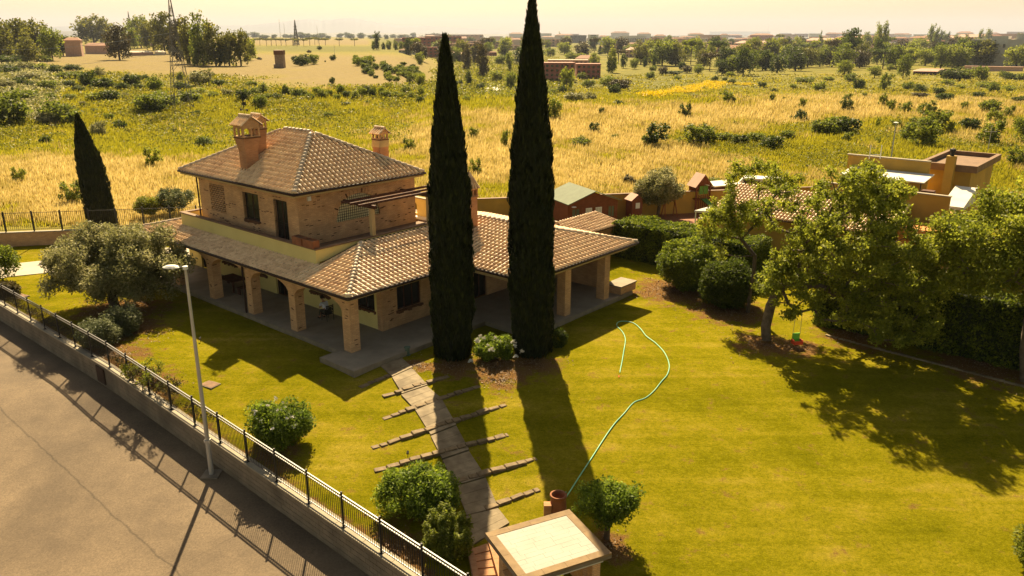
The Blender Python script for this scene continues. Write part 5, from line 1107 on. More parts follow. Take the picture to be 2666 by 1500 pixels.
# olive behind
ox2, oy2 = at(1712, 560, -.5); rg = rng_(97); cl = ellipsoid_clumps(rg, (0, 0, 2.6), (2.4, 1.9, 1.35), 60, .5, .75); cl = [c for c in cl if c[2] > 1.2]
plant('olive_tree', 'grey-green olive tree behind the hedge, right of the red cabin', 'olive tree', (ox2, oy2, -.5), cl, 20000, .2, 'leaf_olive', 98, trunk=[(.1, 0, .8), (0, 0, 1.3)], bark='darkbark', aspect=.45, r_tip=.03)
for px, py, r, h, lm, lab in ((385, 558, 1.3, 1.7, 'leaf_yellow', 'bright yellow-green shrub behind the olive tree beside the terrace parapet'), (455, 548, 2.0, 2.1, 'leaf_rosemary', 'pale silvery shrub at the left back corner of the villa'), (-8, 735, 1.7, 2.6, 'leaf_hedge', 'round dark clipped shrub at the left edge of the picture'), (18, 770, .7, .7, 'leaf_rust', 'small reddish shrub below the round one at the left edge')):
    x, y, z = ground(px, py, lawn_z); rg = rng_(int(px + 500)); cl = ellipsoid_clumps(rg, (0, 0, h * .5), (r * .85, r * .8, h * .42), 50, .3, .85) + [(0, 0, h * .5, r * .8, r * .75, h * .42)]
    plant('garden_shrub', lab, 'shrub', (x, y, z), cl, 8000, .15, lm, int(px + 700), surf=.75)
# creeping plants along the fence and fallen leaves
rg = rng_(99); n = 5000; a = rg.uniform(0, 40, n); b = -7.85 + np.abs(rg.normal(0, .3, n)); XY = O0 + a[:, None] * AX + b[:, None] * BX; P = np.stack([XY[:, 0], XY[:, 1], lawn_z(XY[:, 0], XY[:, 1]) + rg.uniform(0, .22, n) * (np.sin(a * 1.7) > -.2)], -1)
Q, rn = leaves(P, .1, rg, .6); o = quads_mesh('ground_cover', Q, rn, 'leaf_rust'); o['kind'] = 'stuff'
P = []
for cx, cy, r, s in DIRT:
    m_ = int(260 * r * r * s); t = rg.uniform(0, 6.28, m_); q = np.abs(rg.normal(0, .62, m_)) * r * (1 + .35 * np.sin(3 * t + cx) + .25 * np.sin(5 * t + cy)); P.append(np.stack([cx + q * np.cos(t), cy + q * np.sin(t)], -1))
P = np.concatenate(P); P = P[((P - O0) @ BX) > -7.95]; P = np.concatenate([P, (lawn_z(P[:, 0], P[:, 1]) + .02 + rg.uniform(0, .04, len(P)))[:, None]], 1); 
M['litter'] = leafmat('fallen_leaves', (.14, .06, .02), (.45, .32, .16), (.26, .13, .05), trans=.1)
Q, rn = leaves(P, .08, rg, .6, up=3); quads_mesh('fallen_leaves', Q, rn, 'litter')['kind'] = 'stuff'
# ------------------------------------------------------------------ person on the porch
def skin_body(name, verts, edges, radii, mat_, parent, root=0, lvl=2):
    me = bpy.data.meshes.new(name); me.from_pydata(verts, edges, []); o = bpy.data.objects.new(name, me); COL.objects.link(o); o.parent = parent
    sk = o.modifiers.new('s', 'SKIN'); ss = o.modifiers.new('u', 'SUBSURF'); ss.levels = ss.render_levels = lvl
    for i, v in enumerate(me.skin_vertices[0].data): v.radius = radii[i] if isinstance(radii[i], tuple) else (radii[i],) * 2; v.use_root = (i == root)
    me.materials.append(M[mat_]); dg = bpy.context.evaluated_depsgraph_get(); m2 = bpy.data.meshes.new_from_object(o.evaluated_get(dg)); o.modifiers.clear(); o.data = m2; m2.name = name
    m2.polygons.foreach_set('use_smooth', [True] * len(m2.polygons)); return o
px_, py_ = AB(5.35, 2.55); person = empty('person', 'person in a pale shirt sitting bent forward on a chair under the porch arch', 'person', (px_, py_, FL), HROT)
# local: faces +y (towards a); seat height .46
V = [(0, 0, .52), (0, .10, .74), (0, .24, .95), (0, .31, 1.05), (0, .37, 1.12), (0, .42, 1.22),
     (.1, .05, .52), (.14, .46, .52), (.15, .48, .12), (.15, .60, .05), (-.1, .05, .52), (-.14, .44, .52), (-.15, .52, .12), (-.15, .64, .05),
     (.19, .25, .98), (.25, .34, .72), (.10, .58, .66), (.03, .64, .66), (-.19, .25, .98), (-.25, .34, .72), (-.10, .57, .64), (-.02, .64, .63)]
E_ = [(0, 1), (1, 2), (2, 3), (3, 4), (4, 5), (0, 6), (6, 7), (7, 8), (8, 9), (0, 10), (10, 11), (11, 12), (12, 13), (2, 14), (14, 15), (15, 16), (16, 17), (2, 18), (18, 19), (19, 20), (20, 21)]
Rr = [.15, .145, .15, .06, .055, .10, .105, .07, .045, .04, .105, .07, .045, .04, .06, .042, .032, .03, .06, .042, .032, .03]
body = skin_body('body', V, E_, Rr, 'skin', person)
skin_body('shirt', [(0, 0, .60), (0, .10, .75), (0, .23, .93), (.18, .25, .98), (.235, .32, .82), (-.18, .25, .98), (-.235, .32, .82)], [(0, 1), (1, 2), (2, 3), (3, 4), (2, 5), (5, 6)], [.165, .165, .17, .08, .07, .08, .07], 'shirt', person)
skin_body('trousers', [(0, -.02, .52), (.1, .04, .52), (.14, .47, .53), (.15, .49, .16), (-.1, .04, .52), (-.14, .45, .53), (-.15, .53, .16)], [(0, 1), (1, 2), (2, 3), (0, 4), (4, 5), (5, 6)], [.17, .125, .085, .065, .125, .085, .065], 'trousers', person)
for s, yy in ((1, .56), (-1, .60)): skin_body('shoe', [(s * .15, yy - .1, .05), (s * .155, yy + .12, .04)], [(0, 1)], [.055, .045], 'shoe', person)
mb = MB(); mb.lathe([(.001, .13), (.07, .115), (.105, .06), (.112, 0), (.09, -.05)], (0, .40, 1.255), 12); hr = mb.build('hair', 'hair', person, smooth=True)
for s in (-1, 1):                                                # fingers clasped in front of the knees
    for k in range(4): mb = MB(); q = Vector((s * .035, .64, .68 - k * .018)); mb.tube(q, q + Vector((-s * .05, .05, -.01)), .010, .008, 5); mb.build('finger', 'skin', person)
    mb = MB(); mb.tube((s * .03, .61, .69), (s * .005, .63, .735), .011, .009, 5); mb.build('thumb', 'skin', person)
ch = empty('garden_chair', 'dark garden chair under the seated person on the porch', 'chair', (px_, py_, FL), HROT)
mb = MB(); mb.box(-.25, .25, -.22, .26, .38, .42); mb.build('seat', 'black', ch)
for i in range(5): mb = MB(); mb.box(-.25, .25, -.27, -.24, .5 + i * .09, .56 + i * .09); mb.build('slat', 'black', ch)
for x, y in ((-.23, -.25), (.23, -.25), (-.23, .22), (.23, .22)): mb = MB(); mb.tube((x, y, 0), (x, y, .95 if y < 0 else .62), .018); mb.build('leg', 'black', ch)
for s in (-1, 1): mb = MB(); mb.box(s * .25 - .025, s * .25 + .025, -.22, .25, .62, .65); mb.build('armrest', 'black', ch)
xt, yt = AB(14.6, 2.2); tb = empty('garden_table', 'dark low garden table inside the left porch arch', 'table', (xt, yt, FL), HROT)
mb = MB(); mb.box(-.55, .55, -.9, .9, .68, .73); mb.build('tabletop', 'wood', tb)
for x in (-.45, .45):
    for y in (-.8, .8): mb = MB(); mb.box(x - .04, x + .04, y - .04, y + .04, 0, .68); mb.build('leg', 'wood', tb)
for k, yo in enumerate((1.35, -1.35)):
    xt, yt = AB(14.6 + yo, 2.2); b_ = empty('bench', ['dark bench at the far end of the porch table', 'dark bench at the near end of the porch table'][k], 'bench', (xt, yt, FL), HROT); mb = MB(); mb.box(-.5, .5, -.18, .18, .4, .45); mb.build('seat', 'wood', b_)
    for x in (-.42, .42): mb = MB(); mb.box(x - .03, x + .03, -.15, .15, 0, .4); mb.build('leg', 'wood', b_)

# ------------------------------------------------------------------ red cabin
f0 = np.array(at(1477, 535, 1.6)); f1 = np.array(at(1617, 522, 1.6)); cx = (f1 - f0); CW = np.linalg.norm(cx); cx /= CW; CR_ = math.atan2(cx[1], cx[0])
cab = empty('garden_cabin', 'reddish-brown wooden cabin with green felt gable roof and two white-framed lattice windows', 'cabin', (*f0, -.5), CR_)
CD = 4.6; W2 = CW; mb = MB(); slices(mb, .25, .12, .2, W2 - .2, 0, 2.1, [(.55, 1.35, .7, 1.7), (1.9, 2.5, .35, 1.65), (2.85, 3.45, .35, 1.65), (4.05, 4.75, .7, 1.7)], 'b'); mb.box(.2, .32, .37, CD - .2, 0, 2.1); mb.box(W2 - .32, W2 - .2, .37, CD - .2, 0, 2.1); mb.box(.32, W2 - .32, CD - .32, CD - .2, 0, 2.1)
mb.raw([(.2, .25, 2.1), (W2 - .2, .25, 2.1), (W2 / 2, .25, 2.98), (.2, .37, 2.1), (W2 - .2, .37, 2.1), (W2 / 2, .37, 2.98)], [(0, 1, 2), (5, 4, 3)]); mb.build('wall', 'shedwood', cab)
for i in range(14): z = .07 + i * .15; mb = MB(); mb.box(.19, .54, .225, .25, z - .065, z + .065); mb.box(W2 - .53, W2 - .19, .225, .25, z - .065, z + .065); mb.box(1.36, 1.86, .225, .25, z - .065, z + .065); mb.build('board', 'shedwood', cab)['kind'] = 'stuff'
for s in (0, 1):
    x0, x1 = (0, W2 / 2) if s == 0 else (W2 / 2, W2); z0, z1 = (2.1, 3.05) if s == 0 else (3.05, 2.1); mb = MB(); mb.raw([(x0, -.15, z0), (x1, -.15, z1), (x1, CD, z1), (x0, CD, z0), (x0, -.15, z0 + .07), (x1, -.15, z1 + .07), (x1, CD, z1 + .07), (x0, CD, z0 + .07)], [(3, 2, 1, 0), (4, 5, 6, 7), (0, 1, 5, 4), (1, 2, 6, 5), (2, 3, 7, 6), (3, 0, 4, 7)]); mb.build('roof', 'shedroof', cab)
for u0, u1, w in ((1.9, 2.5, 1), (2.85, 3.45, 1), (.55, 1.35, 0), (4.05, 4.75, 0)):
    z0, z1 = (.35, 1.65) if w else (.7, 1.7); f = window(u0, u1, z0, z1, .2, 'b', cab, 2, 'white' if w else 'shedwood', 'canvas' if w else 'shedroof', depth=.02)
    if w:
        for z in (.78, 1.2): mb = MB(); mb.box(u0, u1, .21, .235, z - .02, z + .02); mb.build('muntin', 'white', f)
mb = MB(); mb.lathe([(0, .05), (.2, .03), (.2, 0), (0, 0)], (.5, -.25, 1.95), 10); mb.build('porch_light', 'white', cab)
def bp(px, py, z): return at(px, py, z)
# small playhouse / hutch right of the cabin
x, y = bp(1650, 560, -.3); h = empty('wooden_hutch', 'small dark red wooden playhouse between the cabin and the olive tree', 'hutch', (x, y, -.5), CR_)
mb = MB(); mb.box(-.55, .55, -.5, .5, 0, 1.7); mb.raw([(-.55, -.5, 1.7), (.55, -.5, 1.7), (0, -.5, 2.1), (-.55, .5, 1.7), (.55, .5, 1.7), (0, .5, 2.1)], [(0, 1, 2), (5, 4, 3)]); mb.build('wall', 'shedwood', h)
mb = MB(); mb.raw([(-.7, -.6, 1.62), (0, -.6, 2.15), (0, .6, 2.15), (-.7, .6, 1.62), (.7, -.6, 1.62), (.7, .6, 1.62)], [(0, 1, 2, 3), (1, 4, 5, 2)]); mb.build('roof', 'pinkrender', h)
mb = MB(); mb.box(-.18, .25, -.53, -.505, .9, 1.4); mb.build('window', 'white', h)
# bird-house-like brick chimney bits behind wing (garden barbecue)
# play tower with slide
x, y = bp(1818, 548, -.4); t = empty('play_tower', 'wooden play tower with pitched roof, green shutters and a green slide', 'play tower', (x, y, -.5), CR_ - .1)
mb = MB(); 
for a_, b_ in ((-.7, -.6), (.7, -.6), (-.7, .6), (.7, .6)): mb = MB(); mb.box(a_ - .06, a_ + .06, b_ - .06, b_ + .06, 0, 2.6); mb.build('post', 'shedwood', t)
mb = MB(); mb.box(-.75, .75, -.65, .65, 1.2, 1.3); mb.build('platform', 'shedwood', t); mb = MB(); mb.box(-.7, .7, .5, .6, 1.3, 2.7); mb.raw([(-.7, -.6, 2.6), (.7, -.6, 2.6), (0, -.6, 3.5)], [(0, 1, 2)]); mb.build('wall', 'shedwood', t)
mb = MB(); mb.raw([(-.95, -.8, 2.4), (0, -.8, 3.55), (0, .8, 3.55), (-.95, .8, 2.4), (.95, -.8, 2.4), (.95, .8, 2.4)], [(0, 1, 2, 3), (1, 4, 5, 2)]); mb.build('roof', 'pinkrender', t)
M['greenslide'] = mat('slide_green', (.08, .22, .04), (.07, .19, .035), rough=.4)
for s in (-1, 1): mb = MB(); mb.box(s * .23 - .2, s * .23 + .2, -.66, -.63, 1.75, 2.5); mb.build('shutter', 'greenslide', t)
for i in range(7): mb = MB(); mb.box(-.7 + i * .22, -.62 + i * .22, -.66, -.62, .3, 1.7); mb.build('picket', 'shedwood', t)
mb = MB(); P = [(.2, -.7, 1.3), (.55, -1.9, .75), (.9, -3.1, .2), (1.1, -3.8, .12)]
for a_, b_ in zip(P[:-1], P[1:]): mb.raw([(a_[0] - .55, a_[1], a_[2] + .12), (a_[0] - .5, a_[1], a_[2]), (a_[0] + .0, a_[1], a_[2]), (a_[0] + .05, a_[1], a_[2] + .12), (b_[0] - .55, b_[1], b_[2] + .12), (b_[0] - .5, b_[1], b_[2]), (b_[0] + .0, b_[1], b_[2]), (b_[0] + .05, b_[1], b_[2] + .12)], [(0, 1, 5, 4), (1, 2, 6, 5), (2, 3, 7, 6)])
mb.build('slide', 'greenslide', t)
# climbing frame, small table, toys
x, y = bp(1742, 562, -.4); t = empty('climbing_frame', 'small red climbing frame on the play yard beside the olive tree', 'climbing frame', (x, y, -.5), .3)
for s in (-1, 1): mb = MB(); mb.tube((s * .6, -.4, 0), (s * .5, 0, 1.5), .05); mb.tube((s * .6, .4, 0), (s * .5, 0, 1.5), .05); mb.build('side_frame', 'shedwood', t)
mb = MB(); mb.tube((-.5, 0, 1.5), (.5, 0, 1.5), .05); mb.build('bar', 'shedwood', t)
# brown dark shed left of neighbour
x, y = bp(1868, 520, 0); t = empty('garden_shed', 'dark timber shed with flat grey roof behind the play tower', 'shed', (x, y, -.5), CR_)
mb = MB(); mb.box(-1.2, 1.8, -1, 1, 0, 2.0); mb.build('wall', 'wood', t); mb = MB(); mb.box(-1.4, 2.0, -1.2, 1.2, 2.0, 2.1); mb.build('roof', 'greyrender', t); mb = MB(); mb.box(.7, 1.1, -1.03, -1.0, .3, 1.7); mb.build('door', 'orangewall', t)
# white canopy tent
q = [at(1808, 548, 2.1), at(1990, 560, 2.1), at(2060, 530, 2.1), at(1900, 524, 2.1)]; cxy = np.mean(q, axis=0)
t = empty('canopy_tent', 'low white canvas canopy over the neighbour yard beside the green slide', 'canopy', (*cxy, -.5)); L_ = [(p[0] - cxy[0], p[1] - cxy[1]) for p in q]
mb = MB(); V = [(x, y, 2.6) for x, y in L_] + [(x * .25, y * .25, 3.15) for x, y in L_] + [(x, y, 2.45) for x, y in L_]
mb.raw(V, [(i, (i + 1) % 4, 4 + (i + 1) % 4, 4 + i) for i in range(4)] + [(4, 5, 6, 7)] + [(i, 8 + i, 8 + (i + 1) % 4, (i + 1) % 4) for i in range(4)]); mb.build('canvas', 'canvas', t)
for x, y in L_: mb = MB(); mb.tube((x * .97, y * .97, 0), (x * .97, y * .97, 2.5), .05); mb.build('pole', 'white', t)
for px, py, w, lab in ((1938, 580, 1.3, 'orange cushioned garden sofa with white frame in the neighbour yard'), (1842, 590, .5, 'left small orange chair with white top beyond the hedge'), (1868, 586, .5, 'right small orange chair with white top beyond the hedge')):
    x, y = at(px, py, .3); t = empty('garden_sofa' if w > 1 else 'garden_chair', lab, 'sofa' if w > 1 else 'chair', (x, y, -.5), .25); mb = MB(); mb.box(-w, w, -.5, .5, .2, .6); mb.box(-w, w, .3, .5, .6, 1.3); mb.build('cushion', 'orangewall', t); mb = MB(); mb.box(-w - .06, w + .06, -.56, .56, .08, .2); mb.box(-w - .06, w + .06, .5, .58, .2, 1.42); mb.build('frame', 'white', t)
# white igloo-like inflatable / white van roof behind
x, y = at(1972, 490, .5); t = empty('white_van', 'white van parked beyond the neighbour house, half hidden by branches', 'van', (x, y, -.5), -.35)
mb = MB(); V = [(-2.4, -.9, .4), (2.3, -.9, .4), (2.3, -.9, 2.1), (-1.4, -.9, 2.1), (-2.0, -.9, 1.3), (-2.4, -.9, 1.15)]; V += [(x, .9, z) for x, y, z in V]; n = 6; mb.raw(V, [tuple(range(n)), tuple(range(2 * n - 1, n - 1, -1))] + [(i, n + i, n + (i + 1) % n, (i + 1) % n) for i in range(n)]); mb.build('body', 'white', t)
for x in (-1.6, 1.5):
    for y in (-.92, .92): mb = MB(); mb.tube((x, y - .08, .38), (x, y + .08, .38), .38, n=12); mb.build('wheel', 'shoe', t)
mb = MB(); mb.box(-1.35, -.5, -.915, -.9, 1.3, 1.95); mb.box(-.4, 1.0, -.915, -.9, 1.3, 1.95); mb.build('side_window', 'darkglass', t)
# ------------------------------------------------------------------ neighbour house (same axes)
nh = empty('neighbour_house', 'ochre yellow neighbouring house with tiled lean-to roof, roof terrace and white awning', 'house', (*O0, 0), HROT)
mb = MB(); mb.box(32.2, 39, -15.4, -3.6, -.6, 2.5); mb.build('wall', 'yellowhouse', nh)
mb = MB(); mb.prism([(31.3, -15.9), (31.3, -3.3), (36.0, -3.3), (36.0, -15.9)], lambda x, y: 2.5 + .27 * (x - 31.3), lambda x, y: 2.6 + .27 * (x - 31.3)); nr = mb.build('roof', 'tile_pan', nh)
NT = []; roof_face([(31.3, -15.9), (31.3, -3.3), (36.0, -3.3), (36.0, -15.9)], (31.3, -15.9), (0, 1), (1, 0), lambda x, y: 2.62 + .27 * (x - 31.3), NT, .27, .42); add_tiles(NT, nr, 250)
mb = MB(); mb.box(36.0, 36.25, -18.2, -9.5, 3.2, 4.75); mb.box(36.25, 44, -18.4, -9.6, -.6, 3.6); mb.box(36.0, 36.25, -18.4, -15.9, -.6, 3.2); mb.build('wall', 'yellowhouse', nh); mb = MB(); mb.box(35.95, 36.3, -18.25, -9.4, 4.75, 4.83); mb.build('parapet_coping', 'coping', nh)
mb = MB(); mb.box(36.3, 40.5, -18, -10, 3.6, 3.75); mb.build('terrace_floor', 'whiterender', nh)
mb = MB(); mb.box(40.6, 40.85, -15.6, -9.8, 3.7, 6.3); mb.build('wall', 'yellowhouse', nh); mb = MB(); mb.box(40.55, 40.9, -15.6, -9.7, 6.3, 6.38); mb.build('parapet_coping', 'coping', nh)
mb = MB(); mb.prism([(38.0, -16.0), (38.0, -10.2), (40.55, -10.2), (40.55, -16.0)], lambda x, y: 5.15 + .1 * (x - 38), lambda x, y: 5.22 + .1 * (x - 38)); mb.build('awning', 'canvas', nh)
for i in range(5): mb = MB(); a_ = -10.4 - i * 1.35; mb.tube((38.05, a_, 3.7), (38.05, a_, 5.15), .04); mb.build('awning_post', 'black', nh)
for i in range(2): mb = MB(); mb.box(40.56, 40.6, -11.4 - 2.4 * i, -10.4 - 2.4 * i, 3.8, 5.0); mb.build('window', 'wood', nh)
mb = MB(); mb.box(42.9, 50.6, -17.9, -14.8, -.6, 5.55); mb.build('wall', 'yellowhouse', nh)
mb = MB(); mb.box(42.5, 51, -18.3, -14.4, 5.55, 5.65); mb.box(42.5, 42.8, -18.3, -14.4, 5.65, 6.05); mb.box(50.7, 51, -18.3, -14.4, 5.65, 6.05); mb.box(42.8, 50.7, -18.3, -18.0, 5.65, 6.05); mb.box(42.8, 50.7, -14.7, -14.4, 5.65, 6.05); mb.build('roof_parapet', 'copbrown', nh)
mb = MB(); mb.box(42.85, 50.65, -17.95, -14.75, 5.655, 5.72); mb.build('roof_terrace', 'copbrown', nh)
mb = MB(); mb.box(41.9, 42.45, -16.9, -16.3, 3.6, 6.7); mb.build('chimney', 'yellowhouse', nh); mb = MB(); mb.lathe([(.14, 0), (.14, .3), (.22, .34), (.2, .5), (0, .55)], (42.18, -16.6, 6.7), 8); mb.build('chimney_pot', 'black', nh)
mb = MB(); mb.box(36.6, 37.2, -17.0, -16.2, 3.75, 4.9); mb.build('vent_stack', 'wood', nh)
mb = MB(); mb.box(33.2, 36.0, -18.6, -15.95, -.6, 2.9); mb.build('wall', 'orangewall', nh)
mb = MB(); mb.prism([(37.5, -18.8), (37.5, -17.4), (41, -17.4), (41, -18.8)], lambda x, y: 3.7, lambda x, y: 3.9 + .25 * (x - 37.5)); mb.build('stair_ramp', 'whiterender', nh)
nw = empty('neighbour_garden_wall', 'ochre garden wall with white coping behind the right hedge', 'wall', (*O0, 0), HROT)
mb = MB(); mb.box(30.8, 31.05, -36, -17.5, -.6, .95); mb.build('wall_face', 'yellowhouse', nw); mb = MB(); mb.box(30.75, 31.1, -36, -17.5, .95, 1.02); mb.build('coping', 'coping', nw)
x, y = AB(-12.2, 39); t = empty('roof_antenna_frame', 'white metal rack on the neighbour roof wall', 'rack', (x, y, 6.4)); mb = MB()
for s in (-.4, .4): mb.tube((s, 0, 0), (s, 0, 1.0), .03)
mb.tube((-.4, 0, .3), (.4, 0, .3), .03); mb.build('rack_bars', 'white', t)
sheet('play_yard', [at(1690, 585, -.5), at(1900, 600, -.5), at(1960, 545, -.5), at(1720, 548, -.5)], 'terracotta', lawn_z, .02)

# ------------------------------------------------------------------ background plants: crown prototypes shared by copies
def crown_proto(seed, kind):
    rg = rng_(seed); tr = None
    if kind == 'bush': cl = ellipsoid_clumps(rg, (0, 0, .42), (.40, .40, .36), 26, .15, .75) + [(0, 0, .38, .36, .36, .34)]; n, s = 1500, .085
    elif kind == 'sapling': cl = [(rg.uniform(-.32, .32), rg.uniform(-.32, .32), rg.uniform(.25, .92), .09, .09, .16) for _ in range(26)]; n, s = 1400, .075
    elif kind == 'broad': cl = ellipsoid_clumps(rg, (0, 0, .60), (.38, .38, .32), 34, .12, .75) + [(0, 0, .56, .3, .3, .28)] + ellipsoid_clumps(rg, (0, 0, .24), (.32, .32, .18), 16, .12, .8); n, s = 2300, .062
    elif kind == 'tall': cl = ellipsoid_clumps(rg, (0, 0, .56), (.26, .26, .42), 30, .11, .78) + [(0, 0, .48, .2, .2, .38)] + ellipsoid_clumps(rg, (0, 0, .2), (.22, .22, .16), 10, .11, .8); n, s = 2000, .058
    elif kind == 'poplar': cl = [(rg.normal(0, .05), rg.normal(0, .05), z, .13 * math.sin(min(1, (1.05 - z) * 2.2) * 1.57), .13 * math.sin(min(1, (1.05 - z) * 2.2) * 1.57), .09) for z in np.linspace(.12, .96, 16)]; n, s = 1400, .05
    elif kind == 'cone': cl = [(rg.normal(0, .02), rg.normal(0, .02), z, .24 * (1.03 - z), .24 * (1.03 - z), .07) for z in np.linspace(.08, .97, 16)]; n, s = 1300, .05
    elif kind == 'pine': cl = ellipsoid_clumps(rg, (0, 0, .84), (.42, .42, .08), 26, .1, .8, .7); n, s = 1400, .055
    P, tone = cloud(cl, n, rg, .5); P[:, 2] = np.maximum(P[:, 2], .02); Q, rn = leaves(P, s, rg, .7, 0, tone)
    tb = MB(); top = {'bush': .3, 'sapling': .25, 'broad': .35, 'tall': .3, 'poplar': .5, 'cone': .6, 'pine': .7}[kind]; r = {'bush': .02, 'sapling': .014}.get(kind, .022)
    cc = [c for c in cl if c[3] > .01][::3]
    tb, _ = branches((0, 0, -.06), cc, rg, .006, 1.0, .1, 4, [(0, 0, top * .5), (.01, 0, top)], .3)
    return Q, rn, tb
PROTO = {}
def get_proto(kind, v, lm):
    k = (kind, v, lm)
    if k not in PROTO:
        Q, rn, tb = crown_proto(hash_ := (sum(map(ord, kind)) * 7 + v * 101), kind); o = quads_mesh('crown', Q, rn, lm); me = o.data; bpy.data.objects.remove(o); t = tb.build('trunk', 'darkbark'); tm = t.data; bpy.data.objects.remove(t); PROTO[k] = (me, tm)
    return PROTO[k]
LMK = [(233, 420, 'the lone leaning cypress'), (620, 350, 'the big villa chimney'), (975, 340, 'the small villa chimney'), (1150, 300, 'the left tall cypress'), (1370, 300, 'the right tall cypress'), (730, 155, 'the stone ruin tower'), (187, 128, 'the small pink farm shed'), (255, 130, 'the long pink farm barn'), (475, 200, 'the lattice pylon'),
       (1480, 190, 'the red apartment blocks'), (1815, 230, 'the yellow broom patch'), (2590, 140, 'the grey apartment building'), (2330, 380, 'the pale street lamp in the scrub'), (1500, 500, 'the red cabin'), (1715, 500, 'the olive tree behind the hedge'), (2300, 460, 'the yellow neighbour house'), (2500, 400, 'the neighbour roof terrace'), (2080, 420, 'the leafy swing tree'), (1285, 225, 'the white car park'), (700, 110, 'the row of umbrella pines'), (2455, 190, 'the brown-roofed sheds'), (30, 300, 'the left edge of the picture'), (2640, 300, 'the right edge of the picture'), (1000, 130, 'the far brown tower blocks')]
KD = {'bush': ('bush', 'bush'), 'sapling': ('young_tree', 'young tree'), 'broad': ('broad_tree', 'tree'), 'tall': ('tall_tree', 'tree'), 'poplar': ('poplar_tree', 'poplar'), 'cone': ('conifer_tree', 'conifer'), 'pine': ('umbrella_pine', 'pine')}
COLN = {'leaf_green': 'mid-green', 'leaf_light': 'yellow-green', 'leaf_dark': 'dark green', 'leaf_olive': 'silvery', 'leaf_euc': 'olive-green', 'leaf_rust': 'brownish', 'leaf_hedge': 'dark'}
PLUR = {'bush': 'bushes', 'young tree': 'young trees', 'tree': 'trees', 'poplar': 'poplars', 'conifer': 'conifers', 'pine': 'pines'}; BGP = []
def bgplant(px, py, w, h, kind, lm, zone, rel_y=1.0, seed=None, zfix=None):
    x, y, z = ground(px, py); pm = math.hypot(math.hypot(x, y), CAMH) / FPX; W, H = w * pm, h * pm
    v = random.randint(0, 2); me, tm = get_proto(kind, v, lm); nm, cat = KD[kind]
    uv = sorted(LMK, key=lambda q: math.hypot(q[0] - px, (q[1] - py) * 1.8))[0]; d = math.hypot(uv[0] - px, uv[1] - py)
    dx, dy = px - uv[0], py - uv[1]; rel = ('right of' if dx > 0 else 'left of') if abs(dx) > 1.1 * abs(dy) else ('behind' if dy < 0 else 'in front of')
    size = 'tiny' if h * w < 1400 else 'small' if h * w < 3800 else 'medium' if h * w < 9000 else 'large'
    far = '' if d < 90 else '' if d < 190 else 'well '
    lab = ' '.join(f"{size} {COLN[lm]} {nm.replace('_', ' ')} {far}{rel} {uv[2]}".split()); g = f'{PLUR[cat]} {zone}'
    e = empty(nm, lab, cat, (x, y, z), random.uniform(0, 6.28), g); ws = {'bush': 1.0, 'sapling': .85, 'broad': .98, 'tall': .72, 'poplar': .3, 'cone': .5, 'pine': 1.0}[kind]
    e.scale = (W / ws, W / ws * random.uniform(.85, 1.1), H)
    for nme, m_ in (('crown', me), ('trunk', tm)):
        o = bpy.data.objects.new(nme, m_); COL.objects.link(o); o.parent = e
    BGP.append((px, e)); return e
def z1(px, py): return px / 3.788, py / 3.788
ZV = 'in the green valley on the left'; ZH = 'on the golden hill at the left'; ZM = 'in the dry meadow'; ZR = 'in the scrub on the right'; ZW = 'at the edge of the far town'
for (px, py, w, h, kd, lm) in [(5, 158, 75, 85, 'broad', 'leaf_euc'), (52, 152, 80, 82, 'broad', 'leaf_euc'), (98, 150, 80, 88, 'broad', 'leaf_euc'), (138, 158, 60, 72, 'broad', 'leaf_green'), (165, 146, 50, 45, 'broad', 'leaf_dark'), (30, 150, 60, 66, 'broad', 'leaf_green'), (75, 165, 60, 55, 'broad', 'leaf_euc'),
        (246, 118, 95, 70, 'broad', 'leaf_euc'), (312, 157, 75, 75, 'broad', 'leaf_rust'), (282, 112, 60, 50, 'broad', 'leaf_euc'), (368, 125, 75, 72, 'broad', 'leaf_green'), (400, 132, 70, 76, 'broad', 'leaf_euc'), (430, 140, 75, 92, 'broad', 'leaf_euc'), (340, 130, 50, 55, 'broad', 'leaf_green'),
        (470, 158, 60, 95, 'tall', 'leaf_rust'), (495, 166, 60, 105, 'tall', 'leaf_euc'), (530, 170, 60, 118, 'tall', 'leaf_green'), (563, 172, 70, 100, 'tall', 'leaf_euc'), (598, 172, 65, 88, 'broad', 'leaf_euc'), (628, 172, 70, 86, 'broad', 'leaf_euc'), (652, 158, 40, 58, 'broad', 'leaf_light'), (545, 165, 50, 70, 'tall', 'leaf_dark'), (585, 172, 40, 60, 'broad', 'leaf_dark'), (450, 140, 50, 60, 'broad', 'leaf_dark'), (480, 128, 60, 40, 'broad', 'leaf_dark'), (515, 170, 40, 60, 'tall', 'leaf_green'),
        (786, 172, 52, 34, 'bush', 'leaf_dark'), (815, 168, 34, 30, 'bush', 'leaf_green'), (868, 158, 18, 18, 'bush', 'leaf_dark'), (832, 130, 16, 12, 'bush', 'leaf_dark'), (865, 218, 16, 20, 'bush', 'leaf_dark'), (847, 162, 6, 5, 'bush', 'leaf_dark'), (805, 138, 13, 9, 'bush', 'leaf_rust'), (675, 156, 14, 8, 'bush', 'leaf_rust'),
        (982, 130, 16, 44, 'poplar', 'leaf_dark'), (972, 130, 14, 22, 'tall', 'leaf_green'), (998, 130, 14, 18, 'tall', 'leaf_dark'), (1012, 130, 20, 24, 'tall', 'leaf_green'), (1030, 131, 20, 25, 'tall', 'leaf_green'), (1044, 131, 16, 22, 'broad', 'leaf_green')]: bgplant(px, py, w, h, kd, lm, ZH)
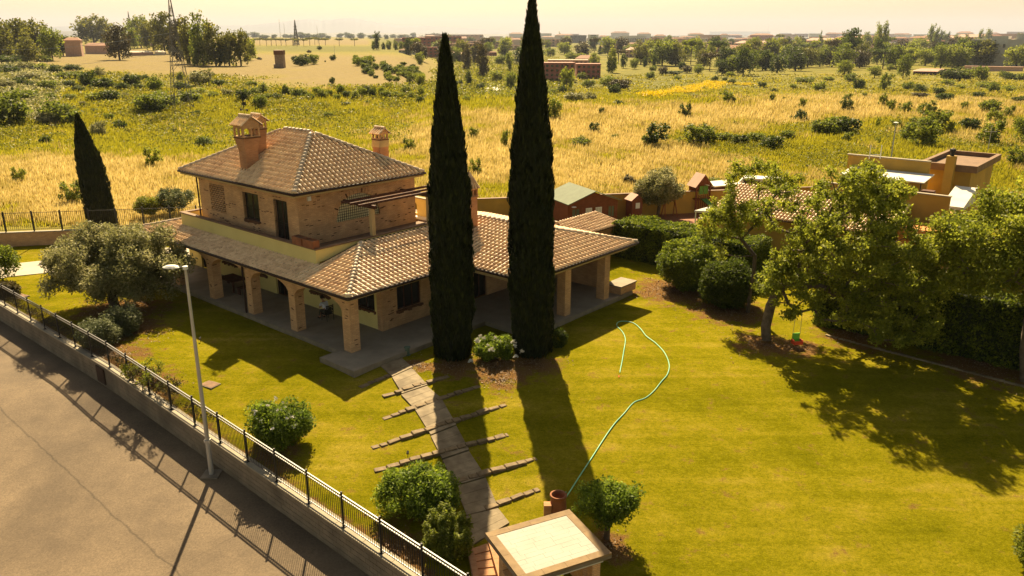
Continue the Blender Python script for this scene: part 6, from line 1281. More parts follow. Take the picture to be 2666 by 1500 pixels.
# row of umbrella pines on the golden field
for i, px in enumerate(list(range(664, 850, 14)) + [882, 922]): bgplant(px + random.uniform(-3, 3), 119 + random.uniform(-1, 2), 26, 19 + random.uniform(-2, 2), 'pine', 'leaf_euc', 'in the long row of pines across the golden field')
VB = [(690, 770, 240, 60), (870, 860, 140, 150), (985, 770, 100, 100), (1010, 890, 190, 110), (1310, 860, 160, 120), (1530, 900, 140, 140), (480, 890, 150, 90), (180, 860, 200, 90), (80, 890, 160, 90), (550, 740, 120, 90), (720, 700, 150, 60), (90, 740, 200, 90), (300, 800, 200, 80), (1985, 840, 210, 150), (2160, 860, 120, 75), (1800, 890, 150, 80), (2250, 850, 70, 45), (1780, 800, 60, 90), (1430, 800, 90, 60), (400, 700, 160, 70), (250, 700, 170, 80), (60, 640, 200, 80), (200, 620, 200, 70), (420, 610, 140, 60),
      (600, 1230, 330, 220), (480, 1240, 220, 120), (100, 1240, 320, 300), (1450, 1120, 260, 180), (1600, 1060, 330, 150), (1540, 1120, 200, 150), (1870, 1010, 250, 110), (2410, 1000, 150, 120), (2560, 1050, 120, 120), (1085, 1190, 90, 70), (980, 1340, 130, 140), (1190, 1280, 120, 90), (2030, 1440, 150, 100), (460, 1430, 100, 80), (700, 990, 120, 60), (500, 1000, 110, 80), (210, 1010, 260, 110), (930, 1000, 160, 80), (1100, 1000, 190, 100), (1250, 980, 80, 60), (1380, 900, 100, 70), (1200, 900, 120, 80), (780, 910, 120, 60), (330, 880, 120, 70), (700, 860, 120, 60), (2250, 950, 100, 70), (2100, 960, 120, 60), (1960, 930, 160, 60), (820, 1060, 60, 60), (330, 1160, 140, 60), (2480, 860, 100, 60), (940, 1110, 80, 40), (30, 560, 60, 40), (1930, 1150, 100, 60), (1720, 1320, 70, 50), (1990, 780, 120, 60)]
for px, py, w, h in VB: bgplant(*z1(px, py), w / 3.4, h / 3.3, 'bush', random.choice(['leaf_green', 'leaf_dark', 'leaf_dark', 'leaf_green', 'leaf_light', 'leaf_olive']) if w < 240 else 'leaf_green', ZV)
def z2(px, py): return 660 + px / 3.788, py / 3.788
for i in range(26):
    px = 40 + i * 64 + random.uniform(-20, 20); bgplant(*z2(px, 965 + random.uniform(-25, 30)), random.uniform(80, 130) / 3.788, random.uniform(70, 125) / 3.788, random.choice(['bush', 'tall', 'bush']), random.choice(['leaf_green', 'leaf_green', 'leaf_light', 'leaf_dark']), 'in the green shrub row below the golden hill')
for px, py, w, h, kd, lm in [(90, 1070, 120, 150, 'bush', 'leaf_green'), (735, 1180, 110, 70, 'sapling', 'leaf_green'), (980, 1120, 40, 50, 'sapling', 'leaf_green'), (1540, 1485, 140, 120, 'sapling', 'leaf_green'), (1330, 710, 100, 80, 'bush', 'leaf_dark'), (1540, 730, 90, 80, 'bush', 'leaf_dark'), (1640, 1020, 100, 80, 'bush', 'leaf_dark'), (1130, 1030, 60, 50, 'bush', 'leaf_green'), (920, 1040, 120, 40, 'bush', 'leaf_dark'), (2165, 1370, 110, 110, 'sapling', 'leaf_green'), (2480, 1450, 110, 170, 'sapling', 'leaf_green'), (2010, 960, 130, 80, 'bush', 'leaf_light'), (2100, 1000, 100, 70, 'bush', 'leaf_light')]: bgplant(*z2(px, py), w / 3.788, h / 3.788, kd, lm, ZM)
for i in range(64):
    u = random.random(); v = random.random(); px, py = 1000 + 680 * u, 560 + 180 * v + 130 * u; w = random.uniform(50, 110)
    bgplant(*z2(px, py), w / 3.788, w * random.uniform(.6, .9) / 3.788, 'bush', random.choice(['leaf_green', 'leaf_dark', 'leaf_light', 'leaf_green']), 'on the scrubby slope left of the tall cypresses')
for px, py, w, h, kd, lm in [(2260, 770, 190, 330, 'tall', 'leaf_rust'), (2110, 700, 120, 240, 'tall', 'leaf_rust'), (2120, 850, 90, 150, 'tall', 'leaf_dark'), (2520, 700, 90, 180, 'tall', 'leaf_green'), (2400, 800, 180, 110, 'broad', 'leaf_light'), (2540, 880, 140, 180, 'broad', 'leaf_green'), (2240, 890, 110, 90, 'bush', 'leaf_dark'), (2030, 840, 100, 60, 'bush', 'leaf_dark'), (2440, 640, 160, 100, 'broad', 'leaf_green'), (2050, 620, 100, 90, 'broad', 'leaf_rust'), (1640, 640, 110, 120, 'tall', 'leaf_light'), (1650, 850, 130, 120, 'broad', 'leaf_light'), (1540, 850, 90, 90, 'broad', 'leaf_dark')]: bgplant(*z2(px, py), w / 3.788, h / 3.788, kd, lm, 'between the tall cypresses and the town')
def z3(px, py): return 1330 + px / 3.788, py / 3.788
for px, py, w, h, kd, lm in [(430, 1190, 190, 220, 'broad', 'leaf_green'), (1060, 1040, 110, 65, 'bush', 'leaf_dark'), (895, 1138, 75, 75, 'sapling', 'leaf_dark'), (815, 1318, 125, 110, 'sapling', 'leaf_dark'), (1715, 1165, 140, 135, 'sapling', 'leaf_dark'), (2140, 1020, 165, 115, 'sapling', 'leaf_green'), (1430, 1445, 260, 230, 'sapling', 'leaf_dark'), (1350, 1445, 160, 120, 'sapling', 'leaf_green'), (1800, 1440, 300, 200, 'sapling', 'leaf_green'), (1930, 1420, 240, 180, 'sapling', 'leaf_green'), (2250, 1430, 200, 120, 'bush', 'leaf_dark'), (2100, 1400, 200, 110, 'bush', 'leaf_green'), (2400, 1400, 200, 110, 'bush', 'leaf_green'), (1200, 1210, 60, 45, 'bush', 'leaf_green'), (1030, 1375, 90, 50, 'sapling', 'leaf_green'), (690, 1440, 240, 110, 'bush', 'leaf_green'),
      (1080, 890, 230, 130, 'bush', 'leaf_rust'), (1020, 930, 140, 120, 'bush', 'leaf_dark'), (950, 850, 180, 120, 'bush', 'leaf_light'), (550, 890, 170, 230, 'broad', 'leaf_light'), (500, 920, 110, 90, 'bush', 'leaf_dark'), (640, 1010, 220, 120, 'bush', 'leaf_olive'), (780, 1000, 140, 110, 'bush', 'leaf_olive'), (760, 860, 160, 90, 'bush', 'leaf_green'), (400, 940, 140, 80, 'bush', 'leaf_light'), (700, 780, 110, 80, 'bush', 'leaf_green'), (2010, 812, 75, 75, 'bush', 'leaf_dark'), (2175, 835, 85, 65, 'bush', 'leaf_dark'), (2480, 860, 90, 60, 'bush', 'leaf_dark'), (2110, 800, 60, 45, 'bush', 'leaf_dark'), (2160, 760, 90, 60, 'bush', 'leaf_light'), (1380, 780, 100, 90, 'bush', 'leaf_green'), (1640, 790, 90, 50, 'bush', 'leaf_green'), (2430, 970, 90, 40, 'bush', 'leaf_green'), (1820, 960, 130, 40, 'bush', 'leaf_green'), (2300, 970, 120, 35, 'bush', 'leaf_rust'), (2210, 1240, 50, 50, 'sapling', 'leaf_green')]: bgplant(*z3(px, py), w / 3.788, h / 3.788, kd, lm, ZM if px > 0 and py > 1000 else 'on the green slope below the red apartments')
for px, py, w, h, kd, lm in [(1000, 720, 120, 240, 'tall', 'leaf_light'), (965, 720, 45, 150, 'poplar', 'leaf_dark'), (1110, 672, 90, 130, 'broad', 'leaf_dark'), (1215, 680, 110, 100, 'broad', 'leaf_green'), (1320, 660, 60, 90, 'tall', 'leaf_dark'), (1410, 670, 50, 140, 'tall', 'leaf_dark'), (1500, 620, 140, 90, 'pine', 'leaf_euc'), (1330, 600, 110, 70, 'pine', 'leaf_euc'), (1690, 620, 130, 80, 'pine', 'leaf_euc'), (1620, 640, 80, 60, 'bush', 'leaf_dark'), (1685, 690, 80, 90, 'bush', 'leaf_dark'), (1500, 740, 120, 80, 'broad', 'leaf_rust'), (1400, 700, 90, 60, 'bush', 'leaf_green'), (1960, 700, 200, 170, 'pine', 'leaf_rust'), (2080, 745, 180, 150, 'broad', 'leaf_dark'), (2290, 745, 230, 250, 'broad', 'leaf_dark'), (2180, 740, 170, 180, 'tall', 'leaf_green'), (2480, 700, 200, 190, 'broad', 'leaf_dark'), (2380, 700, 140, 190, 'broad', 'leaf_green'), (1740, 720, 130, 70, 'broad', 'leaf_rust'), (1850, 730, 140, 90, 'broad', 'leaf_light'), (1600, 740, 200, 50, 'bush', 'leaf_dark'), (590, 600, 140, 80, 'broad', 'leaf_light'), (680, 600, 150, 80, 'broad', 'leaf_light'), (820, 650, 130, 120, 'broad', 'leaf_light'), (390, 560, 130, 90, 'broad', 'leaf_green'), (880, 540, 60, 120, 'cone', 'leaf_dark'), (480, 400, 70, 80, 'cone', 'leaf_green'), (2440, 500, 70, 80, 'cone', 'leaf_dark'), (2000, 530, 80, 90, 'broad', 'leaf_green')]: bgplant(*z3(px, py), w / 3.788, h / 3.788, kd, lm, ZW)
def z4(px, py): return 1986 + px / 3.788, py / 3.788
for px, py, w, h, kd, lm in [(240, 545, 100, 165, 'tall', 'leaf_dark'), (560, 500, 100, 170, 'cone', 'leaf_green'), (850, 650, 200, 320, 'broad', 'leaf_dark'), (800, 520, 110, 180, 'tall', 'leaf_dark'), (905, 640, 90, 260, 'tall', 'leaf_dark'), (1110, 560, 90, 290, 'tall', 'leaf_light'), (1180, 560, 80, 300, 'tall', 'leaf_green'), (1010, 490, 100, 150, 'tall', 'leaf_green'), (1640, 500, 60, 210, 'poplar', 'leaf_green'), (1690, 505, 50, 190, 'poplar', 'leaf_green'), (1735, 480, 45, 145, 'poplar', 'leaf_dark'), (1775, 470, 60, 130, 'tall', 'leaf_green'), (1812, 470, 40, 125, 'poplar', 'leaf_dark'), (1890, 490, 60, 125, 'tall', 'leaf_green'), (1995, 510, 60, 140, 'tall', 'leaf_dark'), (2060, 500, 70, 110, 'broad', 'leaf_light'), (2130, 490, 60, 165, 'tall', 'leaf_green'), (2215, 450, 80, 135, 'tall', 'leaf_green'),
      (450, 640, 180, 160, 'broad', 'leaf_rust'), (560, 660, 190, 180, 'broad', 'leaf_green'), (680, 660, 180, 150, 'broad', 'leaf_rust'), (320, 700, 240, 170, 'broad', 'leaf_dark'), (140, 730, 220, 170, 'broad', 'leaf_dark'), (30, 700, 180, 170, 'broad', 'leaf_green'), (400, 560, 120, 120, 'broad', 'leaf_green'), (1300, 640, 160, 90, 'broad', 'leaf_light'), (1440, 640, 200, 130, 'broad', 'leaf_green'), (1600, 650, 220, 160, 'broad', 'leaf_light'), (1760, 650, 220, 170, 'broad', 'leaf_green'), (1920, 660, 220, 150, 'broad', 'leaf_green'), (1540, 560, 140, 80, 'broad', 'leaf_rust'), (1380, 770, 160, 200, 'broad', 'leaf_green'), (800, 750, 170, 140, 'broad', 'leaf_light'), (1100, 760, 150, 100, 'broad', 'leaf_light'), (1250, 700, 90, 60, 'broad', 'leaf_light')]: bgplant(*z4(px, py), w / 3.788, h / 3.788, kd, lm, ZW)
for px, py, w, h, kd, lm in [(1860, 790, 230, 125, 'bush', 'leaf_dark'), (1990, 790, 200, 120, 'bush', 'leaf_green'), (2150, 800, 140, 150, 'bush', 'leaf_green'), (860, 805, 130, 95, 'bush', 'leaf_green'), (1200, 900, 130, 160, 'sapling', 'leaf_green'), (945, 885, 120, 125, 'bush', 'leaf_dark'), (1430, 890, 110, 90, 'bush', 'leaf_green'), (1540, 912, 130, 90, 'bush', 'leaf_dark'), (2270, 912, 110, 110, 'bush', 'leaf_green'), (1730, 940, 110, 80, 'bush', 'leaf_dark'), (1780, 1010, 170, 100, 'bush', 'leaf_dark'), (410, 820, 200, 70, 'bush', 'leaf_green'), (560, 900, 130, 110, 'bush', 'leaf_light'), (640, 810, 110, 60, 'bush', 'leaf_light'), (300, 880, 80, 60, 'bush', 'leaf_light'), (820, 1115, 150, 120, 'sapling', 'leaf_dark'), (825, 1010, 100, 80, 'sapling', 'leaf_green'), (1195, 1065, 110, 125, 'sapling', 'leaf_green'), (1260, 1105, 95, 105, 'sapling', 'leaf_green'), (1410, 1135, 130, 115, 'sapling', 'leaf_green'), (385, 1075, 75, 95, 'sapling', 'leaf_green'), (350, 1205, 150, 115, 'sapling', 'leaf_dark'), (90, 1012, 75, 75, 'sapling', 'leaf_dark'), (215, 992, 40, 40, 'bush', 'leaf_dark'), (115, 910, 80, 45, 'bush', 'leaf_dark'), (620, 1330, 280, 190, 'bush', 'leaf_green'), (800, 1330, 280, 200, 'bush', 'leaf_dark'), (700, 1300, 220, 170, 'bush', 'leaf_green'), (520, 1330, 120, 110, 'sapling', 'leaf_green'), (830, 1400, 120, 90, 'sapling', 'leaf_green'),
      (2250, 1130, 220, 150, 'bush', 'leaf_green'), (2410, 1175, 130, 110, 'sapling', 'leaf_green'), (2290, 1230, 170, 130, 'sapling', 'leaf_light'), (1600, 1160, 170, 140, 'sapling', 'leaf_green'), (1720, 1320, 260, 200, 'sapling', 'leaf_green'), (1500, 1270, 160, 100, 'sapling', 'leaf_green'), (1570, 1450, 380, 260, 'broad', 'leaf_green'), (1420, 1400, 160, 160, 'bush', 'leaf_green'), (2040, 1295, 180, 140, 'bush', 'leaf_dark'), (2230, 1445, 240, 220, 'sapling', 'leaf_green'), (1985, 1092, 75, 75, 'sapling', 'leaf_green'), (80, 1470, 240, 160, 'bush', 'leaf_dark'), (250, 1380, 180, 110, 'bush', 'leaf_green'), (2560, 1420, 240, 250, 'broad', 'leaf_green'), (2580, 1240, 120, 90, 'bush', 'leaf_green'), (1130, 1260, 60, 90, 'sapling', 'leaf_light'), (1310, 1270, 120, 80, 'sapling', 'leaf_green'), (1840, 1330, 90, 110, 'sapling', 'leaf_light'), (2120, 960, 110, 60, 'bush', 'leaf_dark'), (1950, 880, 90, 50, 'bush', 'leaf_light'), (1820, 840, 140, 60, 'bush', 'leaf_light'), (2540, 1010, 140, 60, 'bush', 'leaf_dark'), (1540, 960, 160, 50, 'bush', 'leaf_rust'), (2420, 900, 120, 60, 'bush', 'leaf_light'), (2180, 860, 160, 60, 'bush', 'leaf_light'), (2440, 790, 160, 70, 'bush', 'leaf_dark'), (2560, 800, 120, 80, 'bush', 'leaf_green'), (2380, 760, 120, 60, 'bush', 'leaf_green'), (1000, 960, 60, 40, 'sapling', 'leaf_green'), (1130, 1420, 60, 60, 'sapling', 'leaf_light'), (2650, 1500, 200, 180, 'broad', 'leaf_green'), (2480, 1640, 200, 160, 'sapling', 'leaf_green')]: bgplant(*z4(px, py), w / 3.788, h / 3.788, kd, lm, ZR)
for px, py, w, h, kd, lm in [(190, 532, 55, 52, 'sapling', 'leaf_green'), (402, 435, 45, 48, 'sapling', 'leaf_light'), (52, 475, 34, 34, 'sapling', 'leaf_light'), (1238, 455, 36, 42, 'sapling', 'leaf_green'), (532, 385, 42, 32, 'bush', 'leaf_dark'), (120, 378, 30, 26, 'bush', 'leaf_dark'), (1850, 490, 70, 34, 'bush', 'leaf_green'), (1640, 480, 40, 24, 'sapling', 'leaf_rust'), (690, 500, 40, 30, 'bush', 'leaf_green')]: bgplant(px, py, w, h, kd, lm, 'close behind the garden boundary')
# mixed wood and gardens of the far town
for i in range(200):
    px = random.uniform(1060, 2700); py = 110 + 60 * random.random() ** .85 + (10 if px > 1500 else 0)
    if 1395 < px < 1570 and py > 150: continue
    s = .45 + (py - 105) / 62.; bgplant(px, py, random.uniform(26, 50) * s, random.uniform(24, 42) * s, random.choice(['broad', 'broad', 'tall', 'broad', 'pine']), random.choice(['leaf_green', 'leaf_light', 'leaf_dark', 'leaf_euc', 'leaf_rust']), 'among the roofs of the far town')
for i in range(26): bgplant(640 + i * 20 + random.uniform(-8, 8), 100 + random.uniform(-1, 3), random.uniform(16, 34), random.uniform(8, 16), 'broad', 'leaf_dark', 'on the far skyline behind the golden field')

# ------------------------------------------------------------------ far buildings
def building(px, py, w, h, depth, m_, label, nm='apartment_block', floors=3, bays=6, rot=0, flat=True, roofm='terracotta', group=None, zoff=0):
    x, y, z = ground(px, py); pm = math.hypot(math.hypot(x, y), CAMH) / FPX; W, H = w * pm, h * pm; D = depth * pm; az_ = -math.atan2(x, y)
    e = empty(nm, label, 'building', (x, y, z - 1), az_ + rot, group); H += 1
    b = MB(); b.box(-W / 2, W / 2, 0, D, 0, H); b.build('wall', m_, e)
    r = MB()
    if flat: r.box(-W / 2 - .3, W / 2 + .3, -.3, D + .3, H + .01, H + .5)
    else: r.raw([(-W / 2 - .5, -.5, H + .01), (W / 2 + .5, -.5, H + .01), (W / 2 + .5, D + .5, H + .01), (-W / 2 - .5, D + .5, H + .01), (-W / 2 * .6, D / 2, H + D * .2), (W / 2 * .6, D / 2, H + D * .2)], [(0, 1, 5, 4), (1, 2, 5), (2, 3, 4, 5), (3, 0, 4), (3, 2, 1, 0)])
    r.build('roof', roofm if not flat else m_, e)
    if floors and bays:
        me = None; fh = (H - 1) / floors; bw_ = W / bays
        for i in range(floors):
            for j in range(bays):
                p = (-W / 2 + (j + .5) * bw_, -.03, 1 + (i + .5) * fh)
                if me is None: mb = MB(); mb.box(-bw_ * .26, bw_ * .26, -.08, .02, -fh * .26, fh * .26); o = mb.build('window', 'darkglass', e); me = o.data; o.location = p
                else: inst('window', me, e, p)
    return e
building(1450, 213, 88, 44, 60, 'redrender', 'front brick-red apartment block with white window bays left of the willow-like tree', floors=4, bays=7, rot=.1)
building(1532, 205, 60, 34, 50, 'redrender', 'brick-red apartment block just left of the dark scrub, with white framed loggia', floors=3, bays=5, rot=.1)
building(1478, 186, 100, 26, 50, 'pinkrender', 'long pinkish apartment block behind the red ones', floors=3, bays=9)
building(1530, 168, 60, 14, 40, 'cream', 'pale house row among trees behind the red apartments', floors=1, bays=6, flat=False)
for px, w in ((1410, 10), (1448, 10), (1540, 18)):
    x, y, z = ground(px, 214 if px < 1500 else 204)
e = building(2598, 172, 118, 54, 90, 'greyrender', 'big blank grey apartment building at the right edge', floors=0, bays=0, rot=-.1)
pm = persize(*ground(2598, 172)[:2])
mb = MB(); mb.box(-20 * pm, 10 * pm, -.6, 60 * pm, 46 * pm, 64 * pm); mb.box(24 * pm, 70 * pm, 2, 70 * pm, 55 * pm, 68 * pm); mb.build('stair_tower', 'whiterender', e)
for x_, z_, w_, h_ in ((-13, 40, 4, 7), (3, 40, 4, 8), (-17, 20, 3, 6), (40, 58, 4, 6), (52, 58, 10, 6), (49, 40, 4, 9), (62, 40, 9, 10)): mb = MB(); mb.box(x_ * pm, (x_ + w_) * pm, -.7, -.61, z_ * pm, (z_ + h_) * pm); mb.build('window', 'darkglass', e)
for k in range(3): mb = MB(); mb.box(50 * pm, 74 * pm, -2.5, -.62, (6 + 11 * k) * pm, (9 + 11 * k) * pm); mb.build('balcony', 'whiterender', e)
building(2425, 196, 75, 8, 30, 'wood', 'long low shed with brown roof and white gutter right of the wood', 'long_shed', 0, 0, flat=False, roofm='pinkrender'); building(2585, 186, 110, 9, 14, 'pinkrender', 'long pinkish wall-like shed below the grey apartment building', 'long_shed', 0, 0)
building(2340, 150, 60, 14, 30, 'greyrender', 'low grey house with white roof trim left of the large tree mass', 'far_house', 1, 4); building(2375, 142, 40, 14, 20, 'whiterender', 'pale house beside the low grey house near the poplars', 'far_house', 1, 3); building(2260, 150, 50, 22, 30, 'pinkrender', 'pinkish two-storey house behind the tall leafy trees', 'far_house', 2, 4)
building(1085, 132, 70, 30, 50, 'redrender', 'dark reddish block at the left end of the far town', floors=4, bays=7); building(1155, 135, 90, 36, 60, 'redrender', 'wide dark reddish block just left of the tall cypress', floors=4, bays=8); building(1200, 108, 110, 16, 40, 'pinkrender', 'long pale pink block above the left cypress shoulder', floors=2, bays=10)
building(1495, 112, 20, 18, 20, 'darkglass', 'left blue-glass office tower on the skyline', floors=0, bays=0); building(1516, 112, 20, 18, 20, 'darkglass', 'right blue-glass office tower on the skyline', floors=0, bays=0); building(1544, 116, 26, 23, 26, 'whiterender', 'pale striped office block right of the glass towers', floors=6, bays=1)
building(1650, 118, 60, 22, 30, 'whiterender', 'pale block with thin vertical fins in the far town', floors=1, bays=12); building(1730, 112, 70, 15, 40, 'greyrender', 'long grey balcony block on the far town ridge', floors=3, bays=9); building(1830, 114, 70, 12, 30, 'cream', 'long cream terrace block in the far town', floors=2, bays=9); building(1780, 140, 150, 17, 40, 'cream', 'very long low cream and orange row of houses in front of the ridge', 'far_house_row', 1, 16, flat=False); building(1900, 140, 90, 12, 40, 'cream', 'long cream house row right of the conifer', 'far_house_row', 1, 9, flat=False)
for px, py, w, h, c_, fl in ((1110, 148, 80, 22, 'redrender', 1), (1205, 140, 70, 24, 'pinkrender', 1), (1255, 128, 90, 18, 'pinkrender', 1), (1180, 160, 60, 18, 'cream', 0), (1600, 138, 70, 15, 'pinkrender', 0), (1660, 150, 60, 18, 'pinkrender', 0), (1860, 128, 80, 16, 'pinkrender', 1), (1960, 130, 90, 15, 'pinkrender', 0), (2050, 126, 90, 16, 'redrender', 1), (2140, 122, 80, 14, 'pinkrender', 0), (2230, 118, 90, 14, 'redrender', 0), (2330, 118, 90, 15, 'pinkrender', 1), (2440, 116, 90, 13, 'redrender', 0), (2540, 112, 100, 12, 'pinkrender', 0), (1420, 122, 70, 18, 'pinkrender', 1), (1580, 115, 60, 12, 'cream', 1)):
    near_ = sorted(LMK, key=lambda q: abs(q[0] - px))[0]; e = building(px, py, w, h, 30, c_, f"wide {dict(redrender='brick-red', pinkrender='pinkish', cream='cream')[c_]} {'flat-roofed' if fl else 'tiled'} town block beyond {near_[2]}", floors=3 if fl else 2, bays=7, flat=bool(fl), roofm='pinkrender'); BGP.append((px, e))
building(1925, 96, 140, 12, 60, 'greyrender', 'hazy flat-topped industrial hall on the skyline', 'industrial_hall', 0, 0); building(2045, 96, 24, 9, 20, 'greyrender', 'small hazy square block on the skyline right of the long hall', 'industrial_hall', 0, 0)
bt = [building(-500, 128, 26, 12, 16, c_, 'template', 'far_house', 2, 4, flat=f_) for c_, f_ in (('cream', False), ('pinkrender', True), ('redrender', False), ('whiterender', True), ('greyrender', False))]
k = 0
for px in list(range(1050, 2680, 21)):
    for rw in range(3):
        if 1395 < px < 1570 and rw: continue
        py = (101 + random.uniform(0, 8)) if rw == 0 else (110 + random.uniform(0, 12)) if rw == 1 else (124 + random.uniform(0, 26)); x, y, z = ground(px + random.uniform(-9, 9), py); s = math.hypot(x, y) / math.hypot(*bt[0].location[:2]) * random.uniform(.55, 1.05) * (1.0 if rw else .8)
        kb = random.randint(0, 4); e = dup(bt[kb], (x, y, z - 1), -math.atan2(x, y) + random.uniform(-.5, .5), None, 'distant town buildings', (s * random.uniform(1.0, 2.4), s, s * random.uniform(.8, 1.5)))
        if rw < 2:
            for c in list(e.children):
                if c.name.startswith('window'): bpy.data.objects.remove(c)
        uv = sorted(LMK, key=lambda q: math.hypot(q[0] - px, (q[1] - py) * 1.8))[0]; e['label'] = f"{('cream gabled', 'pink flat-roofed', 'reddish gabled', 'white flat-roofed', 'grey gabled')[kb]} far town building {'right' if px > uv[0] else 'left'} of {uv[2]}"; BGP.append((px, e))
for b in bt:
    for c in list(b.children): bpy.data.objects.remove(c)
    bpy.data.objects.remove(b)
# farm buildings on the hill
building(193, 147, 32, 34, 30, 'pinkrender', 'small square pink farm shed beside the left wood', 'farm_shed', 0, 0, flat=False, rot=-.15); building(257, 141, 50, 18, 30, 'pinkrender', 'long pink farm barn left of the reddish tree', 'farm_barn', 0, 0, flat=False, rot=.05); building(365, 145, 56, 7, 18, 'pinkrender', 'low farm roof peeking between trees, the longer one', 'farm_barn', 0, 0, flat=False, roofm='cream'); building(417, 144, 22, 7, 18, 'cream', 'low farm roof peeking between trees, the shorter one', 'farm_barn', 0, 0, flat=False, roofm='cream'); building(370, 120, 60, 26, 40, 'redrender', 'dark reddish farmhouse hidden behind the hill trees', 'farmhouse', 2, 5, flat=False)
x, y, z = ground(729, 177); pm = persize(x, y); rt = empty('ruin_tower', 'ruined square stone tower standing alone on the golden field', 'tower', (x, y, z)); mb = MB(); mb.box(-11 * pm, 9 * pm, 0, 18 * pm, 0, 31 * pm); mb.build('wall', 'ochrestone', rt, jitter=.5 * pm); mb = MB(); mb.box(-12 * pm, 10 * pm, -.4, 19 * pm, 31 * pm, 41 * pm); mb.build('battlement', 'darkbrick', rt, jitter=.6 * pm)
mb = MB(); mb.box(-14 * pm, -8 * pm, -.5, 6 * pm, 0, 9 * pm); mb.build('buttress', 'ochrestone', rt, jitter=.5 * pm)
sheet('car_park', [ground(1258, 243)[:2], ground(1305, 243)[:2], ground(1303, 222)[:2], ground(1268, 222)[:2]], 'whiterender', field_z, .3)
# pylons and poles
def pylon(px, py, h, label, lw=.10):
    x, y, z = ground(px, py); pm = persize(x, y); H = h * pm; B = 26 * pm if h > 150 else h * pm * .12; t = max(lw * pm * 8, .03)
    e = empty('lattice_pylon', label, 'pylon', (x, y, z), .6); L_ = 9
    def w_(f): return B * (1 - f) ** 1.15 * .5 + .03 * H * (1 - f) + .08
    for sx in (-1, 1):
        for sy in (-1, 1):
            mb = MB()
            for i in range(L_): a, b = i / L_, (i + 1) / L_; mb.tube((sx * w_(a), sy * w_(a), H * a), (sx * w_(b), sy * w_(b), H * b), t, n=4)
            mb.build('leg', 'pylonsteel', e)
    mb = MB()
    for i in range(L_):
        a, b = i / L_, (i + 1) / L_
        for q in range(4):
            c = [(-1, -1), (1, -1), (1, 1), (-1, 1)]; p, r = c[q], c[(q + 1) % 4]
            mb.tube((p[0] * w_(a), p[1] * w_(a), H * a), (r[0] * w_(b), r[1] * w_(b), H * b), t * .6, n=3); mb.tube((r[0] * w_(a), r[1] * w_(a), H * a), (p[0] * w_(b), p[1] * w_(b), H * b), t * .6, n=3)
    mb.build('lattice', 'pylonsteel', e)['kind'] = 'stuff'
    for zf in (.62, .74):
        mb = MB(); mb.tube((-B * .55, 0, H * zf), (B * .55, 0, H * zf), t, n=4); mb.build('crossarm', 'pylonsteel', e)
    return (x, y, z + H * .66)
P1 = pylon(476, 285, 262, 'tall lattice power pylon standing in the green valley in front of the hill trees')
pylon(772, 118, 58, 'far lattice pylon behind the umbrella pines'); pylon(344, 110, 66, 'far lattice pylon above the hill trees', .06)
for px, py, h, lab in ((732, 118, 60, 'left thin mast on the skyline behind the pines'), (743, 110, 42, 'shorter thin mast right beside the first one'), (872, 155, 36, 'slim pole on the golden field near the round bush'), (828, 112, 40, 'thin mast on the skyline right of the pines'), (1998, 96, 28, 'tall thin antenna mast beside the hazy hall'), (1300, 95, 20, 'short mast between the two cypresses')):
    x, y, z = ground(px, py); pm = persize(x, y); mb = MB(); mb.tube((0, 0, 0), (0, 0, h * pm), .5 * pm, .3 * pm, 5); tag(place(mb.build('mast', 'greymetal'), (x, y, z)), lab, 'mast')
x, y, z = ground(2100, 96); pm = persize(x, y); e = empty('tower_crane', 'hazy tower crane on the skyline', 'crane', (x, y, z)); mb = MB(); mb.tube((0, 0, 0), (0, 0, 10 * pm), .5 * pm, n=4); mb.build('mast', 'greymetal', e); mb = MB(); mb.tube((-3 * pm, 0, 10 * pm), (18 * pm, 0, 9 * pm), .4 * pm, n=4); mb.build('jib', 'greymetal', e)
for k, (dz, lab) in enumerate(((0, 'upper power line running left from the pylon'), (-4.5, 'lower power line running left from the pylon'))):
    mb = MB(); pts = []
    for i in range(13): t = i / 12; pts.append((P1[0] - 95 * t, P1[1] + 18 * t, P1[2] + dz - 2 * math.sin(math.pi * t) * 2.2))
    for a, b in zip(pts[:-1], pts[1:]): mb.tube(a, b, .035, n=3, caps=False)
    tag(mb.build('power_line', 'greymetal'), lab, 'power line')
x, y, z = ground(2318, 425); H = 7.6; e = empty('street_lamp', 'distant pale street lamp standing in the scrub behind the neighbour house', 'street lamp', (x, y, z)); pm = persize(x, y); H = 92 * pm; mb = MB(); mb.tube((0, 0, 0), (0, 0, H), .09, .06, 6); mb.build('pole', 'greymetal', e); mb = MB(); mb.lathe([(0, .15), (.3, .08), (.3, 0), (0, 0)], (0, 0, H), 10); mb.build('lamp_head', 'white', e); 
x, y, z = ground(2570, 400); e = empty('washing_pole', 'slim grey antenna pole with crossbar right of the neighbour roof', 'antenna', (x, y, z)); pm = persize(x, y); mb = MB(); mb.tube((0, 0, 0), (0, 0, 62 * pm), .05, n=5); mb.build('pole', 'greymetal', e); mb = MB(); mb.tube((-.8, 0, 48 * pm), (.8, 0, 48 * pm), .04, n=4); mb.build('crossbar', 'greymetal', e)

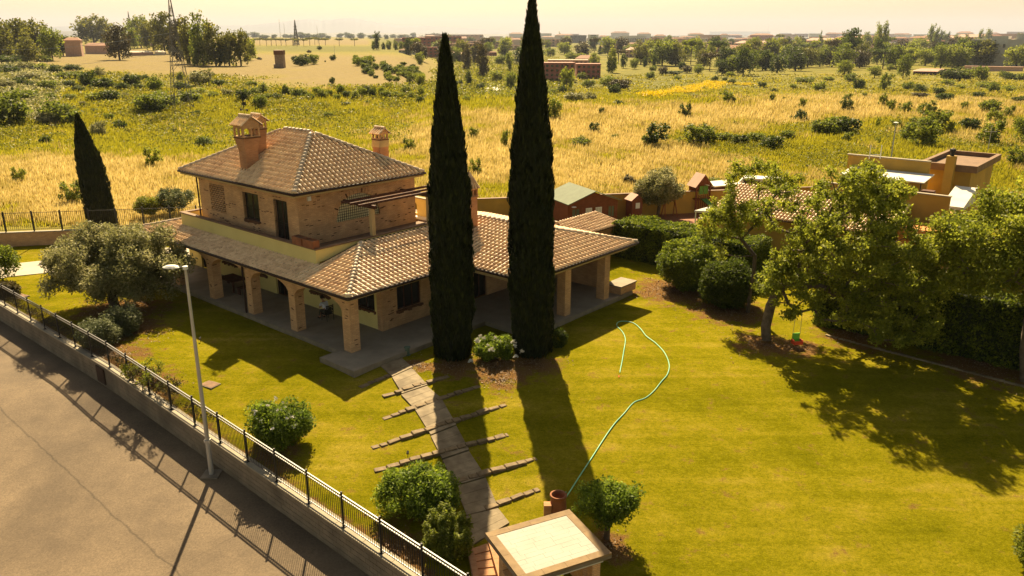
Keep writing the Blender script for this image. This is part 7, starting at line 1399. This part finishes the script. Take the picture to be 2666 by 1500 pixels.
# ------------------------------------------------------------------ meadow grass, brambles, broom
rg = rng_(200)
def sample_px(n, x0, x1, y0, y1, power=1.0):
    U = rg.uniform(x0, x1, n); V = y1 - (y1 - y0) * rg.uniform(0, 1, n) ** power; X = np.zeros(n); Y = np.zeros(n); Z = np.full(n, -1.0)
    c, s = math.cos(ROLL), math.sin(ROLL); xx, yy = U - 1333, V - 750; xx, yy = c * xx + s * yy, -s * xx + c * yy
    d0, d1, d2 = xx / FPX, math.cos(PITCH) - yy / FPX * math.sin(PITCH), -math.sin(PITCH) - yy / FPX * math.cos(PITCH)
    for _ in range(12): t = (Z - CAMH) / d2; X, Y = d0 * t, d1 * t; Z = .5 * Z + .5 * field_z(X, Y)
    return X, Y, Z, U, V
def sinnoise(X, Y): return .5 + .2 * np.sin(X * .21 + Y * .13) + .17 * np.sin(X * .47 - Y * .31 + 1) + .13 * np.sin(X * .93 + Y * .71 + 2)
n = 115000; X, Y, Z, U, V = sample_px(n, -120, 2790, 232, 590, .8); ok = Y > 67.5 + .19 * X + np.where(X > -12, 2.4, 0); X, Y, Z, U, V = X[ok], Y[ok], Z[ok], U[ok], V[ok]; n = len(X)
gd = np.clip(gold(X, Y, Z) + (sinnoise(X, Y) - .5) * 1.1 + rg.normal(0, .1, n), 0, 1); D = np.hypot(X, Y); hh = (.34 + .42 * rg.uniform(0, 1, n)) * np.where(gd > .5, 1.1, .8) * np.clip(D / 95, .8, 2.0); ww = .07 * np.clip(D / 80, .9, 3)
Q = []; RN = []; isg = gd > .5 * 0 + .5
for k in range(4):
    t = rg.uniform(0, 6.28, n); B = np.stack([X + rg.normal(0, .22, n) * D / 90, Y + rg.normal(0, .22, n) * D / 90, Z], -1); w = np.stack([np.cos(t), np.sin(t), 0 * t], -1) * ww[:, None]; ln = np.stack([rg.normal(.10, .16, n), rg.normal(0, .16, n), np.ones(n)], -1) * (hh * rg.uniform(.6, 1.1, n))[:, None]
    Q.append(np.stack([B - w, B + w, B + ln], 1)); RN.append(np.clip(rg.uniform(0, 1, n) * .55 + (gd - .5) * .7 * np.where(isg, 1, .8) + .15, 0, 1))
Q = np.stack(Q); RN = np.stack(RN)
quads_mesh('dry_grass', Q[:, isg].reshape(-1, 3, 3), RN[:, isg].ravel(), 'drygrass')['kind'] = 'stuff'
quads_mesh('green_grass', Q[:, ~isg].reshape(-1, 3, 3), np.clip(RN[:, ~isg].ravel() + .2, 0, 1), 'greengrass')['kind'] = 'stuff'
# low bramble mass in the green zones
def scrub(name, n, box, lm, hmax, thr, size, kk=9, power=1.0):
    X, Y, Z, U, V = sample_px(n, *box, power); m_ = (sinnoise(X * .8 + 9, Y * .8) + rg.normal(0, .06, n) > thr) & (gold(X, Y, Z) < .62) & (Y > 70 + .19 * X + 2); X, Y, Z = X[m_], Y[m_], Z[m_]; D = np.hypot(X, Y)
    n2 = len(X); P = []; T = []
    for k in range(kk):
        s = D / 120; P.append(np.stack([X + rg.normal(0, .6, n2) * s, Y + rg.normal(0, .6, n2) * s, Z + rg.uniform(.1, 1, n2) * hmax * np.clip(s, .7, 2)], -1)); T.append(rg.uniform(0, 1, n2))
    P = np.concatenate(P); s = np.concatenate([size * np.clip(D / 120, .7, 4)] * kk); Q, rn = leaves(P, s, rg, .7, 0); quads_mesh(name, Q, rn, lm)['kind'] = 'stuff'
scrub('bramble_scrub', 9000, (-80, 1080, 195, 400), 'leaf_scrub', .7, .52, .28, 10, .9)
scrub('bramble_scrub', 7000, (-80, 1100, 190, 360), 'leaf_scrub_light', .6, .54, .26, 10, .9)
scrub('bramble_scrub', 7000, (1380, 2760, 196, 330), 'leaf_scrub_light', .6, .52, .28, 9, .8)
scrub('bramble_scrub', 6000, (1750, 2760, 330, 470), 'leaf_scrub', .7, .55, .24, 9, .8)
scrub('bramble_scrub', 6000, (1000, 1450, 150, 262), 'leaf_scrub', .9, .46, .32, 9, .8)
scrub('bramble_scrub', 2500, (-60, 160, 170, 320), 'leaf_olive', .8, .4, .3, 9, .9)
# yellow broom in flower
P = []
for i in range(60):
    t = rg.uniform(0, 1); px = 1690 + 260 * t + rg.normal(0, 8); py = 254 - 32 * math.sin(min(1, t * 1.1) * 1.57) + rg.normal(0, 4)
    if t > .85: px += 15
    x, y, z = ground(px, py); q = rg.normal(size=(300, 3)) * (1.6, 2.4, .42); q[:, 2] = np.abs(q[:, 2]) + .55; P.append(q + (x, y, z))
Q, rn = leaves(np.concatenate(P), .42, rg, .8); o = quads_mesh('broom_flowers', Q, rn, 'petal_gold'); o['kind'] = 'stuff'

# ------------------------------------------------------------------ haze
hz = bpy.data.materials.new('haze'); hz.use_nodes = True; nt = hz.node_tree; nt.nodes.clear(); v = nt.nodes.new('ShaderNodeVolumePrincipled'); v.inputs['Density'].default_value = 5e-5; v.inputs['Color'].default_value = (.74, .80, 1.0, 1); v.inputs['Anisotropy'].default_value = .0
oo = nt.nodes.new('ShaderNodeOutputMaterial'); nt.links.new(v.outputs[0], oo.inputs['Volume']); M['haze'] = hz
HZ = True
if HZ: mb = MB(); mb.box(-30500, 30500, -30500, 30500, -60, 560); struct(mb.build('haze', 'haze'), 'stuff')

# labels of look-alikes told apart by their order from left to right
ORD = ['first', 'second', 'third', 'fourth', 'fifth', 'sixth', 'seventh', 'eighth', 'ninth', 'tenth', 'eleventh', 'twelfth']; same = {}
for px, e in BGP: same.setdefault(e['label'], []).append((px, e))
for lab, L_ in same.items():
    if len(L_) < 2: continue
    L_.sort(key=lambda t: t[0]); n = len(L_)
    for i, (px, e) in enumerate(L_):
        w = {0: 'leftmost', n - 1: 'rightmost'}.get(i) or ('middle' if n == 3 else (ORD[i] + ' from left' if i < 12 else None))
        if w: e['label'] = (lab + ', ' + w)
